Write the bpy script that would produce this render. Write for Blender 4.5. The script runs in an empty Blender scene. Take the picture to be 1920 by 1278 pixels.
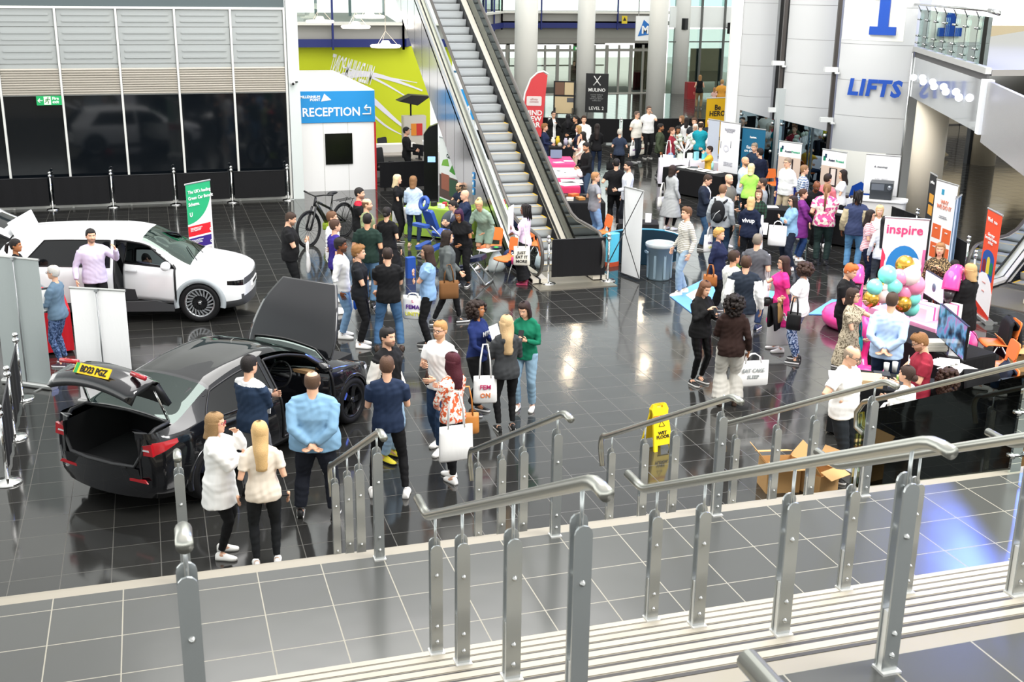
import bpy, math, random
import numpy as np
from mathutils import Vector as V, Matrix, noise
SC = bpy.context.scene
COL = SC.collection
PI = math.pi
R = math.radians
random.seed(7)

# ------------------------------------------------------------------ camera
FPX, CX, CY, EYE = 2165.0, 960.0, 639.0, 5.95      # focal length in pixels of the 1920 px frame
def _unit(a): return a / np.linalg.norm(a)
_ya = _unit(np.array([262 - CX, -40 - CY, FPX]))       # world +Y in camera space (x right, y down, z ahead)
_nd = np.array([-100.0, 6900.0, FPX]); _nd = _nd - _ya * (_nd @ _ya); _za = -_unit(_nd)
_xa = np.cross(_ya, _za)
RW = np.stack([_xa, _ya, _za])                          # camera space -> world
cam_d = bpy.data.cameras.new('camera'); cam = bpy.data.objects.new('camera', cam_d); COL.objects.link(cam)
cam_d.sensor_width = 36.0; cam_d.lens = FPX / 1920 * 36.0; cam_d.clip_end = 400
_m = Matrix([list(r) for r in RW]) @ Matrix(((1, 0, 0), (0, -1, 0), (0, 0, -1)))
cam.matrix_world = Matrix.Translation((0, 0, EYE)) @ _m.to_4x4()
SC.camera = cam
cam_d.dof.use_dof = True; cam_d.dof.focus_distance = 17.0; cam_d.dof.aperture_fstop = 8.0

def at(px, py, z=0.0):
    d = RW @ np.array([px - CX, py - CY, FPX]); t = (z - EYE) / d[2]
    return V((d[0] * t, d[1] * t, z))
def atY(px, py, Y):
    d = RW @ np.array([px - CX, py - CY, FPX]); t = Y / d[1]
    return V((d[0] * t, Y, EYE + d[2] * t))
def atX(px, py, X):
    d = RW @ np.array([px - CX, py - CY, FPX]); t = X / d[0]
    return V((X, d[1] * t, EYE + d[2] * t))
def az(p): return math.atan2(p[0], p[1])               # bearing of a place seen from the camera

# ------------------------------------------------------------------ light
w = bpy.data.worlds.new('sky'); SC.world = w; w.use_nodes = True
nt = w.node_tree; nt.nodes.clear()
wo = nt.nodes.new('ShaderNodeOutputWorld'); bg = nt.nodes.new('ShaderNodeBackground')
tc = nt.nodes.new('ShaderNodeTexCoord'); sx = nt.nodes.new('ShaderNodeSeparateXYZ'); cr = nt.nodes.new('ShaderNodeValToRGB')
nt.links.new(tc.outputs['Generated'], sx.inputs[0]); nt.links.new(sx.outputs['Z'], cr.inputs[0])
nt.links.new(cr.outputs[0], bg.inputs[0]); nt.links.new(bg.outputs[0], wo.inputs[0])
e = cr.color_ramp.elements
e[0].position = 0.0; e[0].color = (1, 1, .97, 1)
e[1].position = 1.0; e[1].color = (.70, .69, .68, 1)
x = e.new(.20); x.color = (.80, .85, .83, 1)
x = e.new(.31); x.color = (.38, .41, .41, 1)
x = e.new(.45); x.color = (.36, .37, .37, 1)
bg.inputs[1].default_value = 1.6
def area(name, loc, target, size, power, col=(1, 1, 1), size_y=None):
    l = bpy.data.lights.new(name, 'AREA'); l.energy = power; l.color = col
    l.shape = 'RECTANGLE'; l.size = size; l.size_y = size_y or size
    o = bpy.data.objects.new(name, l); COL.objects.link(o); o.location = loc
    o.rotation_euler = (V(target) - V(loc)).to_track_quat('-Z', 'Y').to_euler()
    return o
area('roof_light', (6, 20, 17), (6, 20, 0), 14, 3800, (1, .98, .95), 24)  # unseen panels overhead, added for contrast under the even sky
area('roof_light', (14, 2, 15), (10, 22, 0), 10, 2600, (1, .98, .95), 6)
for px, py in ((1080, 625), (1200, 588), (1066, 690), (1208, 682)):      # warm downlights high in the hall, mirrored in the tiles
    p = at(px, py); k = (8.5 + EYE) / EYE; o = area('downlight', (p.x * k, p.y * k, 8.5), (p.x * k, p.y * k, 0), .4, 26, (1, .80, .55)); o.data.shape = 'DISK'
p = at(1845, 1005, 1.5); area('blue_stage_light', (p.x / .279, p.y / .279, 13), p, 1.5, 900, (.10, .20, 1), 5)
area('blue_stage_light', (18.2, 18.2, 3.4), (16.6, 18.8, 1), .4, 45, (.2, .25, 1))
SC.view_settings.view_transform = 'Standard'; SC.view_settings.look = 'None'
SC.view_settings.exposure = 0.65; SC.view_settings.gamma = 1.0; SC.view_settings.use_curve_mapping = False

# ------------------------------------------------------------------ materials
MATS = {}
def srgb(c):
    if isinstance(c, str):
        c = c.lstrip('#'); c = ''.join(q * 2 for q in c) if len(c) == 3 else c; c = [int(c[i:i + 2], 16) / 255 for i in (0, 2, 4)]
    return tuple((v / 12.92 if v <= .04045 else ((v + .055) / 1.055) ** 2.4) for v in c)
def mat(col, rough=.5, metal=0.0, spec=.5, emit=0, bump=0, bscale=60, alpha=None, coat=0, trans=0, key=None, ior=1.45):
    k = key or ('m', str(col), rough, metal, spec, emit, bump, bscale, coat, trans, ior)
    if k in MATS: return MATS[k]
    m = bpy.data.materials.new('material'); m.use_nodes = True
    b = m.node_tree.nodes['Principled BSDF']; c = srgb(col)
    b.inputs['Base Color'].default_value = (*c, 1); b.inputs['Roughness'].default_value = rough
    b.inputs['Metallic'].default_value = metal; b.inputs['Specular IOR Level'].default_value = spec
    b.inputs['Coat Weight'].default_value = coat; b.inputs['Coat Roughness'].default_value = .03
    b.inputs['Transmission Weight'].default_value = trans; b.inputs['IOR'].default_value = ior
    if emit:
        b.inputs['Emission Color'].default_value = (*c, 1); b.inputs['Emission Strength'].default_value = emit
    if bump:
        n = m.node_tree.nodes; L = m.node_tree.links
        t = n.new('ShaderNodeTexCoord'); nz = n.new('ShaderNodeTexNoise'); bp = n.new('ShaderNodeBump')
        nz.inputs['Scale'].default_value = bscale; nz.inputs['Detail'].default_value = 3
        bp.inputs['Strength'].default_value = bump; bp.inputs['Distance'].default_value = .02
        L.new(t.outputs['Object'], nz.inputs['Vector']); L.new(nz.outputs[0], bp.inputs['Height'])
        L.new(bp.outputs[0], b.inputs['Normal'])
    MATS[k] = m; return m
def glass(tint=(.90, .97, .94), rough=0.0, clear=.90, key=None):
    """thin architectural glass: mostly see-through with a mirror sheen"""
    k = key or ('g', tint, rough, clear)
    if k in MATS: return MATS[k]
    m = bpy.data.materials.new('glass'); m.use_nodes = True; n = m.node_tree.nodes; L = m.node_tree.links; n.clear()
    o = n.new('ShaderNodeOutputMaterial'); tr = n.new('ShaderNodeBsdfTransparent'); gl = n.new('ShaderNodeBsdfGlossy')
    mx = n.new('ShaderNodeMixShader'); fr = n.new('ShaderNodeFresnel'); ma = n.new('ShaderNodeMath'); ma.operation = 'ADD'; ma.use_clamp = True
    fr.inputs[0].default_value = 1.5; ma.inputs[1].default_value = max(0, .94 - clear) * .5
    tr.inputs[0].default_value = (*[v * clear for v in tint], 1); gl.inputs[0].default_value = (*tint, 1); gl.inputs['Roughness'].default_value = rough
    L.new(fr.outputs[0], ma.inputs[0]); L.new(ma.outputs[0], mx.inputs[0]); L.new(tr.outputs[0], mx.inputs[1]); L.new(gl.outputs[0], mx.inputs[2]); L.new(mx.outputs[0], o.inputs[0])
    MATS[k] = m; return m
def cloth(col, pat=None, col2='#ffffff', scale=1.0, rough=.85):
    k = ('c', str(col), pat, str(col2), scale, rough)
    if k in MATS: return MATS[k]
    m = bpy.data.materials.new('cloth'); m.use_nodes = True; n = m.node_tree.nodes; L = m.node_tree.links
    b = n['Principled BSDF']; b.inputs['Roughness'].default_value = rough; b.inputs['Specular IOR Level'].default_value = .25
    c1 = (*srgb(col), 1); c2 = (*srgb(col2), 1); b.inputs['Base Color'].default_value = c1
    t = n.new('ShaderNodeTexCoord')
    nz = n.new('ShaderNodeTexNoise'); nz.inputs['Scale'].default_value = 9; nz.inputs['Detail'].default_value = 4
    bp = n.new('ShaderNodeBump'); bp.inputs['Strength'].default_value = .22; bp.inputs['Distance'].default_value = .012
    mp = n.new('ShaderNodeMapping'); mp.inputs['Scale'].default_value = (1.6, 1.6, .7)
    L.new(t.outputs['Object'], mp.inputs[0]); L.new(mp.outputs[0], nz.inputs['Vector']); L.new(nz.outputs[0], bp.inputs['Height']); L.new(bp.outputs[0], b.inputs['Normal'])
    if pat:
        mix = n.new('ShaderNodeMix'); mix.data_type = 'RGBA'; mix.inputs['A'].default_value = c1; mix.inputs['B'].default_value = c2
        L.new(mix.outputs['Result'], b.inputs['Base Color'])
        s = n.new('ShaderNodeSeparateXYZ'); L.new(t.outputs['Object'], s.inputs[0])
        def band(sock, per, duty):
            a = n.new('ShaderNodeMath'); a.operation = 'MULTIPLY'; a.inputs[1].default_value = 1 / per; L.new(sock, a.inputs[0])
            f = n.new('ShaderNodeMath'); f.operation = 'FRACT'; L.new(a.outputs[0], f.inputs[0])
            g = n.new('ShaderNodeMath'); g.operation = 'LESS_THAN'; g.inputs[1].default_value = duty; L.new(f.outputs[0], g.inputs[0]); return g.outputs[0]
        if pat == 'hstripe': L.new(band(s.outputs['Z'], .035 * scale, .35), mix.inputs['Factor'])
        elif pat == 'vstripe': L.new(band(s.outputs['X'], .03 * scale, .3), mix.inputs['Factor'])
        elif pat == 'check':
            a = n.new('ShaderNodeMath'); a.operation = 'ADD'; d = n.new('ShaderNodeMath'); d.operation = 'MULTIPLY'; d.inputs[1].default_value = .5
            L.new(band(s.outputs['Z'], .07 * scale, .5), a.inputs[0]); L.new(band(s.outputs['X'], .07 * scale, .5), a.inputs[1]); L.new(a.outputs[0], d.inputs[0]); L.new(d.outputs[0], mix.inputs['Factor'])
        else:
            v = n.new('ShaderNodeTexNoise'); v.inputs['Scale'].default_value = 14 / scale; v.inputs['Detail'].default_value = 2
            r = n.new('ShaderNodeValToRGB'); r.color_ramp.interpolation = 'CONSTANT' if pat == 'spots' else 'LINEAR'
            r.color_ramp.elements[0].position = .48; r.color_ramp.elements[1].position = .54
            L.new(t.outputs['Object'], v.inputs['Vector']); L.new(v.outputs[0], r.inputs[0]); L.new(r.outputs[0], mix.inputs['Factor'])
    MATS[k] = m; return m
def tile_mat(name, grout, rough, ox, oy, c1, c2, gw=.012, size=.5):
    m = bpy.data.materials.new(name); m.use_nodes = True; n = m.node_tree.nodes; L = m.node_tree.links; b = n['Principled BSDF']
    g = n.new('ShaderNodeNewGeometry'); s = n.new('ShaderNodeSeparateXYZ'); L.new(g.outputs['Position'], s.inputs[0])
    def line(sock, off):
        a = n.new('ShaderNodeMath'); a.operation = 'SUBTRACT'; a.inputs[1].default_value = off - gw / 2; L.new(sock, a.inputs[0])
        d = n.new('ShaderNodeMath'); d.operation = 'MULTIPLY'; d.inputs[1].default_value = 1 / size; L.new(a.outputs[0], d.inputs[0])
        fr = n.new('ShaderNodeMath'); fr.operation = 'FRACT'; L.new(d.outputs[0], fr.inputs[0])
        fl = n.new('ShaderNodeMath'); fl.operation = 'FLOOR'; L.new(d.outputs[0], fl.inputs[0])
        lt = n.new('ShaderNodeMath'); lt.operation = 'LESS_THAN'; lt.inputs[1].default_value = gw / size; L.new(fr.outputs[0], lt.inputs[0])
        return lt.outputs[0], fl.outputs[0]
    lx, fx = line(s.outputs['X'], ox); ly, fy = line(s.outputs['Y'], oy)
    mx = n.new('ShaderNodeMath'); mx.operation = 'MAXIMUM'; L.new(lx, mx.inputs[0]); L.new(ly, mx.inputs[1])
    cb = n.new('ShaderNodeCombineXYZ'); L.new(fx, cb.inputs[0]); L.new(fy, cb.inputs[1])
    wn = n.new('ShaderNodeTexWhiteNoise'); L.new(cb.outputs[0], wn.inputs['Vector'])
    tm = n.new('ShaderNodeMix'); tm.data_type = 'RGBA'; tm.inputs['A'].default_value = (*srgb(c1), 1); tm.inputs['B'].default_value = (*srgb(c2), 1); L.new(wn.outputs['Value'], tm.inputs['Factor'])
    gm = n.new('ShaderNodeMix'); gm.data_type = 'RGBA'; gm.inputs['B'].default_value = (*srgb(grout), 1); L.new(mx.outputs[0], gm.inputs['Factor']); L.new(tm.outputs['Result'], gm.inputs['A'])
    L.new(gm.outputs['Result'], b.inputs['Base Color'])
    ra = n.new('ShaderNodeMath'); ra.operation = 'MULTIPLY_ADD'; ra.inputs[1].default_value = .45; ra.inputs[2].default_value = rough; L.new(mx.outputs[0], ra.inputs[0]); L.new(ra.outputs[0], b.inputs['Roughness'])
    nz = n.new('ShaderNodeTexNoise'); nz.inputs['Scale'].default_value = 1.3; bp = n.new('ShaderNodeBump'); bp.inputs['Strength'].default_value = .02; bp.inputs['Distance'].default_value = .2
    L.new(g.outputs['Position'], nz.inputs['Vector']); L.new(nz.outputs[0], bp.inputs['Height']); L.new(bp.outputs[0], b.inputs['Normal'])
    return m
WHITE = mat('#f4f4f2', .45); BLACK = mat('#0d0d0f', .45); DGREY = mat('#2a2b2d', .5); STEEL = mat('#b9bab8', .22, 1.0)
BRUSH = mat('#a9a9a4', .34, 1.0); CHROME = mat('#d8d8d6', .08, 1.0); PAPER = mat('#f3f2ee', .7); BLACKCLOTH = cloth('#121214')
ORANGE = mat('#ef7d3b', .45); CARD = mat('#c39a66', .8); PINK = mat('#ee5fa0', .35)
BLUE = mat('#0d47a8', .5)

# ------------------------------------------------------------------ mesh helper
class B:
    def __init__(s): s.v = []; s.f = []; s.m = []; s.s = []
    def add(s, vs, fs, mi=0, sm=False):
        o = len(s.v); s.v += [tuple(v) for v in vs]
        for f in fs: s.f.append([i + o for i in f]); s.m.append(mi); s.s.append(sm)
        return s
    def box(s, c, d, mi=0, rz=0, M=None):
        hx, hy, hz = d[0] / 2, d[1] / 2, d[2] / 2; c = V(c)
        vs = [V((x, y, z)) for z in (-hz, hz) for x, y in ((-hx, -hy), (hx, -hy), (hx, hy), (-hx, hy))]
        if M is None and rz: M = Matrix.Rotation(rz, 3, 'Z')
        if M is not None: vs = [M @ v for v in vs]
        return s.add([v + c for v in vs], [[3, 2, 1, 0], [4, 5, 6, 7], [0, 1, 5, 4], [1, 2, 6, 5], [2, 3, 7, 6], [3, 0, 4, 7]], mi)
    def rbox(s, c, d, r=.02, mi=0, axis='z', seg=3, M=None, sm=False):
        """box with rounded edges about one axis"""
        a, b_, h = {'z': (d[0], d[1], d[2]), 'y': (d[0], d[2], d[1]), 'x': (d[1], d[2], d[0])}[axis]
        pts = []
        for qx, qy, st in ((1, 1, 0), (-1, 1, 1), (-1, -1, 2), (1, -1, 3)):
            for k in range(seg + 1):
                t = (st + k / seg) * PI / 2; pts.append((qx * (a / 2 - r) + r * math.cos(t), qy * (b_ / 2 - r) + r * math.sin(t)))
        def mk(p, z):
            q = {'z': V((p[0], p[1], z)), 'y': V((p[0], -z, p[1])), 'x': V((z, p[0], p[1]))}[axis]
            return (M @ q if M is not None else q) + V(c)
        n = len(pts); vs = [mk(p, -h / 2) for p in pts] + [mk(p, h / 2) for p in pts]
        return s.add(vs, [list(range(n))[::-1], list(range(n, 2 * n))] + [[i, (i + 1) % n, n + (i + 1) % n, n + i] for i in range(n)], mi, sm)
    def prism(s, pts, a, b, mi=0):
        """polygon pts (3-D, ccw) swept by the vector b-a"""
        n = len(pts); A = V(a); D = V(b); vs = [V(p) + A for p in pts] + [V(p) + D for p in pts]
        return s.add(vs, [list(range(n))[::-1], list(range(n, 2 * n))] + [[i, (i + 1) % n, n + (i + 1) % n, n + i] for i in range(n)], mi)
    def loft(s, rings, mi=0, sm=True, caps=True, closed=True):
        n = len(rings[0]); o = [p for r in rings for p in r]; fs = []
        for k in range(len(rings) - 1):
            for i in range(n if closed else n - 1):
                j = (i + 1) % n; fs.append([k * n + i, k * n + j, (k + 1) * n + j, (k + 1) * n + i])
        if caps: fs += [list(range(n))[::-1], list(range((len(rings) - 1) * n, len(rings) * n))]
        return s.add(o, fs, mi, sm)
    def tube(s, pts, r, n=8, mi=0, sm=True, caps=True, flat=1.0, up=None):
        pts = [V(p) for p in pts]; rs = r if isinstance(r, (list, tuple)) else [r] * len(pts); rings = []
        ref = V(up) if up else None
        for i, p in enumerate(pts):
            t = (pts[min(i + 1, len(pts) - 1)] - pts[max(i - 1, 0)]).normalized()
            if ref is None or abs(t.dot(ref)) > .97 and not up: ref = V((0, 0, 1)) if abs(t.z) < .8 else V((0, 1, 0))
            u = ref - t * ref.dot(t); u = u.normalized() if u.length > 1e-6 else t.orthogonal().normalized(); wv = t.cross(u)
            if not up: ref = u
            rings.append([p + (u * math.cos(2 * PI * k / n) * flat + wv * math.sin(2 * PI * k / n)) * rs[i] for k in range(n)])
        return s.loft(rings, mi, sm, caps)
    def cyl(s, a, b, r, n=16, mi=0, r2=None, sm=True): return s.tube([a, b], [r, r if r2 is None else r2], n, mi, sm)
    def lathe(s, prof, c=(0, 0, 0), n=20, mi=0, sm=True):
        c = V(c); return s.loft([[c + V((r * math.cos(2 * PI * k / n), r * math.sin(2 * PI * k / n), z)) for k in range(n)] for r, z in prof], mi, sm)
    def ball(s, c, r, n=16, m=10, mi=0, sc=(1, 1, 1), M=None):
        c = V(c); rings = []
        for j in range(1, m):
            t = PI * j / m; ring = []
            for k in range(n):
                q = V((math.sin(t) * math.cos(2 * PI * k / n) * r * sc[0], math.sin(t) * math.sin(2 * PI * k / n) * r * sc[1], -math.cos(t) * r * sc[2]))
                ring.append(c + (M @ q if M is not None else q))
            rings.append(ring)
        return s.loft(rings, mi, True)
    def quad(s, a, b, c, d, mi=0): return s.add([a, b, c, d], [[0, 1, 2, 3]], mi)
    def mesh(s, name):
        me = bpy.data.meshes.new(name); me.from_pydata(s.v, [], s.f)
        me.polygons.foreach_set('material_index', s.m); me.polygons.foreach_set('use_smooth', s.s); me.update(); return me
    def obj(s, name, mats, parent=None, loc=None, rz=0, kind=None, label=None):
        me = s.mesh(name); o = bpy.data.objects.new(name, me)
        for m in (mats if isinstance(mats, (list, tuple)) else [mats]): me.materials.append(m)
        COL.objects.link(o)
        if parent: o.parent = parent
        if loc is not None: o.location = loc
        if rz: o.rotation_euler = (0, 0, rz)
        if kind: o['kind'] = kind
        if label: o['label'] = label
        return o
def tag(o, label, cat, group=None):
    o['label'] = label; o['category'] = cat
    if group: o['group'] = group
    return o
def thing(name, label, cat, loc=(0, 0, 0), rz=0, group=None):
    o = bpy.data.objects.new(name, None); COL.objects.link(o); o.empty_display_size = .1
    o.location = loc; o.rotation_euler = (0, 0, rz); return tag(o, label, cat, group)
def dup(root, loc, rz=None, label=None):
    r = root.copy(); COL.objects.link(r); r.location = loc
    if rz is not None: r.rotation_euler = (0, 0, rz)
    if label: r['label'] = label
    for ch in list(root.children):
        c = ch.copy(); COL.objects.link(c); c.parent = r
        for g in list(ch.children):
            d = g.copy(); COL.objects.link(d); d.parent = c
    return r
def struct(name, b, mats): return b.obj(name, mats, kind='structure')
TEXTS = []
def text(body, size, m, parent, loc, rx=PI / 2, rz=0, ry=0, align='LEFT', name='lettering', bold=.0, depth=.003, sx=1.0, shear=0, top=None, xz=None):
    cu = bpy.data.curves.new(name, 'FONT'); cu.body = body; cu.size = size; cu.align_x = align; cu.extrude = depth; cu.offset = bold; cu.shear = shear
    cu.resolution_u = 2; cu.space_line = .85; cu.space_character = 1.1 if bold > .02 else 1
    o = bpy.data.objects.new(name, cu); COL.objects.link(o); cu.materials.append(m)
    if parent: o.parent = parent
    o.location = loc; o.rotation_euler = (rx, ry, rz); o.scale = (sx, 1, 1)
    TEXTS.append(o); return o
def finish_texts():
    bpy.context.view_layer.update(); dg = bpy.context.evaluated_depsgraph_get()
    for o in TEXTS:
        me = bpy.data.meshes.new_from_object(o.evaluated_get(dg)); n = bpy.data.objects.new('tmp', me); COL.objects.link(n)
        n.parent = o.parent; n.location = o.location; n.rotation_euler = o.rotation_euler; n.scale = o.scale
        nm = o.name.split('.')[0]
        for k in o.keys():
            if k in ('label', 'category', 'group', 'kind'): n[k] = o[k]
        bpy.data.objects.remove(o); n.name = nm
    TEXTS.clear()
# ================================================================== the setting
FLOOR = tile_mat('dark_tiles', '#474641', .10, .25, .17, '#252524', '#2c2c2a', gw=.009)
FLOOR.node_tree.nodes['Principled BSDF'].inputs['Specular IOR Level'].default_value = .8
UPPER = tile_mat('grey_tiles', '#8f8b7e', .20, .03, .19, '#454644', '#4c4d4a', gw=.009)
b = B(); b.quad((-12, 10.9, 0), (70, 10.9, 0), (70, 95, 0), (-12, 95, 0)); struct('floor', b, FLOOR)
b = B(); b.quad((10.3, 62.5, .012), (40, 62.5, .012), (40, 95, .012), (10.3, 95, .012)); struct('trim_outside_paving', b, mat('#e9e6dc', .9))
# lower flight, half landing, upper flight, upper landing
TREAD, RISE, XL, XR = .3225, 1.5 / 9, -8.0, 22.0
NOSE = mat('#8f897c', .55); DARKLINE = mat('#3a3836', .6)  # pale tread colour and the dark line along each upper tread
b = B(); b.box(((XL + XR) / 2, (6.63 + 8.36) / 2, 1.4), (XR - XL, 8.36 - 6.63, .2)); b.box(((XL + XR) / 2, 5.0, .65), (XR - XL, 6.6, 1.3)); struct('floor_half_landing', b, UPPER)
b = B(); b.box(((XL + XR) / 2, 8.41, 1.4), (XR - XL, .1, .2)); struct('trim_landing_nosing', b, NOSE)
b = B(); s = B()
for k in range(1, 9):
    y0 = 8.46 + TREAD * (k - 1); z = 1.5 - RISE * k
    b.box(((XL + XR) / 2, y0 + TREAD / 2, z / 2), (XR - XL, TREAD, z))
struct('floor_lower_stairs', b, NOSE)
b = B()
for k in range(1, 10):
    z = 1.5 + RISE * k; y1 = 6.63 - TREAD * (k - 1); y0 = y1 - TREAD
    if k < 9:
        b.box(((XL + XR) / 2, (y0 + y1) / 2, z - RISE / 2), (XR - XL, TREAD, RISE), 0)
        b.box(((XL + XR) / 2, y1 - .075, z + .001), (XR - XL, .026, .004), 1); b.box(((XL + XR) / 2, y1 - .026, z + .0015), (XR - XL, .05, .005), 2)
    else: b.box(((XL + XR) / 2, y1 - .05, z - RISE / 2), (XR - XL, .10, RISE), 0)
struct('floor_upper_stairs', b, [NOSE, DARKLINE, mat('#a9a395', .5)])
UP2 = tile_mat('grey_tiles_top', '#8f8b7e', .20, .03, 3.45, '#3f403f', '#474846', gw=.009)
b = B(); b.box(((XL + XR) / 2, (3.95 - 3) / 2, 2.9), (XR - XL, 3.95 + 3, .2)); struct('floor_upper_landing', b, UP2)

# ---- left wall: dark glass, louvres, pressed panels, upper windows (bays of 1.5 m)
YW = 33.2; MX = [-5.17, -3.67, -2.18, -.68, .80, 2.25, 3.68]
PANEL = mat('#9a9e9d', .45, .0); LOUV = mat('#b3ada2', .5); MULL = mat('#cfcfca', .4)
TINT = mat('#0c1014', .06, 0, .6)
b = B(); b.box((-2.5, YW + .06, 1.48), (12.4, .1, 2.97)); struct('window_dark_glazing', b, TINT)
b = B(); b.box((-2.5, YW + .09, 8.5), (12.4, .14, 11.1)); struct('wall_left', b, mat('#b4b6b4', .6))
zs = [(3.80, 4.26), (4.28, 4.72), (4.74, 5.18)]
b = B(); PR = B()
for i in range(len(MX) - 1):
    x0, x1 = MX[i] + .035, MX[i + 1] - .035; xc = (x0 + x1) / 2; wd = x1 - x0
    for k in range(11): b.box((xc, YW - .03, 3.03 + k * .062), (wd, .075, .030), 1, M=Matrix.Rotation(R(32), 3, 'X'))
    b.box((xc, YW, 3.72), (wd, .05, .09), 0)
    for z0, z1 in zs:
        b.box((xc, YW, (z0 + z1) / 2), (wd, .05, z1 - z0), 0)
        for zz in (.33, .70):
            b.rbox((xc, YW - .035, z0 + (z1 - z0) * zz), (wd * .84, .03, .055), .027, 0, axis='y')
struct('wall_left_cladding', b, [PANEL, LOUV])
b = B()
for x in MX: b.box((x, YW - .06, 2.62), (.055, .08, 5.24))
b.box((-2.5, YW - .02, .04), (12.4, .06, .08)); b.box((-2.5, YW - .03, 5.22), (12.4, .1, .06))
struct('trim_mullion_left', b, MULL)
b = B(); b.box((-2.5, YW - .02, 5.9), (12.4, .03, 1.3)); struct('window_upper', b, mat('#3c4a4d', .05, 0, .7))
b = B(); b.box((3.88, YW - .02, 6.0), (.30, .3, 12)); struct('trim_corner_post', b, mat('#c9cfcd', .4))
# fire exit sign
t = thing('exit_sign', 'green fire exit sign with running man hung in front of dark glass', 'sign', (-2.52, YW - .12, 2.86))
b = B(); b.rbox((0, 0, 0), (.62, .03, .24), .015, 0, axis='y'); b.obj('panel', mat('#0f8a4c', .4, emit=.35), t)
text('Fire\nexit', .105, WHITE, t, (.08, -.018, .02), bold=.002, name='lettering')
b = B(); b.box((-.04, -.018, 0), (.17, .004, .21)); b.obj('pictogram_panel', mat('#dff3cf', .4, emit=.3), t)
b = B(); y = -.022; b.ball((-.02, y, .07), .02, 8, 6, sc=(1, .2, 1))
for p in ([(-.03, .045), (-.05, 0)], [(-.05, 0), (-.01, -.03), (-.03, -.08)], [(-.05, 0), (-.09, -.04), (-.11, -.04)], [(-.035, .04), (0, .02), (.025, .035)], [(-.035, .04), (-.07, .035), (-.085, .0)]): b.tube([(a, y, c) for a, c in p], .011, 6)
b.obj('running_man', mat('#0f6a3c', .5), t)
b = B(); b.tube([(-.16, -.02, 0), (-.27, -.02, 0)], .012, 6); b.tube([(-.22, -.02, .05), (-.275, -.02, 0), (-.22, -.02, -.05)], .012, 6); b.obj('arrow', WHITE, t)
t = thing('camera_dome', 'small white security camera on the pale corner post', 'camera', (3.83, YW - .24, 3.25))
b = B(); b.ball((0, 0, 0), .07, 12, 8); b.obj('housing', WHITE, t); b = B(); b.ball((.0, -.05, -.02), .04, 10, 6); b.obj('lens', BLACK, t); b = B(); b.cyl((.06, .02, .02), (.14, .08, .02), .02); b.obj('bracket', BLACK, t)

# ---- yellow wall, gallery and its windows
YY = 44.0; LIME = mat('#c9d320', .7)
b = B(); b.box((7.0, YY + .1, 1.82), (6.6, .2, 3.64)); struct('wall_lime', b, LIME)
b = B()
swoosh = lambda pts, wd: b.tube([(p[0], YY - .012, p[1]) for p in pts], wd, 6, flat=1)
def bez(p0, p1, p2, p3, n=18):
    return [tuple((1 - t) ** 3 * a + 3 * t * (1 - t) ** 2 * c + 3 * t * t * (1 - t) * d + t ** 3 * e_ for a, c, d, e_ in zip(p0, p1, p2, p3)) for t in [i / n for i in range(n + 1)]]
def ribbon(bb, pts, wd, y, mi=0):
    vs = []
    for i, p in enumerate(pts):
        q0 = pts[max(0, i - 1)]; q1 = pts[min(len(pts) - 1, i + 1)]; d = V((q1[0] - q0[0], q1[1] - q0[1])).normalized(); n_ = V((-d.y, d.x)) * wd * (.35 + .65 * math.sin(PI * min(1, (i + 2) / len(pts))))
        vs += [(p[0] + n_.x, y, p[1] + n_.y), (p[0] - n_.x, y, p[1] - n_.y)]
    bb.add(vs, [[2 * i, 2 * i + 2, 2 * i + 3, 2 * i + 1] for i in range(len(pts) - 1)], mi)
b = B()
for c, wd in (([(6.2, 2.2), (7.2, 3.0), (8.2, 2.7), (10, 2.0)], .09), ([(6.4, 2.0), (7.4, 2.9), (8.2, 1.3), (9.6, .4)], .11), ([(7.0, 2.9), (8.0, 2.6), (8.6, 2.3), (9.8, 1.5)], .04), ([(7.7, 1.6), (8.2, .9), (8.6, .6), (9.3, .3)], .04), ([(6.9, 2.4), (7.6, 2.75), (8.6, 2.5), (9.8, 2.3)], .04)):
    ribbon(b, bez(*c), wd, YY - .008 - wd * .1 - c[0][0] * .0006)
struct('trim_wall_graphic', b, mat('#e9e6f2', .7))
text('MILLENNIUM POINT', 1.0, WHITE, None, (8.0, YY - .03, 2.25), name='wall_lettering', sx=-.18, bold=.015, ry=R(17))
tag(TEXTS[-1], 'tall mirrored white lettering across the lime green wall', 'lettering')
NAVY = mat('#1d2a6e', .45); GREYP = mat('#a5a39c', .6); GL = glass()
pth = [(3.95, 43.7), (9.2, 43.7), (18.6, 62.4), (27.6, 62.4)]
def along(path, z0, z1, th, bb, mi=0):
    for (x0, y0), (x1, y1) in zip(path, path[1:]):
        L_ = math.hypot(x1 - x0, y1 - y0); b_ = math.atan2(y1 - y0, x1 - x0); bb.box(((x0 + x1) / 2, (y0 + y1) / 2, (z0 + z1) / 2), (L_, th, z1 - z0), mi, rz=b_)
b = B(); along(pth, 3.64, 3.92, .3, b); struct('trim_gallery_beam', b, NAVY)
b = B(); along([(x, y + .15) for x, y in pth], 3.92, 4.42, .1, b); struct('wall_gallery_parapet', b, GREYP)
b = B(); along([(x, y + .05) for x, y in pth], 4.42, 4.52, .5, b); struct('trim_gallery_ledge', b, mat('#e4e2d8', .5))
b = B(); along([(x, y) for x, y in pth], 4.55, 5.5, .015, b); struct('window_gallery_balustrade', b, GL)
b = B()
for (x0, y0), (x1, y1) in zip(pth, pth[1:]):
    L_ = math.hypot(x1 - x0, y1 - y0); n_ = int(L_ / 2.1)
    for k in range(n_ + 1):
        t_ = k / n_; x, y = x0 + (x1 - x0) * t_, y0 + (y1 - y0) * t_
        b.box((x, y - .16, 4.5), (.07, .1, 1.9))
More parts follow.
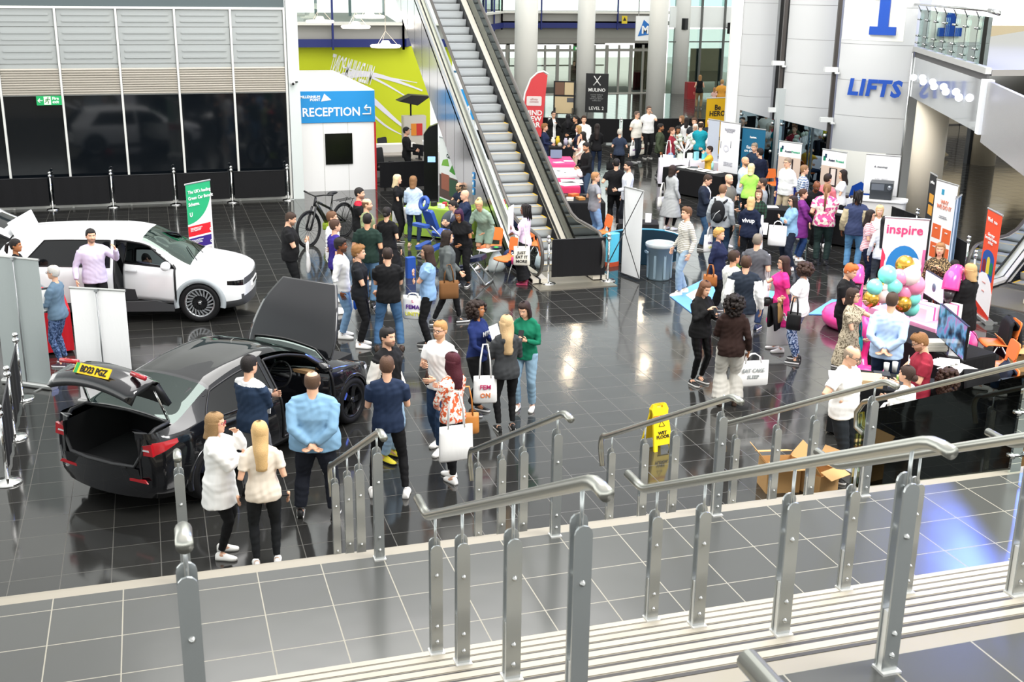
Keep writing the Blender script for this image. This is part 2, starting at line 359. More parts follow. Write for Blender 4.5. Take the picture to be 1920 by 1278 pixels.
struct('trim_gallery_posts', b, NAVY)
b = B(); b.quad((3.9, 44.4, 4.4), (9.3, 44.4, 4.4), (12, 62, 4.4), (3.9, 62, 4.4)); b.quad((18.8, 62.8, 4.4), (40, 62.8, 4.4), (40, 70, 4.4), (18.8, 70, 4.4)); struct('floor_gallery', b, mat('#8d8b84', .6))
b = B(); b.quad((9.2, 43.9, 3.62), (18.6, 62.4, 3.62), (12, 66, 3.62), (4, 60, 3.62)); struct('ceiling_gallery_soffit', b, mat('#cfd0c6', .7))
b = B()
for x in np.arange(4.5, 14, 1.6): b.box((x, 56, 7), (.12, .12, 5.4))
b.box((9, 56, 5.2), (12, .1, .14)); b.box((9, 56, 6.4), (12, .1, .1)); struct('trim_gallery_window_frame', b, mat('#6d7d80', .5))

# ---- entrance: glazed doors at the far end
YD = 62.8; FR = mat('#8f8d86', .4)
b = B(); b.box((22.8, YD, 2.95), (10.5, .25, .30)); b.box((22.8, YD, 2.42), (10.5, .1, .14)); b.box((22.8, YD - .02, .03), (10.5, .1, .06))
for x in np.arange(17.6, 28.2, .74): b.box((x, YD, 1.35), (.10 if int(round((x - 17.6) / .74)) % 2 else .17, .12, 2.7))
struct('trim_entrance_frame', b, FR)
b = B(); b.box((22.8, YD, 3.35), (10.5, .12, .62)); struct('wall_over_doors', b, mat('#9b9a92', .6))
b = B(); b.box((22.8, YD + .02, 1.3), (10.5, .02, 2.5)); struct('window_entrance_doors', b, GL)
b = B(); b.quad((16, 50.5, 3.62), (28, 50.5, 3.62), (28, 62.6, 3.62), (16, 62.6, 3.62)); 
for x in (26.6,): pass
b = B(); b.box((20.4, YD + 4.2, 2.0), (.2, .2, 4)); b.box((24.6, YD + 4.2, 2.0), (.2, .2, 4)); b.box((22.5, YD + 4.2, 2.7), (8, .2, .35)); b.box((22.5, YD + 4.2, 1.3), (8, .03, .08)); struct('trim_lobby_frame', b, FR)
b = B(); b.quad((17.5, YD + .3, .02), (28, YD + .3, .02), (28, YD + 4.3, .02), (17.5, YD + 4.3, .02)); struct('floor_door_mat', b, mat('#6f7072', .9))
for x, lb in ((19.9, 'green exit light above the left entrance doors'), (23.2, 'green exit light above the right entrance doors')):
    t = thing('exit_light', lb, 'sign', (x, YD - .09, 2.53)); bb = B(); bb.box((0, 0, 0), (.5, .06, .2)); bb.obj('panel', mat('#1e7d3a', .4, emit=.4), t); bb = B(); bb.box((-.1, -.04, 0), (.12, .01, .12)); bb.obj('pictogram', WHITE, t)
# glass screen wall right of the entrance
b = B(); b.box((34.5, 62.2, 4.25), (12, .12, 1.15)); struct('wall_white_fascia', b, mat('#eef2ef', .5))
b = B()
for x in np.arange(29.0, 41, 1.45): b.box((x, 62.1, 3.2), (.10, .14, 6.4))
b.box((34.5, 62.1, 2.9), (12, .08, .06)); struct('trim_screen_mullion', b, mat('#5d5f5c', .4))
b = B(); b.box((34.5, 62.25, 1.8), (12, .02, 3.6)); struct('window_glass_screen', b, glass((.8, .93, .9), 0, .72))
b = B(); b.box((34.5, 62.25, 5.6), (12, .02, 1.5)); struct('window_glass_upper', b, glass((.7, .9, .88), 0, .7))
# ceilings that cap the far lobbies
b = B(); b.box((23.0, 66.5, 3.9), (12, 8, .2)); struct('ceiling_lobby', b, mat('#8e938e', .7))

# ---- round white columns
COLM = mat('#e3e3dd', .45)
for i, (px, py, z, r) in enumerate(((984, 235, 0, .50), (1094, 222, 0, .40), (1226, 228, 0, .42), (1272, 175, 0, .45))):
    p = at(px, py, 0); b = B(); b.cyl((0, 0, 0), (0, 0, 9), r, 32); b.obj('trim_round_column', COLM, loc=(p.x, p.y, 0), kind='structure')
p = at(1722, 440, 0) * 1.08; b = B(); b.cyl((0, 0, 0), (0, 0, 3.2), .43, 32); b.obj('trim_cream_column', mat('#efe3cd', .5), loc=(p.x, p.y, 0), kind='structure')
# ---- lift towers: three shallow convex shells with dark slots between
TW = mat('#c6c7c7', .5); SL = mat('#2b2a2a', .5)
def tower(px0, px1, y0, y1, zb, name, ht=10, sag=.22):
    a = atY(px0, 100, y0); c = atY(px1, 100, y1); a.z = c.z = 0; d = c - a; L_ = d.length; u = d / L_; nrm = V((u.y, -u.x, 0)); b = B(); n = 14
    pts = []
    for i in range(n + 1):
        t_ = i / n; pts.append(a + u * (L_ * t_) + nrm * (sag * (1 - (2 * t_ - 1) ** 2)))
    b.loft([[p_ + V((0, 0, z)) for p_ in pts] for z in (0, ht)], 0, True, False, False)
    bk = [a - nrm * 1.2, c - nrm * 1.2]
    b.quad(a + V((0, 0, ht)), a, bk[0], bk[0] + V((0, 0, ht))); b.quad(c, c + V((0, 0, ht)), bk[1] + V((0, 0, ht)), bk[1])
    for z in np.arange(.55, ht, .98):
        b.loft([[p_ + nrm * .002 + V((0, 0, zz)) for p_ in pts] for zz in (z, z + .013)], 1, True, False, False)
    o = struct(name, b, [TW, mat('#8c8c8c', .6)])
    return a, u, nrm, L_
T1 = tower(1386, 1452, 35.0, 34.2, 0, 'wall_lift_tower_far')
T2 = tower(1474, 1566, 31.9, 30.6, 0, 'wall_lift_tower_middle')
T3 = tower(1575, 1713, 29.2, 27.6, 0, 'wall_lift_tower_near')
b = B()
for (a, c) in ((T1[0] + T1[1] * T1[3], T2[0]), (T2[0] + T2[1] * T2[3], T3[0])):
    m_ = a + V((.30, .35, 0)); b.box((m_.x, m_.y, 5), (1.0, .25, 10), rz=R(-18))
struct('wall_lift_shaft', b, SL)
b = B()
for (T, k) in ((T2, 0), (T3, 0)):
    q = T[0] - T[1] * .12; b.box((q.x, q.y, 5), (.10, .12, 10), rz=R(-18))
struct('trim_lift_rail', b, mat('#3a3532', .4))
b = B(); q = T1[0] - T1[1] * .16; b.box((q.x, q.y, 5), (.34, .3, 10), rz=R(-18)); struct('trim_lift_white_edge', b, mat('#f3f3f0', .5))
b = B(); q = T2[0] - T2[1] * .02 + T2[2] * .1; b.box((q.x, q.y, 1.5), (.22, .2, 3.0)); struct('trim_lift_post', b, mat('#b9bfbf', .4))
# tinted glass screens at the foot of the towers
GB = glass((.55, .72, .80), 0, .62)
for (px0, py0, px1, py1, Y0, nm) in ((1388, 206, 1452, 224, 34.0, 'window_lift_screen_far'), (1463, 224, 1551, 246, 30.5, 'window_lift_screen_near')):
    a = atY(px0, py0, Y0); z = a.z; c = at(px1, py1, z); bb = B(); d = (c - a); L_ = math.hypot(d.x, d.y); bb.box(((a.x + c.x) / 2, (a.y + c.y) / 2, z / 2), (L_, .02, z), rz=math.atan2(d.y, d.x)); struct(nm, bb, GB)
    bb = B()
    for f_ in (.04, .96):
        for zz in (z - .12, z * .55):
            q = a + d * f_; bb.ball((q.x - .03, q.y - .05, zz), .055, 10, 6)
    struct('trim_glass_clamp', bb, STEEL)
# signs on the near tower (they follow the shell)
def on_tower(T, sx_, z, off=.07):
    t_ = sx_ / T[3]; sg = .22 * (1 - (2 * t_ - 1) ** 2); return T[0] + T[1] * sx_ + T[2] * (sg + off) + V((0, 0, z))
def tower_rz(T): return math.atan2(T[1].y, T[1].x)
def sheet(T, x0, x1, z0, z1, m, name, label):
    b = B(); n = 10; rings = []
    for i in range(n + 1): 
        s_ = x0 + (x1 - x0) * i / n; rings.append([on_tower(T, s_, z1, .008), on_tower(T, s_, z0, .008)])
    b.loft(rings, 0, True, False, False); o = b.obj(name, m); tag(o, label, 'sign'); return o
W3 = T3[3]
OFFW = mat('#f0efe6', .6)
sheet(T3, .02, W3 * .86, 4.58, 6.2, OFFW, 'level_sign', 'big white square with blue figure 1 on the lift tower')
q = on_tower(T3, W3 * .60, 4.74); b = B(); b.prism([(-.36, 0, 0), (.36, 0, 0), (.36, 0, .22), (.14, 0, .22), (.14, 0, 1.35), (-.06, 0, 1.35), (-.34, 0, 1.12), (-.34, 0, .92), (-.14, 0, 1.0), (-.14, 0, .22), (-.36, 0, .22)], (0, .03, 0), (0, -.04, 0)); tag(b.obj('level_number', BLUE, loc=q, rz=tower_rz(T3)), 'large blue figure 1 on white square of lift tower', 'lettering')
q = on_tower(T3, W3 * .56, 3.12); text('LIFTS', .60, BLUE, None, q, rz=tower_rz(T3), align='CENTER', bold=.026, name='lift_lettering', sx=1.0, shear=.12); tag(TEXTS[-1], 'blue capital letters LIFTS on the grey lift tower', 'lettering')
sheet(T3, .02, W3 * .80, .35, 1.55, OFFW, 'level_sign', 'white square with top of blue figure showing behind the printer')
q = on_tower(T3, W3 * .52, -.25); text('0', 1.35, BLUE, None, q, rz=tower_rz(T3), align='CENTER', bold=.035, name='level_number'); tag(TEXTS[-1], 'blue round figure on low white square behind the printer', 'lettering')
b = B(); q = T3[0] + T3[1] * (W3 + .02) + T3[2] * .12; b.cyl((q.x, q.y, 0), (q.x, q.y, 4.3), .03, 10); b.tube([(q.x, q.y, 4.3), (q.x + .05, q.y, 4.42), (q.x + .2, q.y - .1, 4.44)], .03, 8)
tag(b.obj('wall_pipe', mat('#c9cbcb', .3, .8)), 'thin grey service pipe running up the right edge of lift tower', 'pipe')
for T, k in ((T2, 0), (T3, 1)):
    for z, nm in ((3.75, 'upper'), (2.35, 'lower')):
        q = T[0] - T[1] * .18 + T[2] * .12; bb = B(); bb.box((q.x, q.y, z), (.36, .2, .13), rz=R(-18)); bb.box((q.x + .15, q.y - .08, z - .09), (.12, .2, .05), rz=R(-18))
        tag(bb.obj('lift_bracket', mat('#d5d7d6', .35)), f'{nm} white bracket on the slot left of the {"wide lettered" if k else "middle"} lift tower', 'bracket')
# ---- first-floor balcony at right
A0 = at(1715, 106, 4.2); A1 = at(1850, 152, 4.2); dv = A1 - A0; LB = dv.length; ub = dv / LB; nb = V((-ub.y, ub.x, 0)); nb = nb if nb.x < 0 else -nb
GLOSS = mat('#b9bcbd', .07, .55, .6)
b = B(); b.box(((A0.x + A1.x) / 2, (A0.y + A1.y) / 2, 3.68), (LB, .06, 1.04), rz=math.atan2(ub.y, ub.x)); struct('wall_balcony_fascia', b, GLOSS)
b = B(); b.box(((A0.x + A1.x) / 2 - nb.x * .02, (A0.y + A1.y) / 2 - nb.y * .02, 4.27), (LB, .05, .14), rz=math.atan2(ub.y, ub.x)); struct('trim_balcony_shadow_gap', b, mat('#4b4a4a', .6))  # dark grey strip between kerb and fascia
b = B(); b.box(((A0.x + A1.x) / 2, (A0.y + A1.y) / 2, 4.40), (LB + .1, .12, .12), rz=math.atan2(ub.y, ub.x)); struct('trim_balcony_kerb', b, mat('#a9a9a6', .5))
fl = [A0, A1, A1 - nb * 0 + V((14, -1, 0)), A0 + V((16, 14, 0))]
b = B(); b.prism([V((p.x + .1, p.y, 0)) for p in fl], (0, 0, 4.3), (0, 0, 4.42)); b.prism([V((p.x + .1, p.y, 0)) for p in fl], (0, 0, 3.18), (0, 0, 3.24)); struct('floor_balcony', b, mat('#85827b', .4))
b = B(); q = A1 + ub * .12; b.box((q.x, q.y, 3.70), (.28, .2, 1.08), rz=math.atan2(ub.y, ub.x)); struct('trim_balcony_white_end', b, mat('#eef2f2', .4))
q2 = at(1990, 215, 4.2); q2b = A1 + ub * .3
b = B(); dd = q2 - q2b; b.box(((q2.x + q2b.x) / 2, (q2.y + q2b.y) / 2, 3.62), (math.hypot(dd.x, dd.y), .08, 1.2), rz=math.atan2(dd.y, dd.x)); struct('wall_balcony_side', b, mat('#a5a3a3', .25, .5))
GLB = glass((.82, .93, .90), 0, .75)
t = thing('glass_balustrade', 'glass balustrade with steel rail along the first-floor balcony by lift tower', 'balustrade', (A0.x, A0.y, 4.46), math.atan2(ub.y, ub.x))
for k in range(7):
    x0 = .25 + k * (LB - .4) / 7; x1 = x0 + (LB - .4) / 7 - .06; b = B(); b.box(((x0 + x1) / 2, 0, .50), (x1 - x0, .02, .94)); b.obj('glass_pane', GLB, t)
    b = B(); xc = x0 - .05
    b.prism([(xc - .17, .0, .0), (xc + .17, 0, 0), (xc + .06, 0, .95), (xc - .06, 0, .95)], (0, .05, 0), (0, .08, 0)); o = b.obj('glass_fin', GLB, t)
    b = B()
    for zz in (.12, .30, .72): b.cyl((xc - .10, -.03, zz), (xc + .10, -.03, zz), .018, 8); b.ball((xc - .10, -.03, zz), .032, 8, 6); b.ball((xc + .10, -.03, zz), .032, 8, 6)
    b.tube([(xc, .03, .85), (xc + .05, -.05, 1.0), (xc + .14, -.1, 1.06)], .016, 6)
    b.obj('clamp', STEEL, t)
b = B(); b.tube([(-.3, -.12, 1.10), (LB, -.12, 1.10)], .03, 10); b.tube([(LB, -.12, 1.10), (LB + .5, -.05, 1.06)], .05, 10); b.obj('handrail', STEEL, t)
# glowing balls standing in for spot lights reflected in the glossy fascia
for k, (px, py) in enumerate(((1722, 150), (1742, 158), (1764, 167), (1789, 177), (1816, 187))):
    f_ = .12 + .17 * k; q = A0 + ub * (LB * f_) + nb * .14; q.z = 3.72 - .0 * k
    b = B(); b.ball((0, 0, 0), .085, 14, 10); o = b.obj('globe_lamp', mat('#eef0ff', .3, emit=3), loc=q)
    tag(o, ['globe lamp nearest the lift tower in the row on the balcony front', 'second globe lamp from the lift tower on balcony front', 'middle globe lamp of the five on the balcony front', 'fourth globe lamp from the lift tower on balcony front', 'globe lamp nearest the white corner of the balcony front'][k], 'lamp', 'globe lamps on the balcony front')
# back hall under the balcony
CREAM = mat('#d9c7a4', .7); BRN = mat('#3a342f', .45)
b = B(); b.box((39.6, 45.5, 2.2), (24, .2, 4.4)); struct('wall_back_hall', b, CREAM)
b = B(); b.box((39.6, 45.35, .1), (24, .06, .2)); struct('baseboard_back_hall', b, mat('#6d6a5c', .6))
b = B()
for px in (1792, 1900):
    q = at(px, 290, 0); k = 45.3 / q.y; xx = q.x * k
    b.box((xx, 45.33, 1.15), (2.6, .08, 2.3), 0); b.box((xx, 45.28, .3), (2.6, .02, .5), 1)
    b.box((xx, 45.27, 1.15), (.02, .03, 2.3), 2); b.box((xx - .25, 45.26, 1.35), (.03, .05, .3), 2)
struct('door_back_hall', b, [BRN, mat('#8b8272', .5), BLACK])
q = at(1842, 308, 0); b = B(); b.cyl((0, 0, 0), (0, 0, 3.3), .42, 28); b.obj('trim_taupe_column', mat('#a59a86', .5), loc=(q.x, q.y, 0), kind='structure')
q = at(1826, 308, 0); b = B(); b.box((0, 0, 1.6), (.3, .2, 3.2)); b.obj('trim_dark_pier', mat('#3b3e42', .5), loc=(q.x, q.y + .3, 0), kind='structure')
b = B(); q = at(1712, 270, 0); b.box((0, 0, 1.1), (.5, .4, 2.2)); b.box((0, -.21, 1.6), (.3, .02, .4), 1); tag(b.obj('drinks_machine', [mat('#a52a26', .4), WHITE], loc=(q.x, q.y, 0)), 'red upright machine behind the cream column', 'machine')
b = B(); a = at(1712, 236, 1.6); c = at(1770, 296, 0); b.tube([a, c + V((0, 0, .12))], .16, 4, flat=.6); struct('trim_slanted_strut', b, mat('#d8c7a2', .6))
# low wall lights far back
# ================================================================== stair handrails
RAILM = mat('#b4b4ac', .30, 1.0); PLATE = mat('#b4b8b8', .26, .75); BRK = mat('#e9e9e6', .35, .6)
def rail_post(root, x, y, z, zr, lift=0):
    """two flat plates, a thin rod to the rail at height zr, a foot bracket and bolts"""
    H = zr - z - .20; b = B()
    for s_ in (-1, 1):
        n_ = 6; pts = [(-.0375, 0, 0), (.0375, 0, 0)] + [(.0375 * math.cos(PI * k / n_), 0, H - .0375 + .0375 * math.sin(PI * k / n_)) for k in range(n_ + 1)]
        dz = .03 if s_ > 0 else 0
        b.prism([(p[0], y * 0 + s_ * .028 + .006, p[2] + (dz if p[2] > .1 else 0)) for p in pts], (0, 0, 0), (0, -.012, 0))
    b.cyl((0, 0, H - .1), (0, 0, zr - z - .01), .009, 8); b.cyl((0, -.028, H - .04), (0, .028, H - .04), .008, 8)
    p = b.obj('post', PLATE, root, (x, y, z))
    b = B(); b.box((-.0, 0, .15), (.06, .04, .30)); b.box((0, -.01, .006), (.095, .09, .012)); b.obj('foot_bracket', BRK, p)
    for zz in (.09, .20, H * .73):
        b = B(); b.lathe([(.0, -.032), (.018, -.028), (.018, -.012), (.012, .004), (.004, .014)], (0, 0, 0), 10)
        M_ = Matrix.Rotation(R(90), 3, 'X'); b.v = [tuple(M_ @ V(v) + V((0, -.036, zz))) for v in b.v]; b.obj('bolt', STEEL, p)
RR = .030
def arc(pts, r=.06):                      # small bend at each inner corner
    pts = [V(p) for p in pts]; o = [pts[0]]
    for a, c, d in zip(pts, pts[1:], pts[2:]):
        u1 = (a - c).normalized(); u2 = (d - c).normalized(); p = c + u1 * r; q = c + u2 * r
        o += [p, (p + q) / 4 + c / 2, q]
    return o + [pts[-1]]
def upper_rail(X, label):
    t = thing('stair_handrail', label, 'handrail', (X, 6.5, 1.5), 0, 'upper flight handrails')
    z0, y0, y1 = 2.69, 6.58, 3.74; z1 = z0 + (y0 - y1) * RISE / TREAD
    b = B(); b.tube([V(p) - V((X, 6.5, 1.5)) for p in arc([(X, 6.86, z0), (X, y0, z0), (X, y1, z1), (X, y1 - .13, z1)])], RR, 14); b.obj('rail', RAILM, t)
    for k, yy in ((2, 6.36), (4, 5.70), (7, 4.75)):
        z = 1.5 + RISE * k; rail_post(t, 0, yy - 6.5, z - 1.5, z0 + (y0 - yy) * RISE / TREAD - 1.5)
    rail_post(t, 0, 3.86 - 6.5, 1.5, z1 - 1.5 - .03)
ordn = ['at the left edge of the picture', 'second from the left', 'in the middle of the staircase', 'third from the right', 'near the right edge']
for i, X in enumerate((0.0, 1.5, 3.0, 4.5)):
    upper_rail(X, ['steel handrail of the upper flight seen end-on at far left', 'steel upper-flight handrail below the woman carrying a white tote and tan bag', 'longest steel handrail in front, its top corner beside the big foot bracket', 'steel upper-flight handrail running out of the picture at right'][i])
upper_rail(6.0, 'steel upper-flight handrail at the far right edge by the blue glow')
def lower_rail(X, label):
    t = thing('stair_handrail', label, 'handrail', (X, 8.33, 1.5), 0, 'lower flight handrails')
    z1, y1, y0 = 2.66, 8.17, 11.03; z0 = z1 - (y0 - y1) * RISE / TREAD
    pts = arc([(X, 8.02, z1), (X, y1, z1), (X, y0 - .1, z0 + .05)])
    for k in range(1, 9):
        a = PI * .5 * k / 8 * 1.25; pts.append(V((X, y0 - .1 + .14 * math.sin(a), z0 + .05 - .16 * (1 - math.cos(a)))))
    pts.append(pts[-1] + V((0, -.06, -.16)))
    b = B(); b.tube([p - V((X, 8.33, 1.5)) for p in pts], RR, 14); b.obj('rail', RAILM, t)
    rail_post(t, 0, 0, 0, z1 - 1.5 - .03)
    for k, yy in ((3, 9.22), (5, 9.90), (8, 10.75)):
        z = 1.5 - RISE * k; rail_post(t, 0, yy - 8.33, z - 1.5, z1 - (yy - y1) * RISE / TREAD - 1.5)
for i, X in enumerate((0.0, 1.5, 3.0, 4.5, 6.0)):
    lower_rail(X, ['steel lower-flight handrail beside the dark car’s rear corner', 'steel lower-flight handrail in front of the man in pale blue jumper', 'steel lower-flight handrail right of the crossed white shoes', 'steel lower-flight handrail passing in front of the yellow wet floor sign', 'steel lower-flight handrail in front of the man in white t-shirt'][i])
t = thing('stair_handrail', 'blurred end of a steel handrail at the bottom edge of picture', 'handrail', (1.5, 2.5, 3.0), 0)
b = B(); b.tube([(0, .03, 1.13), (0, -.5, 1.13), (0, -1.4, 1.6)], .034, 14); b.obj('rail', RAILM, t); rail_post(t, 0, -.6, 0, 1.13)
# glass side balustrades of the lower flight
GS = glass((.86, .95, .91), 0, .90)
for X, lb, sgn in ((7.72, 'glass stair balustrade with steel loop handrail at right edge', 1), (-1.90, 'glass stair balustrade with dark handrail at left edge', -1)):
    t = thing('stair_balustrade', lb, 'balustrade', (X, 8.4, 1.5))
    b = B(); sl = RISE / TREAD
    b.prism([(0, 0, 0), (0, 2.6, -2.6 * sl), (0, 2.6, -2.6 * sl + 1.0), (0, 0, 1.0)], (-.008, 0, 0), (.016, 0, 0)); b.obj('glass_pane', GS, t)
    b = B(); b.prism([(-.06, -.02, 0), (.06, -.02, 0), (.045, -.02, .95), (-.045, -.02, .95)], (0, 0, 0), (0, .03, 0)); b.obj('glass_fin', GS, t)
    b = B(); p0 = [(0, -.35, 1.12), (0, 0, 1.12), (0, 2.5, 1.12 - 2.5 * sl)]; b.tube(arc(p0) + [V((0, 2.62, .98 - 2.55 * sl)), V((0, 2.6, .80 - 2.55 * sl)), V((0, 2.45, .75 - 2.5 * sl))], .032, 12); b.obj('handrail', mat('#5a5c5e', .25, .9) if sgn < 0 else RAILM, t)
    for zz in (.18, .62):
        for dx in (-.07, .09):
            b = B(); b.cyl((dx, -.05, zz), (dx, .03, zz), .022, 8); b.cyl((-.1, -.03, zz), (.12, -.03, zz), .012, 6); b.obj('clamp', STEEL, t)

# ================================================================== escalators
def escalator(name, label, loc, rz, zt, sim=False):
    t = thing(name, label, 'escalator', loc, rz)
    sl = .577; yt = zt / sl; XO, XH, XS = .83, .68, .48
    CL = mat('#b9b9bd', .16, .9); DK = mat('#171718', .4); DECK = mat('#c2bcae', .42, .1)
    for s_ in (-1, 1):
        prof = [(s_ * XO, -1.55, 0), (s_ * XO, -1.55, .10), (s_ * XO, -.4, .12), (s_ * XO, yt, zt + .075), (s_ * XO, yt, zt - 1.45), (s_ * XO, 2.55, 0)]
        b = B(); b.prism(prof, (0, 0, 0), (-s_ * .05, 0, 0))
        for k in range(1, 14):                                  # panel joints
            y = .4 + k * .9; zz0 = max(0, (y - 2.55) * sl); zz1 = y * sl + .1
            b.box((s_ * (XO + .001), y, (zz0 + zz1) / 2), (.004, .008, zz1 - zz0), 1)
        b.obj('side_cladding', [CL, DK], t)
        for (xa, xb, mi, up_) in ((XO, XH + .02, DECK, .075), (XH + .02, XH - .025, DK, .08), (XH - .022, XS + .018, DECK, .075)):
            b = B(); xm = s_ * (xa + xb) / 2; wv = abs(xa - xb)
            b.loft([[V((xm + dx, y, z + dz)) for dx, dz in ((-wv / 2, -.05), (wv / 2, -.05), (wv / 2, .03), (-wv / 2, .03))] for y, z in ((-1.6, .09), (-.35, .09), (-.02, up_ + .01), (yt, zt + up_))], 0, False); b.obj('deck_strip', mi, t)
        b = B(); b.prism([(s_ * (XS + .01), -1.3, 0), (s_ * (XS + .01), -.35, -.02), (s_ * (XS + .01), yt, zt - .45), (s_ * (XS + .01), yt, zt + .02), (s_ * (XS + .01), -.3, .06), (s_ * (XS + .01), -1.3, .06)], (0, 0, 0), (s_ * .012, 0, 0)); b.obj('skirt_panel', DK, t)
        # glass with rounded newel, handrail around it
        nw = [(-1.30 - .40 * math.sin(a), .58 - .40 * math.cos(a)) for a in [PI * k / 12 for k in range(1, 12)]]
        g = [(-1.25, .14)] + nw + [(-.1, .985), (.35, 1.07), (.9, 1.33), (yt, zt + .81), (yt, zt + .14), (.1, .15), (-.35, .1)]
        b = B(); b.prism([(s_ * XH, p[0], p[1]) for p in g], (0, 0, 0), (s_ * -.012, 0, 0)); b.obj('glass_panel', glass((.9, .96, .93), 0, .92), t)
        hp = [(-1.2, .13), (-1.45, .17)] + [(-1.30 - .43 * math.sin(a), .58 - .43 * math.cos(a)) for a in [PI * k / 12 for k in range(3, 12)]] + [(-.9, 1.02), (-.1, 1.02), (.3, 1.09), (.85, 1.35), (yt, zt + .86)]
        b = B(); b.tube([(s_ * (XH - .006), p[0], p[1]) for p in hp], .040, 10, flat=.75); b.obj('handrail', mat('#4a4642', .3), t)
        b = B(); b.tube([(s_ * (XH - .006), p[0], p[1] - (.03 if i > 10 else 0)) for i, p in enumerate(hp)], .030, 6, flat=.6); b.obj('handrail_guide', DECK, t)
    b = B(); b.quad((-XO, 2.55, 0), (-XO, yt, zt - 1.45), (XO, yt, zt - 1.45), (XO, 2.55, 0)); b.obj('underside', mat('#8e8e90', .3, .8), t)
    b = B(); b.box((0, -1.35, .008), (1.70, 1.5, .016)); b.obj('floor_plate', mat('#9d988b', .42, .8), t)
    b = B(); b.box((0, -.42, .02), (.96, .36, .02)); 
    for k in range(24): b.box((-.46 + k * .04, -.42, .033), (.012, .34, .008))
    b.obj('comb_plate', mat('#a7a49c', .3, .9), t)
    ST = mat('#b4b7b8', .42, .45); YE = mat('#e2b632', .5)
    for k in range(int(zt / .2)):
        z = max(0.01, k * .2 - .02); y = k * .2 / sl; n_ = 6; b = B()
        pr = [(y + .36, z), (y, z)] + [(y + .05 * (1 - math.cos(PI / 2 * j / n_)) + .02 * j / n_, z - .2 * j / n_) for j in range(1, n_ + 1)]
        b.loft([[V((xx, p[0], p[1])) for p in pr] for xx in (-XS, XS)], 0, False, False, False)
        b.box((0, y + .012, z + .002), (XS * 2, .024, .005), 0)
        if k < 14:
            b.box((-XS + .02, y + .18, z + .002), (.035, .34, .005), 1); b.box((XS - .02, y + .18, z + .002), (.035, .34, .005), 1); b.box((0, y + .012, z + .005), (XS * 1.9, .018, .004), 1)
        b.obj('step', [ST, YE], t)
    return t
ES = escalator('escalator', 'tall steel and glass escalator rising away in the middle of the hall', (8.12, 23.58, 0), 0, 8.2)
o = B(); 
for k in range(3): o.rbox((0, 0, .2 - k * .19), (.012, .16, .16), .02, 0, axis='x'); 
for k in range(3): o.ball((-.012, 0, .2 - k * .19), .045, 8, 6, 1, sc=(.2, 1, 1))
tag(o.obj('safety_sign', [mat('#2f8fd6', .5), WHITE], loc=(8.12 - .845, 26.6, 1.35)), 'three small blue safety pictograms on the escalator side panel', 'sign')
escalator('escalator', 'escalator end with blue lit handrail at right edge behind the orange banner', (17.45, 19.2, 0), R(-65), 4.4)
# ================================================================== cars
def tab(t, x):
    xs = [a for a, _ in t]; ys = [c for _, c in t]; n_ = len(xs)
    if x <= xs[0]: return ys[0]
    if x >= xs[-1]: return ys[-1]
    i = max(k for k in range(n_ - 1) if xs[k] <= x); h = xs[i + 1] - xs[i]; u = (x - xs[i]) / h
    def d(k):
        if k == 0 or k == n_ - 1: return (ys[min(k + 1, n_ - 1)] - ys[max(k - 1, 0)]) / (xs[min(k + 1, n_ - 1)] - xs[max(k - 1, 0)])
        a = (ys[k] - ys[k - 1]) / (xs[k] - xs[k - 1]); c = (ys[k + 1] - ys[k]) / (xs[k + 1] - xs[k])
        return 0 if a * c <= 0 else 2 * a * c / (a + c)
    a, c = d(i) * h, d(i + 1) * h
    return (2 * u ** 3 - 3 * u ** 2 + 1) * ys[i] + (u ** 3 - 2 * u ** 2 + u) * a + (-2 * u ** 3 + 3 * u ** 2) * ys[i + 1] + (u ** 3 - u ** 2) * c
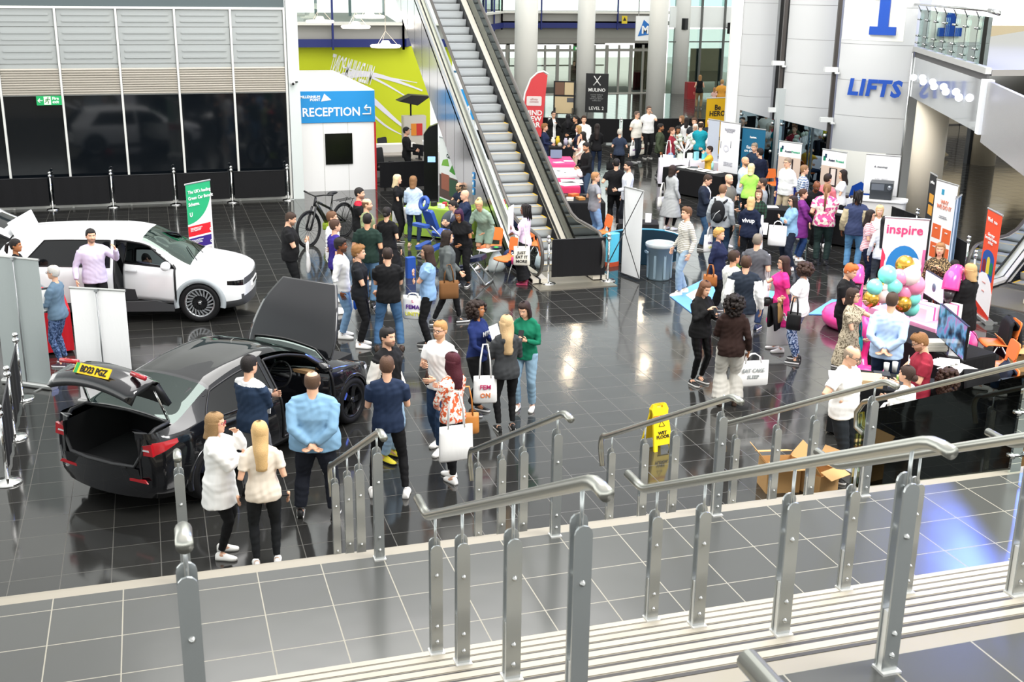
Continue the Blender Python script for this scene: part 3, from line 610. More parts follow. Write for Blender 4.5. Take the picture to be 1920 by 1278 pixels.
class Shell:
    """body surface from section tables: x forward, y left, z up, origin mid wheelbase on the ground"""
    SEG = [3, 3, 4, 4, 2, 8, 5, 5]
    def __init__(s, T, x0, x1, n):
        s.T = T; s.xs = [x0 + (x1 - x0) * i / n for i in range(n + 1)]; s.n = n; s.P = [s.section(x) for x in s.xs]; s.J = len(s.P[0])
        c = np.cumsum([0] + s.SEG); s.jb, s.jr = int(c[5]), int(c[6])
    def section(s, x):
        T = s.T; W, zb, zt, zbelt, yr, z5 = (tab(T[k], x) for k in ('W', 'zb', 'zt', 'belt', 'yr', 'z5'))
        c = [(0, zb), (.84 * W, zb), (.965 * W, zb + .10), (W, zb + (zbelt - zb) * .52), (.975 * W, zbelt - .09), (.93 * W, zbelt), (yr, z5), (yr * .55, z5 + (zt - z5) * .78), (0, zt)]
        o = []
        for k in range(8):
            m = s.SEG[k]; p0, p1, p2, p3 = c[max(k - 1, 0)], c[k], c[k + 1], (c[min(k + 2, 8)] if k < 7 else (-c[7][0], c[7][1]))
            for q in range(m):
                t = q / m
                if k in (0, 1, 4, 5): o.append((p1[0] + (p2[0] - p1[0]) * t, p1[1] + (p2[1] - p1[1]) * t))
                else: o.append(tuple(.5 * (2 * b_ + (-a + c_) * t + (2 * a - 5 * b_ + 4 * c_ - d_) * t * t + (-a + 3 * b_ - 3 * c_ + d_) * t ** 3) for a, b_, c_, d_ in zip(p0, p1, p2, p3)))
        return [V((x, y, z)) for y, z in o] + [V((x, 0, c[8][1]))]
    def build(s, reg):
        """reg(x, y, z, i, j) -> (part, material index) or None; y > 0 left"""
        out = {}
        for sg in (1, -1):
            for i in range(s.n):
                for j in range(s.J - 1):
                    q = [s.P[i][j], s.P[i + 1][j], s.P[i + 1][j + 1], s.P[i][j + 1]]; q = [V((p.x, p.y * sg, p.z)) for p in q]
                    c = (q[0] + q[1] + q[2] + q[3]) / 4; r_ = reg(c.x, c.y, c.z, i, j)
                    if r_ is None: continue
                    key = r_[0] if isinstance(r_[0], str) else r_[0]
                    out.setdefault(key, []).append((q if sg < 0 else q[::-1], r_[1]))
        return out
    def sidept(s, x, z, off=0.0):
        L_ = s.section(x); j0 = 3
        for j in range(j0, s.jr):
            a, c = L_[j], L_[j + 1]
            if a.z <= z <= c.z: t = (z - a.z) / max(c.z - a.z, 1e-6); return V((x, a.y + (c.y - a.y) * t + off, z))
        return V((x, L_[s.jb].y + off, z))
    def band(s, xs, z0, z1, sg, off=.006, rows=3):
        g = [[s.sidept(x, z0(x) + (z1(x) - z0(x)) * k / rows, off) for k in range(rows + 1)] for x in xs]
        g = [[V((p.x, p.y * sg, p.z)) for p in r] for r in g]
        q = [([g[a][k], g[a + 1][k], g[a + 1][k + 1], g[a][k + 1]], 0) for a in range(len(xs) - 1) for k in range(rows)]
        return q if sg < 0 else [(f[::-1], m) for f, m in q]
    def patch(s, j0, j1, x0, x1, sg, off=.004, n=24):
        """surface between section rows j0..j1 with slanted ends x0(z), x1(z)"""
        g = []
        for k in range(n + 1):
            r = []
            for j in range(j0, j1 + 1):
                xm = (x0(1.1) + x1(1.1)) / 2
                for _ in range(3): zz = s.section(xm)[j].z; xm = x0(zz) + (x1(zz) - x0(zz)) * k / n
                p = s.section(xm)[j]; r.append(V((p.x, (p.y + off) * sg, p.z)))
            g.append(r)
        q = [([g[a][k], g[a + 1][k], g[a + 1][k + 1], g[a][k + 1]], 0) for a in range(n) for k in range(j1 - j0)]
        s.edge = [g[0][i] for i in range(len(g[0]))] + [g[a][-1] for a in range(1, n + 1)] + [g[n][i] for i in range(len(g[0]) - 2, -1, -1)] + [g[a][0] for a in range(n - 1, -1, -1)]
        return q if sg < 0 else [(f[::-1], m) for f, m in q]
    def cap(s, end, bulge, skip, colour, cols=16):
        L_ = [s.P[end][j] for j in range(s.J)]; o = []; sx = -1 if end == 0 else 1
        for j in range(3, s.J - 1):
            p, q = L_[j], L_[j + 1]; zc = (p.z + q.z) / 2
            for c in range(cols):
                f0, f1 = 1 - 2 * c / cols, 1 - 2 * (c + 1) / cols
                P_ = lambda a, f: V((a.x + sx * bulge * (1 - f * f) * min(1, (a.y / .45)) , a.y * f, a.z))
                if skip(p.y * (f0 + f1) / 2, zc): continue
                w_ = [P_(p, f0), P_(p, f1), P_(q, f1), P_(q, f0)]; o.append((w_ if end == 0 else w_[::-1], colour(p.y * (f0 + f1) / 2, zc)))
        return o
def weld(quads, thick=0.0, M=None, inner=None, smooth=True):
    """quads -> B with shared vertices; with thick the patch becomes a panel of that depth"""
    b = B(); idx = {}; vs = []; fs = []; ms = []
    for q, mi in quads:
        f = []
        for p in q:
            k = (round(p.x, 4), round(p.y, 4), round(p.z, 4))
            if k not in idx: idx[k] = len(vs); vs.append(V(p))
            if not f or idx[k] != f[-1]: f.append(idx[k])
        if len(f) > 1 and f[0] == f[-1]: f.pop()
        if len(f) >= 3: fs.append(f); ms.append(mi)
    if thick:
        nr = [V((0, 0, 0)) for _ in vs]
        for f in fs:
            n_ = (vs[f[1]] - vs[f[0]]).cross(vs[f[2]] - vs[f[0]])
            for i in f: nr[i] += n_
        n0 = len(vs); vs += [v - (n_.normalized() * thick if n_.length > 1e-9 else V((0, 0, 0))) for v, n_ in zip(vs, nr)]
        edges = {}
        for f in fs:
            for a, c in zip(f, f[1:] + f[:1]): edges[(a, c)] = edges.get((a, c), 0) + 1
        base = list(fs)
        for f, m in zip(base, list(ms)): fs.append([i + n0 for i in f[::-1]]); ms.append(m if inner is None else inner)
        for (a, c) in list(edges):
            if (c, a) not in edges: fs.append([c, a, a + n0, c + n0]); ms.append(0 if inner is None else inner)
    if M is not None: vs = [M @ v for v in vs]
    for f, m in zip(fs, ms): pass
    b.v = [tuple(v) for v in vs]; b.f = fs; b.m = ms; b.s = [smooth] * len(fs); return b
def hinge(p, axis, ang): p = V(p); return Matrix.Translation(p) @ Matrix.Rotation(ang, 4, axis) @ Matrix.Translation(-p)
TYRE = mat('#141416', .7, 0, .3); RIMM = mat('#c9cbcd', .25, .95); GLOSSBLK = mat('#08080a', .12, 0, .6)
def wheel(root, x, y, r, w, spokes, rim, side):
    t = bpy.data.objects.new('wheel', None); COL.objects.link(t); t.parent = root; t.location = (x, y, r); t.rotation_euler = (0, 0, 0 if side < 0 else PI); t.empty_display_size = .1
    ri = r * .72
    def turn(prof, n=40):      # lathe about local y, outside towards -y
        return [[V((rr * math.cos(2 * PI * k / n), yy, rr * math.sin(2 * PI * k / n))) for k in range(n)] for rr, yy in prof]
    b = B(); b.loft(turn([(ri, -w * .42), (ri + .02, -w * .5), (r - .03, -w * .5), (r - .006, -w * .38), (r, -w * .2), (r, w * .2), (r - .006, w * .38), (r - .03, w * .5), (ri, w * .5)]), 0, True, False)
    b.obj('tyre', TYRE, t)
    b = B(); b.loft(turn([(ri + .004, -w * .44), (ri - .012, -w * .47), (ri - .03, -w * .36), (ri - .03, w * .4)]), 0, True, False); b.loft(turn([(ri - .02, 0), (.02, .0)]), 1, True, False)
    for k in range(spokes):
        a = 2 * PI * k / spokes
        if spokes < 8:
            p0, p1 = (.03, a), (ri - .01, a); wd0, wd1 = .06, .045
            u = V((math.cos(a), 0, math.sin(a))); v = V((-math.sin(a), 0, math.cos(a)))
            b.loft([[u * rr + v * s_ * wd + V((0, yy, 0)) for s_, yy in ((-1, -w * .2), (-.8, -w * dy), (.8, -w * dy), (1, -w * .2))] for rr, wd, dy in ((.04, .05, .40), (ri * .6, .055, .36), (ri - .015, .075, .42))], 1 if rim == 'dark' else 0, False)
        else:
            u0 = V((math.cos(a), 0, math.sin(a))); u1 = V((math.cos(a + .28), 0, math.sin(a + .28))); v = V((-math.sin(a), 0, math.cos(a)))
            b.loft([[p * rr + v * s_ * .016 + V((0, yy, 0)) for s_, yy in ((-1, -w * .3), (-1, -w * .44), (1, -w * .44), (1, -w * .3))] for p, rr in ((u0, ri * .52), (u1, ri - .012))], 0, False)
            b.loft([[p * rr + v * s_ * .012 + V((0, yy, 0)) for s_, yy in ((-1, -w * .25), (-1, -w * .38), (1, -w * .38), (1, -w * .25))] for p, rr in ((V((math.cos(a - .3), 0, math.sin(a - .3))), .05), (u0, ri * .55))], 1, False)
    b.loft(turn([(.055, -w * .38), (.05, -w * .46), (.001, -w * .47)], 20), 1 if rim == 'dark' else 1, True, False); b.ball((0, -w * .47, 0), .03, 10, 6, 0, (1, .3, 1))
    b.obj('rim', [RIMM if rim != 'dark' else mat('#3a3b3e', .35, .8), GLOSSBLK], t)
    return t
def arch_ring(root, x, y, z, r0, r1, m, side, name='wheel_arch'):
    b = B(); n = 28; rings = []
    for k in range(n + 1):
        a = -.22 + (PI + .44) * k / n; c, s_ = math.cos(a), math.sin(a)
        rings.append([V((x + rr * c, y + side * dy, z + rr * s_)) for rr, dy in ((r0, -.10), (r0, .012), (r1, .010), (r1 + .012, -.05))])
    b.loft(rings, 0, True, False); b.obj(name, m, root)
def seat(root, x, y, m, z0=.30):
    b = B(); b.rbox((x, y, z0 + .10), (.52, .50, .20), .08, 0, 'z'); M_ = Matrix.Rotation(R(-18), 3, 'Y')
    b.rbox((x - .30, y, z0 + .46), (.16, .50, .66), .06, 0, 'x', M=M_); b.rbox((x - .42, y, z0 + .87), (.12, .26, .18), .05, 0, 'x', M=M_); b.obj('seat', m, root)
def steering(root, x, y, z):
    b = B(); M_ = Matrix.Rotation(R(-65), 3, 'Y'); n = 24
    b.tube([V((x, y, z)) + M_ @ V((.18 * math.cos(2 * PI * k / n), .18 * math.sin(2 * PI * k / n), 0)) for k in range(n + 1)], .016, 8)
    b.tube([V((x, y, z)) + M_ @ V((0, -.17, 0)), V((x, y, z)), V((x, y, z)) + M_ @ V((0, .17, 0))], .022, 8); b.tube([V((x, y, z)), V((x + .35, y, z - .12))], .03, 8); b.obj('steering_wheel', mat('#151517', .5), root)
def mirror(root, x, y, z, m, side):
    b = B(); b.ball((x, y + side * .14, z + .04), .1, 14, 10, 0, (.75, 1.15, .72)); b.tube([(x + .03, y, z), (x, y + side * .1, z + .02)], .025, 8, 1); b.obj('wing_mirror', [m, BLACK], root)
CABIN = mat('#1b1b1d', .7); TINTG = glass((.35, .42, .40), 0, .5, key='cartint'); DARKG = mat('#0a0c0d', .03, 0, .6, coat=.3)

# ---- dark saloon with bonnet, boot and doors open
HEAD1 = R(45.3)
tes = thing('car', 'dark grey saloon car with bonnet and boot raised, parked in the foreground', 'car', (.76, 14.81, 0), HEAD1)
PT = mat('#17181c', .18, .5, .5, coat=1.0)
T = dict(
    W=[(-2.20, .76), (-2.1, .83), (-1.95, .88), (-1.7, .92), (-1.2, .925), (0, .92), (1.2, .925), (1.6, .90), (1.95, .80), (2.2, .64), (2.33, .45)],
    zb=[(-2.36, .40), (-2.25, .27), (-1.9, .20), (0, .17), (1.9, .18), (2.2, .22), (2.33, .34)],
    belt=[(-2.36, .86), (-2.2, .98), (-1.6, .99), (-.8, .95), (.4, .92), (1.1, .90), (1.5, .86), (1.9, .76), (2.2, .62), (2.33, .52)],
    zt=[(-2.36, .94), (-2.22, 1.10), (-1.85, 1.13), (-1.5, 1.22), (-1.0, 1.36), (-.5, 1.43), (-.1, 1.445), (.25, 1.41), (.6, 1.30), (1.15, 1.04), (1.35, .97), (1.8, .84), (2.15, .66), (2.33, .54)],
    yr=[(-2.36, .58), (-2.1, .74), (-1.7, .70), (-1.1, .60), (-.5, .58), (.2, .585), (.6, .62), (1.1, .72), (1.35, .74), (1.8, .66), (2.1, .52), (2.33, .38)],
    z5=[(-2.36, .91), (-2.22, 1.055), (-1.85, 1.06), (-1.5, 1.15), (-1.0, 1.29), (-.5, 1.365), (-.1, 1.38), (.25, 1.34), (.6, 1.235), (1.15, .985), (1.35, .93), (1.8, .80), (2.15, .63), (2.33, .52)])
S = Shell(T, -2.20, 2.33, 200); jb, jr = S.jb, S.jr; WB, WR = 1.4375, .335
def reg(x, y, z, i, j):
    ay = abs(y)
    for wx in (-WB, WB):
        if ay > .55 and math.hypot(x - wx, z - WR) < .375: return None
    if j < 3: return ('underbody', 0)
    top = j >= jr
    if top and 1.20 < x < 2.2: return ('hood', 0)
    if top and x < -1.86: return None
    if top and -1.83 < x < -1.14: return ('rear_window', 0)
    if top and -1.10 < x < .17: return ('glass_roof', 0)
    if top and .22 < x < 1.14: return ('windscreen', 0)
    side = jb <= j < jr
    if j >= 7 and -.12 < x < .98 and z > .30 and (side or j < jb) and x < .98 - max(0, (z - .93)) * 1.05: return None
    return ('body', 0)
pt = S.build(reg)
caps = S.cap(0, .11, lambda y, z: z > .63 and abs(y) < .56, lambda y, z: 0)
TAIL = mat('#a8101c', .15, 0, .6, coat=.5); HLAMP = mat('#dfe3e6', .1, .3)
bo = weld(pt['body'] + caps); bo.obj('body', [PT, BLACK, TAIL, HLAMP], tes)
weld(pt['underbody']).obj('underbody', BLACK, tes)
weld(pt['glass_roof']).obj('glass_roof', DARKG, tes); weld(pt['windscreen']).obj('windscreen', TINTG, tes); weld(pt['rear_window']).obj('rear_window', glass((.30, .36, .34), 0, .45, key='rearg'), tes)
XA, XB = (lambda z: -1.50 + max(0, z - .95) * 1.35), (lambda z: -.20)
for sg in (-1, 1):
    weld(S.patch(jb, jr - 1, XA, XB, sg)).obj('side_window', DARKG, tes)
    b = B(); b.tube(S.edge, .012, 6); b.obj('window_trim', BLACK, tes)
    weld(S.band(list(np.linspace(-2.198, -1.92, 10)), lambda x: .80 + (x + 2.198) * .36, lambda x: .945, sg)).obj('tail_lamp', TAIL, tes)
    b = B(); b.prism([(0, sg * .77, .80), (0, sg * .60, .79), (0, sg * .60, .90), (0, sg * .75, .94)], (-2.20, 0, 0), (-2.235, 0, 0)); b.prism([(0, sg * .72, .85), (0, sg * .62, .845), (0, sg * .62, .862), (0, sg * .71, .87)], (-2.235, 0, 0), (-2.24, 0, 0), 1); b.obj('tail_lamp', [TAIL, HLAMP], tes)
    b = B(); b.prism([(0, sg * .70, .47), (0, sg * .42, .46), (0, sg * .42, .49), (0, sg * .66, .51)], (-2.262, 0, 0), (-2.276, 0, 0)); b.obj('reflector', TAIL, tes)
    weld(S.band(list(np.linspace(1.86, 2.20, 10)), lambda x: .66 - (x - 1.86) * .12, lambda x: .72 - (x - 1.86) * .22, sg)).obj('head_lamp', HLAMP, tes)
hc = S.section(1.20); hz = hc[jr].z
weld(pt['hood'], .035, hinge((1.18, 0, hz), 'Y', R(-79)), 1).obj('bonnet', [PT, mat('#3a3b3d', .6)], tes)
for sd, ang in (('door_r', -62), ('door_l', 26)):
    sg = -1 if sd == 'door_r' else 1; M_ = hinge((.97, sg * .90, 0), 'Z', R(ang))
    X0, X1 = (lambda z: -.11), (lambda z: .97 - max(0, z - .93) * 1.05)
    b = B(); S.patch(7, jr - 1, X0, X1, sg, 0); b.tube(S.edge, .02, 6); b.obj('door_seal', BLACK, tes)
    d = weld(S.patch(7, jb, X0, X1, sg, .004), .07, M_, 1).obj('door', [PT, CABIN], tes)
    weld(S.patch(jb, jr - 1, X0, X1, sg, 0), .006, M_, 0).obj('door_window', TINTG, d)
    b = B(); b.tube([tuple(M_ @ p) for p in S.edge], .013, 6); b.obj('window_trim', BLACK, d)
    b = B(); b.rbox(M_ @ V((.12, sg * .945, .84)), (.20, .02, .035), .01, 0, 'x', M=Matrix.Rotation(R(ang), 3, 'Z')); b.obj('door_handle', PT, d)
    b = B(); c = M_ @ V((.86, sg * .93, .97)); b.ball(c, .1, 14, 10, 0, (.8, 1.2, .7)); b.obj('wing_mirror', PT, d)
# boot: tub, frame, lid with plate
b = B(); tub = [(-2.27, -.585), (-1.25, -.62), (-1.25, .62), (-2.27, .585)]
b.add([(x, y, .50) for x, y in tub] + [(x, y, 1.03 if x > -2 else .99) for x, y in tub], [[0, 1, 2, 3], [0, 4, 5, 1], [1, 5, 6, 2], [2, 6, 7, 3]]); b.add([(-2.27, -.585, .50), (-2.27, .585, .50), (-2.29, .585, .63), (-2.29, -.585, .63)], [[0, 1, 2, 3]])
b.obj('boot_lining', mat('#17181a', .95), tes)
b = B(); b.tube([(-1.84, -.66, 1.07), (-2.06, -.66, 1.06), (-2.20, -.63, .97), (-2.235, -.60, .80), (-2.265, -.50, .64), (-2.30, -.2, .63), (-2.30, .2, .63), (-2.265, .50, .64), (-2.235, .60, .80), (-2.20, .63, .97), (-2.06, .66, 1.06), (-1.84, .66, 1.07), (-1.82, 0, 1.10), (-1.84, -.66, 1.07)], .022, 8); b.obj('boot_seal', mat('#2b2c2e', .5), tes)
b = B(); b.box((-2.27, 0, .625), (.06, .8, .03)); b.obj('boot_sill', mat('#1a1b1c', .35), tes)
M_ = hinge((-1.80, 0, 1.10), 'Y', R(58)); M_ = Matrix.Translation((.02, 0, .20)) @ M_; prof = [(-1.82, 1.13), (-2.02, 1.135), (-2.16, 1.14), (-2.25, 1.15), (-2.30, 1.12), (-2.33, 1.03), (-2.37, .93), (-2.40, .86), (-2.36, .72)]
rings = [[V((x + (.10 if k > 2 else 0) * (yy / .7) ** 2, yy * (1 if k < 4 else .92), z - .05 * (yy / .7) ** 2)) for k, (x, z) in enumerate(prof)] for yy in np.linspace(-.70, .70, 15)]
quads = [([rings[a][k], rings[a + 1][k], rings[a + 1][k + 1], rings[a][k + 1]], 0) for a in range(14) for k in range(len(prof) - 1)]
lid = weld(quads, .06, M_, 1).obj('boot_lid', [PT, mat('#1d1e20', .6)], tes)
Mp = M_ @ Matrix.Translation((-2.418, 0, .895)) @ Matrix.Rotation(R(-21), 4, 'Y')
b = B(); b.box((0, 0, 0), (.012, .54, .12)); b.box((-.001, .235, 0), (.013, .05, .12), 1); b.v = [tuple(Mp @ V(v)) for v in b.v]; pl = b.obj('number_plate', [mat('#f2c21a', .4), mat('#2f9a4c', .4)], lid)
tx = text('BD23 PGZ', .105, BLACK, pl, (0, 0, 0), bold=.004, align='CENTER', name='lettering', sx=.85); mt = Mp @ Matrix.Translation((-.009, -.025, -.036)) @ Matrix(((0, 0, -1, 0), (-1, 0, 0, 0), (0, 1, 0, 0), (0, 0, 0, 1)))
tx.matrix_basis = mt @ Matrix.Diagonal((.85, 1, 1, 1))
for sg in (-1, 1):
    b = B(); q = M_ @ V((-2.05, sg * .60, 1.05)); b.tube([(-1.80, sg * .63, 1.05), tuple(q)], .018, 8); b.obj('lid_strut', CHROME, tes)
    b = B(); b.tube([tuple(M_ @ V((-2.31, sg * .42, 1.04))), tuple(M_ @ V((-2.33, sg * .66, 1.00)))], .03, 6); b.obj('tail_lamp', TAIL, lid)
for sx_ in (WB, -WB):
    for sg in (-1, 1):
        wheel(tes, sx_, sg * .80, WR, .235, 5, 'dark', sg); arch_ring(tes, sx_, sg * (.905 if sx_ > 0 else .915), WR, .355, .395, PT, sg)
b = B(); b.box((-.2, 0, .26), (2.9, 1.5, .1)); b.box((-1.2, 0, .75), (.1, 1.3, .9)); b.rbox((1.02, 0, .78), (.5, 1.48, .26), .08, 0, 'y'); b.obj('cabin_floor', CABIN, tes)
b = B(); b.box((.80, 0, .905), (.10, 1.44, .045)); b.obj('dashboard_trim', mat('#b99268', .5), tes); b = B(); b.box((.66, 0, .98), (.02, .38, .24), M=Matrix.Rotation(R(-8), 3, 'Y')); b.obj('touch_screen', mat('#20262c', .08), tes)
for x, y in ((.05, .38), (.05, -.38), (-.85, .38), (-.85, -.38)): seat(tes, x, y, mat('#1d1d20', .5))
steering(tes, .52, -.38, .90)
b = B(); b.box((1.70, 0, .55), (.95, 1.2, .2)); b.box((1.7, 0, .70), (.75, .9, .16)); b.obj('front_luggage_well', mat('#1a1b1c', .8), tes)
b = B(); q = S.section(-.45); b.box((-.55, 0, 1.44), (.55, .36, .004), M=Matrix.Rotation(R(9), 3, 'Y'))

# ---- white crossover with tailgate and front doors open
HEAD2 = R(-13); hd = V((math.cos(HEAD2), math.sin(HEAD2), 0))
ion = thing('car', 'white electric crossover car with raised tailgate beside the green striped banner', 'car', (-.66, 22.12, 0), HEAD2)
PW = mat('#f1f2f3', .25, 0, .5, coat=.8)
T = dict(
    W=[(-2.29, .70), (-2.2, .82), (-1.9, .90), (-1.5, .935), (0, .93), (1.5, .935), (1.9, .90), (2.15, .82), (2.28, .70), (2.345, .58)],
    zb=[(-2.29, .48), (-2.2, .34), (-1.8, .24), (0, .21), (1.8, .22), (2.25, .26), (2.345, .34)],
    belt=[(-2.29, .98), (-2.1, 1.05), (-1.2, 1.05), (0, 1.02), (1.2, .99), (1.6, .95), (2.0, .88), (2.25, .78), (2.345, .70)],
    zt=[(-2.29, 1.02), (-2.1, 1.20), (-1.85, 1.50), (-1.6, 1.58), (-.8, 1.61), (0, 1.605), (.45, 1.55), (.9, 1.33), (1.4, 1.06), (1.6, 1.02), (2.0, .95), (2.25, .86), (2.345, .76)],
    yr=[(-2.29, .60), (-2.0, .64), (-1.7, .62), (-.8, .62), (0, .625), (.45, .64), (.9, .70), (1.4, .78), (1.7, .76), (2.1, .68), (2.345, .52)],
    z5=[(-2.29, 1.0), (-2.1, 1.16), (-1.85, 1.43), (-1.6, 1.51), (-.8, 1.54), (0, 1.535), (.45, 1.475), (.9, 1.27), (1.4, 1.02), (1.6, .985), (2.0, .91), (2.25, .82), (2.345, .73)])
S2 = Shell(T, -2.20, 2.27, 200); jb, jr = S2.jb, S2.jr; WB2, WR2 = 1.5, .365
def reg2(x, y, z, i, j):
    ay = abs(y)
    for wx in (-WB2, WB2):
        if ay > .55 and math.hypot(x - wx, z - WR2) < .405: return None
    if j < 3: return ('body', 1)
    top = j >= jr; side = jb <= j < jr
    if top and x < -1.80: return None
    if top and .50 < x < 1.36: return ('windscreen', 0)
    if j >= 7 and .02 < x < 1.10 and z > .36 and not top and (j < jr - 1) and x < 1.10 - max(0, z - 1.0) * 1.25: return None
    if z < .38 and not top: return ('body', 1)
    if x > 2.2 and z < .50 and ay < .75: return ('body', 1)
    return ('body', 0)
pt = S2.build(reg2); caps = S2.cap(0, .10, lambda y, z: z > .80, lambda y, z: 1 if z < .5 else 0) + S2.cap(S2.n, .085, lambda y, z: False, lambda y, z: 1 if z < .46 or .64 < z < .745 else 0)
weld(pt['body'] + caps).obj('body', [PW, mat('#4a4b4d', .5), GLOSSBLK], ion)
weld(pt['windscreen']).obj('windscreen', glass((.45, .55, .50), 0, .55, key='wsg'), ion)
for sg in (-1, 1):
    weld(S2.patch(jb, jr - 1, lambda z: -1.62 + max(0, z - 1.03) * .95, lambda z: -.05, sg)).obj('side_window', mat('#0d0f11', .06, 0, .6), ion); b = B(); b.tube(S2.edge, .012, 6); b.obj('window_trim', BLACK, ion)
    weld(S2.band(list(np.linspace(2.0, 2.268, 10)), lambda x: .69 - (x - 2) * .16, lambda x: .76 - (x - 2) * .05, sg)).obj('head_lamp', GLOSSBLK, ion)

for sd, ang in (('door_r', -20), ('door_l', 42)):
    sg = -1 if sd == 'door_r' else 1; M_ = hinge((1.09, sg * .92, 0), 'Z', R(ang))
    X0, X1 = (lambda z: .03), (lambda z: 1.09 - max(0, z - 1.0) * 1.25)
    b = B(); S2.patch(7, jr - 1, X0, X1, sg, 0); b.tube(S2.edge, .02, 6); b.obj('door_seal', BLACK, ion)
    d = weld(S2.patch(7, jb, X0, X1, sg, .004), .06, M_, 1).obj('door', [PW, CABIN], ion)
    weld(S2.patch(jb, jr - 1, X0, X1, sg, 0), .006, M_, 0).obj('door_window', glass((.25, .30, .30), 0, .4, key='dwg'), d)
    b = B(); b.tube([tuple(M_ @ p) for p in S2.edge], .016, 6); b.obj('window_trim', BLACK, d)
    b = B(); b.rbox(M_ @ V((.22, sg * .945, .90)), (.24, .02, .045), .015, 0, 'x', M=Matrix.Rotation(R(ang), 3, 'Z')); b.obj('door_handle', mat('#dfe1e2', .3), d)
    b = B(); c = M_ @ V((.98, sg * 1.02, 1.06)); b.ball(c, .11, 14, 10, 0, (.8, 1.15, .75)); b.tube([tuple(M_ @ V((1.0, sg * .88, 1.02))), tuple(c)], .025, 6, 1); b.obj('wing_mirror', [PW, BLACK], d)
M_ = hinge((-1.78, 0, 1.56), 'Y', R(78)); prof = [(-1.80, 1.56), (-1.92, 1.42), (-2.02, 1.28), (-2.12, 1.14), (-2.22, 1.04), (-2.30, .98), (-2.33, .88), (-2.32, .76)]
rings = [[V((x + .06 * (yy / .62) ** 2, yy * (1 + .08 * k / 7), z - .03 * (yy / .62) ** 2)) for k, (x, z) in enumerate(prof)] for yy in np.linspace(-.64, .64, 13)]
q_ = [([rings[a][k], rings[a + 1][k], rings[a + 1][k + 1], rings[a][k + 1]], (2 if 0 < k < 3 and 1 < a < 10 else 0)) for a in range(12) for k in range(len(prof) - 1)]
lid = weld(q_, .06, M_, 1).obj('tailgate', [PW, mat('#2c2d30', .6), mat('#0d0f11', .06)], ion)
b = B(); b.box(tuple(M_ @ V((-1.86, 0, 1.60))), (.30, 1.22, .035), M=(Matrix.Rotation(R(78 - 10), 3, 'Y'))); b.obj('spoiler', PW, lid)
for sx_ in (WB2, -WB2):
    for sg in (-1, 1):
        wheel(ion, sx_, sg * .81, WR2, .245, 20, 'light', sg); arch_ring(ion, sx_, sg * .925, WR2, .375, .455, mat('#9fa6aa', .45), sg)
b = B(); b.box((-.2, 0, .30), (3.4, 1.55, .1)); b.box((-1.2, 0, .7), (.1, 1.4, .7)); b.rbox((1.15, 0, .84), (.5, 1.5, .26), .08, 0, 'y'); b.obj('cabin_floor', CABIN, ion)
for x, y in ((.15, .40), (.15, -.40), (-.85, .40), (-.85, -.40)): seat(ion, x, y, mat('#2b2b2e', .6), .36)
steering(ion, .66, -.40, .98)
for sg in (-1, 1):
    b = B(); b.prism([(-1.05, sg * .94, .22), (1.05, sg * .94, .22), (1.05, sg * .94, .33), (.75, sg * .94, .42), (-1.05, sg * .94, .36)], (0, 0, 0), (0, sg * -.04, 0))
    b.obj('sill_trim', mat('#3b3c3e', .5), ion)
b = B(); b.box((2.35, 0, .58), (.02, .52, .11)); b.box((2.362, 0, .58), (.004, .40, .05), 1); b.obj('number_plate', [WHITE, DGREY], ion)
b = B(); b.tube([(1.42, -.5, 1.06), (1.15, .05, 1.20)], .008, 5); b.tube([(1.42, .1, 1.07), (1.15, .55, 1.18)], .008, 5); b.obj('wiper', BLACK, ion)
# ================================================================== people
# ---- head template: local, faces -Y, chin at z=-.118, crown at +.118
HL = [(.116, .016, .016, .030), (.108, .036, .036, .052), (.098, .052, .055, .068), (.085, .062, .070, .082), (.070, .069, .081, .092), (.055, .073, .088, .097), (.042, .0755, .0915, .099), (.032, .0765, .0930, .0995), (.024, .077, .0942, .0995), (.016, .077, .0940, .099), (.009, .077, .0925, .098), (.002, .0765, .0920, .097), (-.005, .076, .0925, .0955), (-.013, .0752, .0935, .0935), (-.021, .0745, .0942, .091), (-.029, .0737, .0946, .088), (-.037, .0728, .0945, .084), (-.044, .0716, .0942, .080), (-.051, .070, .0940, .076), (-.057, .0685, .0940, .072), (-.063, .0665, .0938, .068), (-.070, .064, .0930, .064), (-.078, .060, .0922, .058), (-.088, .054, .0905, .050), (-.099, .045, .0870, .040), (-.109, .033, .0780, .026), (-.116, .016, .060, .008)]
NT = 40
def _theta():
    o = []
    for k in range(NT):
        u = k / NT * 2 - 1; o.append(PI * (abs(u) ** 1.45) * (1 if u > 0 else -1))
    return o                                    # 0 = front, dense there
TH = _theta()
def head_grid():
    g = []
    for z, a, yf, yb in HL:
        r = []
        for t in TH:
            sx_, cx_ = math.sin(t), math.cos(t)
            x = a * (abs(sx_) ** .86) * (1 if sx_ > 0 else -1); y = -(yf * cx_ if cx_ > 0 else yb * cx_)
            if cx_ > 0:
                ax = abs(x)
                prof = max(0, min(1, (.016 - z) / .048)) if z > -.034 else max(0, 1 - (-.034 - z) / .012)
                y -= .024 * math.exp(-(ax / (.009 + .008 * prof)) ** 2) * prof
                y += .009 * math.exp(-((ax - .032) / .015) ** 2 - ((z - .001) / .013) ** 2)
                y -= .004 * math.exp(-((z - .021) / .008) ** 2 - (ax / .05) ** 4)
                y -= .005 * math.exp(-((z + .062) / .009) ** 2 - (ax / .022) ** 2)
                y -= .005 * math.exp(-((z + .104) / .012) ** 2 - (ax / .022) ** 2)
            r.append(V((x, y, z)))
        g.append(r)
    return g
HG = head_grid(); NL = len(HG)
HFACE = []
for i in range(NL - 1):
    for j in range(NT):
        k = (j + 1) % NT; HFACE.append((i, j, [i * NT + j, (i + 1) * NT + j, (i + 1) * NT + k, i * NT + k]))
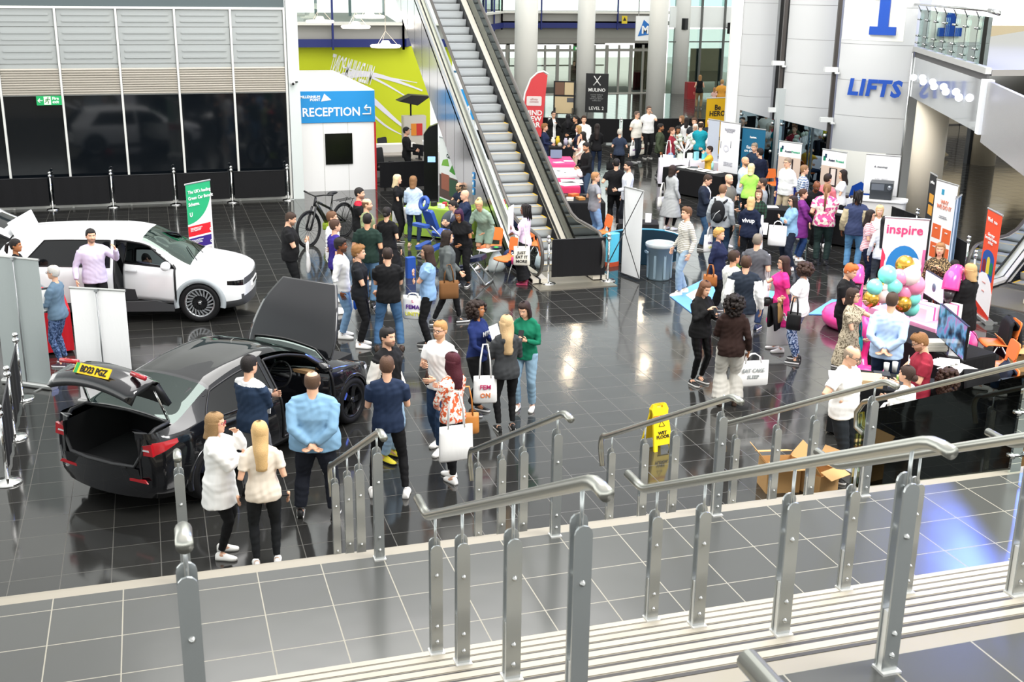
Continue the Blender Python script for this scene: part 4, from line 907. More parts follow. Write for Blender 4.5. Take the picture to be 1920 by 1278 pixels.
HV = [p for r in HG for p in r]
def _hmat(f):
    c = sum((HV[q] for q in f), V((0, 0, 0))) / 4; ax = abs(c.x)
    if c.y < -.05:
        if abs(ax - .032) < .0135 and abs(c.z + .0005) < .0065: return 3 if abs(ax - .032) < .0065 else 2
        if .013 < ax < .048 and .017 < c.z < .0255: return 4
        if ax < .021 and -.0695 < c.z < -.056: return 1
    return 0
HM = [_hmat(f) for _, _, f in HFACE]
def ik(S_, H_, a, b_, hint):
    d = H_ - S_; L_ = min(max(d.length, abs(a - b_) + .02), a + b_ - .004); u = d.normalized(); H2 = S_ + u * L_
    x = (a * a - b_ * b_ + L_ * L_) / (2 * L_); h = math.sqrt(max(a * a - x * x, 0)); p = hint - u * hint.dot(u)
    p = p.normalized() if p.length > 1e-5 else u.orthogonal().normalized(); return S_ + u * x + p * h, H2
ARM = {  # wrist target (x outward, y back, z above hips) and elbow hint
    'd': ((.27, -.03, -.07), (.2, 1, 0)), 'D': ((.31, -.08, -.05), (.3, 1, 0)), 'p': ((.08, -.27, .25), (.55, .3, -1)), 'h': ((.11, -.28, .12), (.6, .4, -1)),
    'x': ((-.10, -.235, .27), (.8, -.1, -.9)), 'X': ((-.09, -.215, .22), (.8, -.1, -.9)), 'b': ((.03, .19, .02), (1, .5, -.2)), 'f': ((.045, -.20, .56), (.6, -.2, -1)), 'c': ((.05, -.24, .02), (.9, .4, -.2)),
    'k': ((.23, -.07, .03), (.7, .9, 0)), 'i': ((.19, -.05, .14), (1, .45, 0)), 'r': ((.10, -.48, .24), (.5, .2, -1)), 't': ((.15, -.42, .06), (.6, .4, -.8)),
    's': ((.52, -.12, .42), (0, .5, -1)), 'w': ((.06, -.20, .36), (.7, 0, -1)), 'o': ((.13, -.15, .44), (.7, 0, -1)), 'q': ((.34, -.34, .34), (.4, .3, -1)), 'g': ((.24, -.26, .30), (.5, .4, -1)), 'n': ((.20, -.20, -.16), (.4, 1, 0)), 'l': ((.30, -.30, .48), (.5, .2, -1))}
SPOTS = []; PEND = []            # meshes waiting for the voxel pass
SKINS = [('#e3b193', '#c27a6c'), ('#d59f7c', '#b06a5c'), ('#a8714b', '#8a4d42'), ('#7a4a31', '#5f352c'), ('#5c3726', '#4b2a24')]
EYEW, IRIS = mat('#e6e0da', .3), mat('#2b1c14', .2)
def ell(c, u, v, n=14, p=1.0): return [c + u * math.copysign(abs(math.cos(2 * PI * k / n)) ** p, math.cos(2 * PI * k / n)) + v * math.copysign(abs(math.sin(2 * PI * k / n)) ** p, math.sin(2 * PI * k / n)) for k in range(n)]
TOPS = {  # sleeve (0 none, 1 short, 2 long, 1.6 rolled), hem below hips, looseness, flare
    'tee': (1, -.10, .017, .0), 'polo': (1, -.10, .018, .0), 'long': (2, -.10, .016, 0), 'shirt': (2, -.13, .022, .01), 'rolled': (1.62, -.12, .022, .01), 'hoodie': (2, -.12, .030, .01), 'jacket': (2, -.13, .032, .01), 'blazer': (2, -.17, .027, .02),
    'coat': (2, -.56, .034, .08), 'vest': (2, -.13, .030, .0), 'dress': (1, -.42, .016, .10), 'dressl': (2, -.42, .02, .10), 'tank': (0, -.10, .014, .0), 'smock': (2, -.26, .04, .05), 'cropped': (2, .0, .018, 0), 'tunic': (1.5, -.22, .024, .03), 'romper': (1.3, -.10, .024, .02), 'cardigan': (2, -.34, .036, .04)}
def P(px, py, h, f, label, sex='m', w=1.0, skin=0, top=('tee', '#222'), bot=('jeans', '#2f4a6b'), shoe='#f2f0ec', hair=('short', '#3a281c'), arms='dd', lean=0, side=0, hy=0, hp=0, sit=0, legs=0, beard=0, specs=0, group=None, seat_z=.47, tw=0, front=None, scarf=None, face_hair=None):
    for dh in (0, .03, -.03, .06, -.05, .09, -.07, .12, -.09, .15, -.11, .18):
        g0 = at(px, py, (h + dh) if not sit else (h + dh) * .47 + seat_z + .02)
        if all(math.hypot(g0.x - a_, g0.y - b_) > .25 * (w + w2) for a_, b_, w2 in SPOTS): break
    h += dh; SPOTS.append((g0.x, g0.y, w))
    s = h / 1.75; fm = sex == 'f'; sw = (.158 if fm else .182) * (1 + (w - 1) * .35) * s; hw = (.095 if fm else .092) * s
    # joints
    L = R(lean); U = V((math.sin(R(side)), -math.sin(L), math.cos(L))).normalized(); F = V((0, -math.cos(L), -math.sin(L))); X = U.cross(F).normalized() * -1
    if X.x < 0: X = -X
    pz = .93 * s if not sit else seat_z + .085
    hipc = V((0, 0, pz))
    if legs == 'stride': feet = [V((.07, -.26, 0)), V((-.07, .26, 0))]
    elif legs == 'cross': feet = [V((-.07, -.10, 0)), V((.06, .05, 0))]
    elif legs == 'wide': feet = [V((.20, -.02, 0)), V((-.20, .02, 0))]
    elif legs == 'step': feet = [V((.09, -.15, 0)), V((-.09, .08, 0))]
    else: feet = [V((.105, .015, 0)), V((-.105, -.02, 0))]
    if sit: feet = [V((.13, -.44, 0)), V((-.13, -.40, 0))]
    if lean > 25 and not sit: hipc.y += .10
    if not sit: hipc.x += (feet[0].x + feet[1].x) / 2 * .5
    def tt(x, y, d): return hipc + X * (x * 1) + U * (d * s) - F * y
    neck0 = tt(0, .018 * s, .50); hd_up = V((0, 0, 1)).rotation_difference(U).to_matrix()
    lf = lean * .6 if lean > 15 else lean
    HM_ = (Matrix.Rotation(R(hy), 3, 'Z') @ Matrix.Rotation(R(hp + lf * .5), 3, 'X')); hs = s ** .55 * (.97 if fm else 1.0)
    hc = tt(0, .012, .548) + HM_ @ V((0, -.015, .135)) * hs
    headtop = hc + HM_ @ V((0, 0, .118)) * hs
    # place in the hall: the crown of the head sits on its line of sight
    g = at(px, py, headtop.z); rz = R(f) - az(g); q = Matrix.Rotation(rz, 3, 'Z') @ V((headtop.x, headtop.y, 0)); base = V((g.x - q.x, g.y - q.y, 0))
    dist = base.length; vx = .0125 if dist < 19 else (.016 if dist < 27 else .021)
    t = thing('person', label, 'person', base, rz, group)
    # arms
    sh, el, wr = [], [], []
    for i, sg in enumerate((1, -1)):
        S_ = tt(sg * sw, .01, .432); a = arms[i] if len(arms) > 1 else arms
        tg, hint = ARM[a] if isinstance(a, str) else a
        T_ = tt(sg * tg[0] * (s if tg[0] < .2 else s * (.6 + .4 * w)), tg[1] * s * (1 if tg[1] > 0 else (.7 + .3 * w)), tg[2]) if not (lean > 10 and a in 'dDtr') else hipc + V((sg * tg[0] * s, S_.y - hipc.y + tg[1] * s * .5, tg[2] * s + (S_.z - hipc.z - .432 * s)))
        E_, W_ = ik(S_, T_, .285 * s, .255 * s, V((sg * hint[0], hint[1], hint[2]))); sh.append(S_); el.append(E_); wr.append(W_)
    hips = [hipc + V((sg * hw, 0, -.03 * s)) for sg in (1, -1)]
    ank = [V((q_.x, q_.y + .02, .085 * s)) for q_ in [feet[0] * 1, feet[1] * 1]]; kn = []
    for i in (0, 1):
        k_, a_ = ik(hips[i], ank[i], .43 * s, .415 * s, V((.15 * (1 if i == 0 else -1), -1, .3 if sit else 0))); kn.append(k_); ank[i] = a_
    wf = w ** .55
    lr = [.088 * s * wf * (1.05 if fm else 1), .078 * s * wf, .056 * s * wf, .053 * s * wf, .036 * s * w ** .3]; ar = [.056 * s * wf, .049 * s * wf, .040 * s * wf, .038 * s * wf, .026 * s]
    if fm: ar = [r * .86 for r in ar]
    TR = [(-.10, .10, .085, 0), (-.03, .165, .115, .005), (.05, .168, .118, .005), (.14, .150, .105, -.005), (.22, .150, .105, -.005), (.30, .163, .115, -.005), (.38, .178, .118, 0), (.44, .158, .100, .008), (.475, .120, .078, .012), (.505, .080, .066, .016)] if not fm else \
         [(-.10, .11, .090, 0), (-.03, .170, .120, .008), (.05, .162, .112, .004), (.14, .134, .094, -.004), (.22, .132, .096, -.008), (.30, .146, .120, -.026), (.36, .152, .118, -.016), (.42, .146, .092, .004), (.465, .102, .068, .012), (.498, .068, .058, .016)]
    def torso(bb, off, d0, d1=.52, belly=1):
        rings = []
        for d, rx, ry, yo in TR:
            if d < d0 - .001 or d > d1: continue
            if d1 == .507 and d < -.02: rx, ry = (.170, .120) if not fm else (.176, .126)
            bw = 1 + (w - 1) * (1.0 if d < .34 else .5); by = 1 + (w - 1) * (1.35 if .0 < d < .32 else .6)
            rings.append(ell(tt(0, yo * s - (by - 1) * .045 * s, d), X * (rx * s * bw + off), F * (ry * s * by + off), 16, .92))
        bb.loft(rings)
        if d1 > .4:
            for i, sg in enumerate((1, -1)): bb.tube([tt(sg * .03 * s, .014 * s, .478), sh[i] + U * (.008 * s)], [.060 * s * wf + off * .8, .043 * s * wf * (.88 if fm else 1) + off * .8], 10)
    def limb(bb, a, m, c, r, off, end=1.0, hem=0.0, n=12):
        pts, rs = [], []
        for u, rr in ((0, r[0]), (.5, r[1]), (1, r[2])): pts.append(a.lerp(m, u)); rs.append(rr + off)
        for u, rr in ((.35, r[3]), (1, r[4])): pts.append(m.lerp(c, u)); rs.append(rr + off + hem * u)
        if end < 2:
            cut = end; o, orr = [], []
            for i, u in enumerate((0, .5, 1, 1.35, 2)):
                if u < cut - .02: o.append(pts[i]); orr.append(rs[i])
                else:
                    k_ = (cut - (0, .5, 1, 1.35, 2)[i - 1]) / (u - (0, .5, 1, 1.35, 2)[i - 1]); o.append(pts[i - 1].lerp(pts[i], k_)); orr.append(rs[i - 1] + (rs[i] - rs[i - 1]) * k_); break
            pts, rs = o, orr
        bb.tube(pts, rs, n)
    # body: one continuous surface
    b = B(); torso(b, -.006, -.2)
    b.tube([tt(0, .01, .43), neck0, hc + HM_ @ V((0, .012, -.055))], [.075 * s * wf, .056 * s * (.88 if fm else 1) * w ** .3, .054 * s * (.9 if fm else 1) * w ** .3], 12)
    hands = []; fing = []
    for i, sg in enumerate((1, -1)):
        limb(b, sh[i], el[i], wr[i], ar, -.002); limb(b, hips[i], kn[i], ank[i], lr, -.004)
        b.tube([ank[i] + V((0, .02, -.01)), ank[i] + V((0, -.05, -.045)), ank[i] + V((0, -.13, -.06))], [.036 * s, .034 * s, .02 * s], 10)
        d = (wr[i] - el[i]).normalized(); wd = F - d * F.dot(d); up = V((0, 0, 1)) - d * d.z
        wd = (wd * abs(d.z) + up * (1 - abs(d.z))).normalized(); n_ = d.cross(wd) * (1 if sg > 0 else -1)
        if n_.dot(V((-sg, 0, 0))) < 0: n_ = -n_
        k = s * (.90 if fm else 1.0); d2 = (d + n_ * .18).normalized(); p0 = wr[i]
        b.loft([ell(p0 + d2 * (u * k), wd * (ww * k), n_ * (th * k), 10) for u, ww, th in ((-.01, .026, .020), (.03, .036, .019), (.07, .041, .017), (.095, .038, .014))])
        hands.append((p0 + d2 * .09 * k + n_ * .03, d2, wd, n_)); tip = p0 + d2 * (.09 * k)
        curl = .55 if arms[i] in 'dDkbi' else .85
        for q_, (lw, ln) in enumerate(((.030, .072), (.010, .080), (-.011, .075), (-.031, .058))):
            pp = p0 + d2 * (.082 * k) + wd * (lw * k); dd = d2.copy(); pts = [pp]
            for sgm, l_ in enumerate((.45, .32, .23)):
                a_ = curl * (.5 + .35 * sgm); dd = (dd * math.cos(a_ * .6) + n_ * math.sin(a_ * .6)).normalized(); pts.append(pts[-1] + dd * (ln * l_ * k))
            fing.append((pts, [.0095 * k, .0090 * k, .0080 * k, .0058 * k]))
        pp = p0 + d2 * (.025 * k) + wd * (.030 * k); dt = (d2 * .75 + wd * .62 + n_ * .25).normalized(); fing.append(([pp, pp + dt * .036 * k, pp + dt * .036 * k + (d2 * .9 + wd * .15 + n_ * .4).normalized() * .030 * k], [.013 * k, .011 * k, .007 * k]))
    eb = B()                                           # head, ears, fingers join the body mesh after the voxel pass
    eb.add([hc + HM_ @ (p * hs) for p in HV], [], 0)
    for (i, j, fc), mi in zip(HFACE, HM): eb.f.append(fc); eb.m.append(mi); eb.s.append(True)
    eb.f.append(list(range(NT))[::-1]); eb.m.append(0); eb.s.append(True); o_ = (NL - 1) * NT; eb.f.append([o_ + k for k in range(NT)]); eb.m.append(0); eb.s.append(True)
    for sg in (1, -1): eb.ball(hc + HM_ @ (V((sg * .078, .012, -.008)) * hs), .030 * hs, 8, 6, 0, (.38, .62, 1), HM_)
    for pts, rs in fing: eb.tube(pts, rs, 6)
    sk, lp = SKINS[skin]; hcol = hair[1]
    bmats = [mat(sk, .5, 0, .35, key=('skin', skin)), mat(lp, .45), EYEW, IRIS, mat(hcol, .7)]
    ob = b.obj('body', bmats, t); PEND.append((ob, vx, eb, None))
    # upper garment
    st = top[0]; col = top[1]; col2 = top[2] if len(top) > 2 else None; pat = top[3] if len(top) > 3 else None; psc = top[4] if len(top) > 4 else 1.0
    sl, hem, off, fl = TOPS[st]; off *= (1 if not fm else .85); b = B(); torso(b, off, max(hem, -.11), .507)
    if hem < -.11:
        bw = 1 + (w - 1)
        if sit: hem = -.16
        b.loft([ell(hipc + U * (d * s) if d > -.12 else V(((feet[0].x + feet[1].x) / 2 * min(1, -d / .8), hipc.y * .8, hipc.z + d * s)), X * ((.17 * s) * bw + off + fl * (-d / .4) * (1 if d < -.05 else 0)), F * ((.122 * s) * bw + off + fl * .8 * (-d / .4) * (1 if d < -.05 else 0)), 16, .92) for d in [.04, -.05] + [-.05 + (hem + .05) * k / 3 for k in (1, 2, 3)]])
    for i in (0, 1):
        if sl > 0:
            e_ = {1: .62, 1.3: .95, 1.5: 1.2, 1.6: 1.3, 1.62: 1.25, 2: 1.93}[sl]; limb(b, sh[i], el[i], wr[i], ar, off * .6 + (.006 if sl <= 1.3 else 0), e_, .004)
        b.ball(sh[i] - X * (.02 if i == 0 else -.02) * s, .044 * s * wf * (.9 if fm else 1) + off * .6, 12, 8)
    nr = .062 * s * (.92 if fm else 1) * w ** .3
    if st in ('hoodie', 'jacket', 'coat', 'blazer', 'shirt', 'rolled', 'polo', 'vest', 'cardigan'):
        cr_ = [tt(nr * 1.12 * math.sin(2 * PI * k / 14), .018 * s + nr * 1.12 * math.cos(2 * PI * k / 14), .487 + .016 * math.cos(2 * PI * k / 14)) for k in range(15)]; b.tube(cr_, .016 * s if st != 'hoodie' else .026 * s, 8)
    if st == 'hoodie': b.ball(tt(0, .095 * s, .45), .085 * s, 12, 8, 0, (1.25, .62, .75))
    mcl = lambda c_, p_=None, c2_='#ffffff': cloth(c_, p_, c2_, psc)
    tm = [mcl(col, pat, col2 or '#ffffff'), cloth(front or (col2 if not pat else col) or col), cloth(scarf or '#b32034')]
    if st == 'leather': pass
    def tsel(c, n):
        rel = c - hipc; y_ = -rel.dot(F); x_ = rel.dot(X); d_ = rel.dot(U)
        if st in ('jacket', 'blazer', 'coat', 'cardigan') and front and n.dot(F) > .35 and abs(x_) < .055 * s: return 1
        if st == 'vest' and col2:
            for i in (0, 1):
                pa, pb = sh[i], el[i]; u = max(0, min(1, (c - pa).dot(pb - pa) / (pb - pa).length_squared)); r1 = (c - (pa + (pb - pa) * u)).length; pa, pb = el[i], wr[i]; u2 = max(0, min(1, (c - pa).dot(pb - pa) / (pb - pa).length_squared)); r2 = (c - (pa + (pb - pa) * u2)).length
                if (u > .12 and r1 < .10 * s) or r2 < .085 * s: return 1
        if scarf and d_ > .462 * s: return 2
        return 0
    PEND.append((b.obj({'tee': 't_shirt', 'dress': 'dress', 'dressl': 'dress', 'polo': 'polo_shirt', 'coat': 'coat', 'hoodie': 'hoodie', 'blazer': 'blazer', 'jacket': 'jacket', 'cardigan': 'cardigan', 'vest': 'vest', 'romper': 'romper', 'tank': 'vest_top', 'rolled': 'shirt'}.get(st, 'shirt'), tm, t), vx, None, tsel if (front or st == 'vest' or scarf) else None))
    # lower garment
    bt, bc = bot[0], bot[1]; bp = bot[2] if len(bot) > 2 else None; bp2 = bot[3] if len(bot) > 3 else '#ffffff'
    if bt != 'none':
        b = B(); bo_ = {'skinny': .004, 'leggings': .003}.get(bt, .011); torso(b, bo_ + .002, -.2, .12)
        if bt in ('skirt', 'mini'):
            L2 = -.45 if bt == 'skirt' else -.30
            b.loft([ell(V((hipc.x * .6, hipc.y * .8, hipc.z + d * s)), X * (.178 * s * w + fl_), F * (.126 * s * w + fl_), 16) for d, fl_ in ((.05, 0), (-.05, .01), (L2 / 2, .03), (L2, .05))])
        else:
            e_ = {'shorts': .78, 'cropt': 1.72}.get(bt, 1.92); hm_ = {'wide': .075, 'jeans': .014, 'chinos': .012, 'suit': .018, 'loose': .03, 'skinny': .002, 'leggings': 0, 'shorts': .02, 'cropt': .05}.get(bt, .012)
            for i in (0, 1): limb(b, hips[i], kn[i], ank[i], lr, bo_ + (.02 if bt == 'wide' else (.012 if bt in ('loose', 'shorts', 'cropt') else 0)), e_, hm_)
        PEND.append((b.obj({'skirt': 'skirt', 'mini': 'skirt', 'shorts': 'shorts', 'leggings': 'leggings'}.get(bt, 'trousers'), cloth(bc, bp, bp2, .45, rough=.35 if bc == '#0b0b0c' and bt == 'leggings' else .85), t), vx, None, None))
        if top[0] in ('tee', 'rolled', 'shirt', 'polo') and sex == 'm' and len(bot) > 4: pass
    # shoes
    if shoe:
        sc_ = shoe if isinstance(shoe, tuple) else (shoe, '#e9e7e2' if shoe not in ('#111', '#0d0d0d', '#3a2a20', '#1b1b1b') else shoe)
        for i in (0, 1):
            b = B(); a_ = ank[i]; to = .10 if i == 0 else -.10; dr = V((to, -1, 0)).normalized(); sd_ = V((1, to, 0)).normalized(); gz = a_.z - .085 * s; k = s * (.92 if fm else 1)
            pr = [(.072, .030, .070), (.055, .038, .088), (.02, .040, .098), (-.04, .041, .080), (-.09, .045, .062), (-.14, .046, .050), (-.175, .036, .042), (-.195, .015, .030)]
            rings = [[V((a_.x, a_.y, gz)) - dr * (y_ * k) + sd_ * (ww * k * cx_) + V((0, 0, zz)) for cx_, zz in ((-1, .002), (-1.04, .02), (-.95, .03), (-.62, ht * k), (0, ht * k * 1.08), (.62, ht * k), (.95, .03), (1.04, .02), (1, .002))] for y_, ww, ht in pr]
            o = len(b.v); b.loft(rings)
            for q_ in range(len(b.f)):
                zc = sum(b.v[v][2] for v in b.f[q_]) / len(b.f[q_]) - gz; b.m[q_] = 1 if zc < .027 else 0
            b.obj('shoe', [mat(sc_[0], .55), mat(sc_[1], .6)], t)
    # hair, beard, glasses
    W2 = lambda p: hc + HM_ @ (p * hs)
    make_hair(t, hair[0], hcol, W2, HM_, hs, hc, tt, U, F, X, s, w, hair[2] if len(hair) > 2 else .42)
    if beard:
        b = shell(lambda th, z, y: z < -.046 and th < 1.5 and not (z > -.073 and th < .30 and z < -.055), lambda th, z: .0045, W2); c1, c2 = srgb(face_hair or hcol), srgb(sk); mb_ = mat(face_hair or hcol, .9, bump=.6, bscale=300, key=('beard', face_hair or hcol, sk)); mb_.node_tree.nodes['Principled BSDF'].inputs['Base Color'].default_value = (*[a_ * .6 + b_ * .4 for a_, b_ in zip(c1, c2)], 1); b.obj('beard', mb_, t)
    if specs:
        b = B(); y0 = -.103
        for sg in (1, -1): b.tube([W2(V((sg * .034 + .023 * math.cos(2 * PI * k / 12), y0, .0 + .018 * math.sin(2 * PI * k / 12)))) for k in range(13)], .0030, 5); b.tube([W2(V((sg * .057, y0, .004))), W2(V((sg * .080, -.04, .006))), W2(V((sg * .079, .01, .004)))], .0026, 5)
        b.tube([W2(V((-.012, y0 - .004, .004))), W2(V((.012, y0 - .004, .004)))], .0028, 5)
        if specs == 2:
            for sg in (1, -1): b.add([W2(V((sg * .034 + .022 * math.cos(2 * PI * k / 12), y0, .018 * math.sin(2 * PI * k / 12)))) for k in range(12)], [list(range(12))])
        b.obj('glasses', mat({3: '#a02030'}.get(specs, '#161616'), .3), t)
    Mw = Matrix.Translation(base) @ Matrix.Rotation(rz, 4, 'Z')
    t['_'] = 0; del t['_']
    return dict(root=t, M=Mw, rz=rz, base=base, hands=[Mw @ q_[0] for q_ in hands], hd=[(Mw.to_3x3() @ q_[1], Mw.to_3x3() @ q_[2]) for q_ in hands], sh=[Mw @ q_ for q_ in sh], hip=Mw @ hipc, s=s, w=w, loc=lambda x, y, z: Mw @ V((x, y, z)))
def shell(mask, thick, W2, n_extra=None):
    """hair-like shell over part of the head grid"""
    b = B(); idx = {}; cells = []
    for i, j, fc in HFACE:
        c = sum((HV[q] for q in fc), V((0, 0, 0))) / 4; th = abs(math.atan2(c.x, -c.y))
        if mask(th, c.z, c.y): cells.append((i, j, fc))
    cnt = {}
    for _, _, fc in cells:
        for q in fc: cnt[q] = cnt.get(q, 0) + 1
    vs = []
    for q in cnt:
        p = HV[q]; th = abs(math.atan2(p.x, -p.y)); r = V((p.x, p.y, p.z * .9)).normalized(); full = 4 if 0 < q // NT < NL - 1 else 2
        tk = thick(th, p.z); tk = tk() if callable(tk) else tk
        idx[q] = len(vs); vs.append(W2(p + r * (tk if cnt[q] >= full else .0015)))
    fs = [[idx[q] for q in fc] for _, _, fc in cells]
    topr = [idx[q] for q in range(NT) if q in idx]
    if len(topr) == NT: fs.append(topr[::-1])
    return b.add(vs, fs, 0, True)
def make_hair(t, style, col, W2, HM_, hs, hc, tt, U, F, X, s, w, ln):
    if style == 'none': return
    hm = mat(col, .55, 0, .4, bump=.55, bscale=140, key=('hair', col)); rnd = random.Random(sum(ord(q) * (i + 3) for i, q in enumerate(col + style)))
    line = lambda th, z: z > (.058 if th < .75 else (.030 if th < 1.15 else (.005 if th < 1.75 else (-.045 if th < 2.2 else -.066))))
    if style in ('bald', 'balding'):
        b = shell(lambda th, z, y: line(th, z) and z < (.062 if style == 'bald' else .085) and th > 1.15, lambda th, z: .006 if style == 'bald' else .013, W2); b.obj('hair', hm, t); return
    if style == 'scalp': return
    th_ = {'buzz': .0045, 'short': .012, 'crop': .009, 'quiff': .016, 'curly': .026, 'bob': .018, 'long': .015, 'wavy': .018, 'pony': .012, 'bun': .012, 'bigcurl': .02, 'dreads': .012, 'cap': .012, 'braids': .010, 'scarf': .02, 'longtop': .020}.get(style, .012)
    def tk(th, z):
        v = th_
        if style in ('curly', 'bigcurl'): v += rnd.uniform(-.006, .012)
        if style == 'quiff' and z > .07: v += .014 * max(0, math.cos(th))
        if style == 'longtop' and z > .05: v += .008
        return v
    b = shell(lambda th, z, y: line(th, z), tk, W2)
    if style == 'cap':
        b.tube([W2(V((.06 * math.sin(a), -.095 - .05 * math.cos(a), .052))) for a in np.linspace(-1.3, 1.3, 9)], .012, 6, flat=.4)
    def curtain(L_, r0, wave, th0=1.0, flare=1.0, ctr=0):
        rings = []; n = 18; m = 12
        for k in range(m + 1):
            u = k / m; drop = L_ * u; ring = []
            for q in range(n):
                out_ = q < n // 2; a = th0 + (2 * PI - 2 * th0) * ((q if out_ else n - 1 - q) / (n // 2 - 1)) ; tk2 = r0 * (1 - .55 * u ** 3) * (1 if out_ else .25)
                sx_, cx_ = math.sin(a), math.cos(a); shrink = 1 - .15 * u
                x = (.074 + tk2) * sx_ * flare * shrink; y = -(.088 + tk2) * cx_ + (.035 * u if u < .45 else .016)
                x += wave * math.sin(9 * u + 5 * a); y += wave * math.sin(8 * u + 3 * a + 1)
                p = W2(V((x, max(y, -.05), .03 - min(drop, .12)))); 
                if drop > .12:
                    dn = V((0, 0, -1)) if U.z > .6 else -U
                    p = p + (dn * (drop - .12) * s - F * (.035 * min(1, (drop - .12) / .1) * w))
                ring.append(p)
            rings.append(ring)
        b.loft(rings)
    if style == 'bob': curtain(.20, .026, .002, .95)
    if style in ('long', 'wavy'): curtain(ln, .028 if style == 'wavy' else .020, .010 if style == 'wavy' else .002, .95 if style == 'wavy' else 1.05)
    if style == 'pony':
        p = W2(V((0, .105, .03))); pts = [p, p - F * .05 + V((0, 0, -.02)), p - F * .07 - U * .12 * s, p - F * .06 - U * ln * .9 * s]; b.tube(pts, [.022, .032, .034, .012], 10); b.tube([p, p - F * .012], .028, 10)
    if style == 'bun': b.ball(W2(V((0, .075, .10))), .048, 14, 10, 0, (1, 1, .85))
    if style == 'lowbun' : b.ball(W2(V((0, .11, -.03))), .045, 12, 8)
    if style == 'bigcurl':
        for k in range(150):
            a = rnd.uniform(.95, 2 * PI - .95); u = rnd.random(); z = .10 - u * ln; rr = .095 + .05 * math.sin(PI * min(1, u * 1.15)) + rnd.uniform(-.012, .012)
            q = W2(V((rr * math.sin(a), -rr * math.cos(a) + .015, max(z, -.12)))); 
            if z < -.12: q = q + V((0, 0, (z + .12) * s)) - F * .03
            b.ball(q, rnd.uniform(.020, .034), 6, 5)
    if style == 'dreads' or style == 'braids':
        for k in range(34):
            a = rnd.uniform(1.0, 2 * PI - 1.0); z = rnd.uniform(.02, .10); p = V((.080 * math.sin(a), -.095 * math.cos(a), z)); L_ = rnd.uniform(.14, .22) if style == 'dreads' else ln
            q = [W2(p), W2(p * 1.18 + V((0, .01, -.02 if style == 'braids' else .02))), W2(p * 1.12 + V((0, .015, -.10)))]; q.append(q[-1] + V((rnd.uniform(-.015, .015), 0, -1)) * (L_ * .5) - F * .03); b.tube(q, [.008, .010, .010, .006], 5)
    b.obj('hair', hm, t)
def finish_people():
    bpy.context.view_layer.update()
    for o, vx, eb, sel in PEND:
        m = o.modifiers.new('r', 'REMESH'); m.mode = 'VOXEL'; m.voxel_size = vx; m.use_smooth_shade = True
        k = o.modifiers.new('s', 'SMOOTH'); k.factor = .5; k.iterations = 4 if eb is None else 3
    dg = bpy.context.evaluated_depsgraph_get(); res = []
    for o, vx, eb, sel in PEND:
        ev = o.evaluated_get(dg); me = ev.data; nv, nf = len(me.vertices), len(me.polygons)
        co = np.empty(nv * 3, 'f'); me.vertices.foreach_get('co', co); nl = len(me.loops); lv = np.empty(nl, 'i'); me.loops.foreach_get('vertex_index', lv); ls = np.empty(nf, 'i'); me.polygons.foreach_get('loop_start', ls); lt = np.empty(nf, 'i'); me.polygons.foreach_get('loop_total', lt)
        no = np.empty(nv * 3, 'f'); me.vertices.foreach_get('normal', no); res.append((co, lv, ls, lt, no))
    for (o, vx, eb, sel), (co, lv, ls, lt, no) in zip(PEND, res):
        c = co.reshape(-1, 3); n = no.reshape(-1, 3)
        if eb is None:                                  # shallow folds in the cloth
            f = np.sin(c[:, 2] * 31 + 7 * np.sin(c[:, 0] * 9)) * np.sin(c[:, 0] * 17 + c[:, 1] * 23 + 5 * np.sin(c[:, 2] * 11)); c = c + n * (f * .0042)[:, None]
        vs = c; nv0 = len(vs); mi = np.zeros(len(lt), 'i')
        if sel is not None:
            for p in range(len(lt)):
                ids = lv[ls[p]:ls[p] + lt[p]]; mi[p] = sel(V(c[ids].mean(0)), V(n[ids].mean(0)))
        if eb is not None:
            ev_ = np.array(eb.v, 'f'); vs = np.concatenate([vs, ev_]); el_ = [i + nv0 for f in eb.f for i in f]; et = np.array([len(f) for f in eb.f], 'i')
            lv = np.concatenate([lv, np.array(el_, 'i')]); lt = np.concatenate([lt, et]); ls = np.concatenate([[0], np.cumsum(lt)[:-1]]).astype('i'); mi = np.concatenate([mi, np.array(eb.m, 'i')])
        me = bpy.data.meshes.new(o.name.split('.')[0]); me.vertices.add(len(vs)); me.vertices.foreach_set('co', vs.astype('f').ravel()); me.loops.add(len(lv)); me.loops.foreach_set('vertex_index', lv); me.polygons.add(len(lt)); me.polygons.foreach_set('loop_start', ls); me.polygons.foreach_set('material_index', mi); me.polygons.foreach_set('use_smooth', np.ones(len(lt), '?')); me.update(calc_edges=True); me.validate()
        for m in o.data.materials: me.materials.append(m)
        o.modifiers.clear(); o.data = me
    PEND.clear()
# ---- everyone in the hall: head position in view, height, facing, clothes
BLK, NAVY_, WHT, JEAN, LJEAN, DJEAN, GREY = '#131315', '#1a2238', '#eeeeec', '#40618a', '#8fb0cf', '#22314a', '#8c9092'
BR, DK, BLND, GRY, RED = '#3a281c', '#1a1412', '#d6b078', '#c9c6c0', '#4a0f1e'
SB, SW = '#111111', '#f2f0ec'
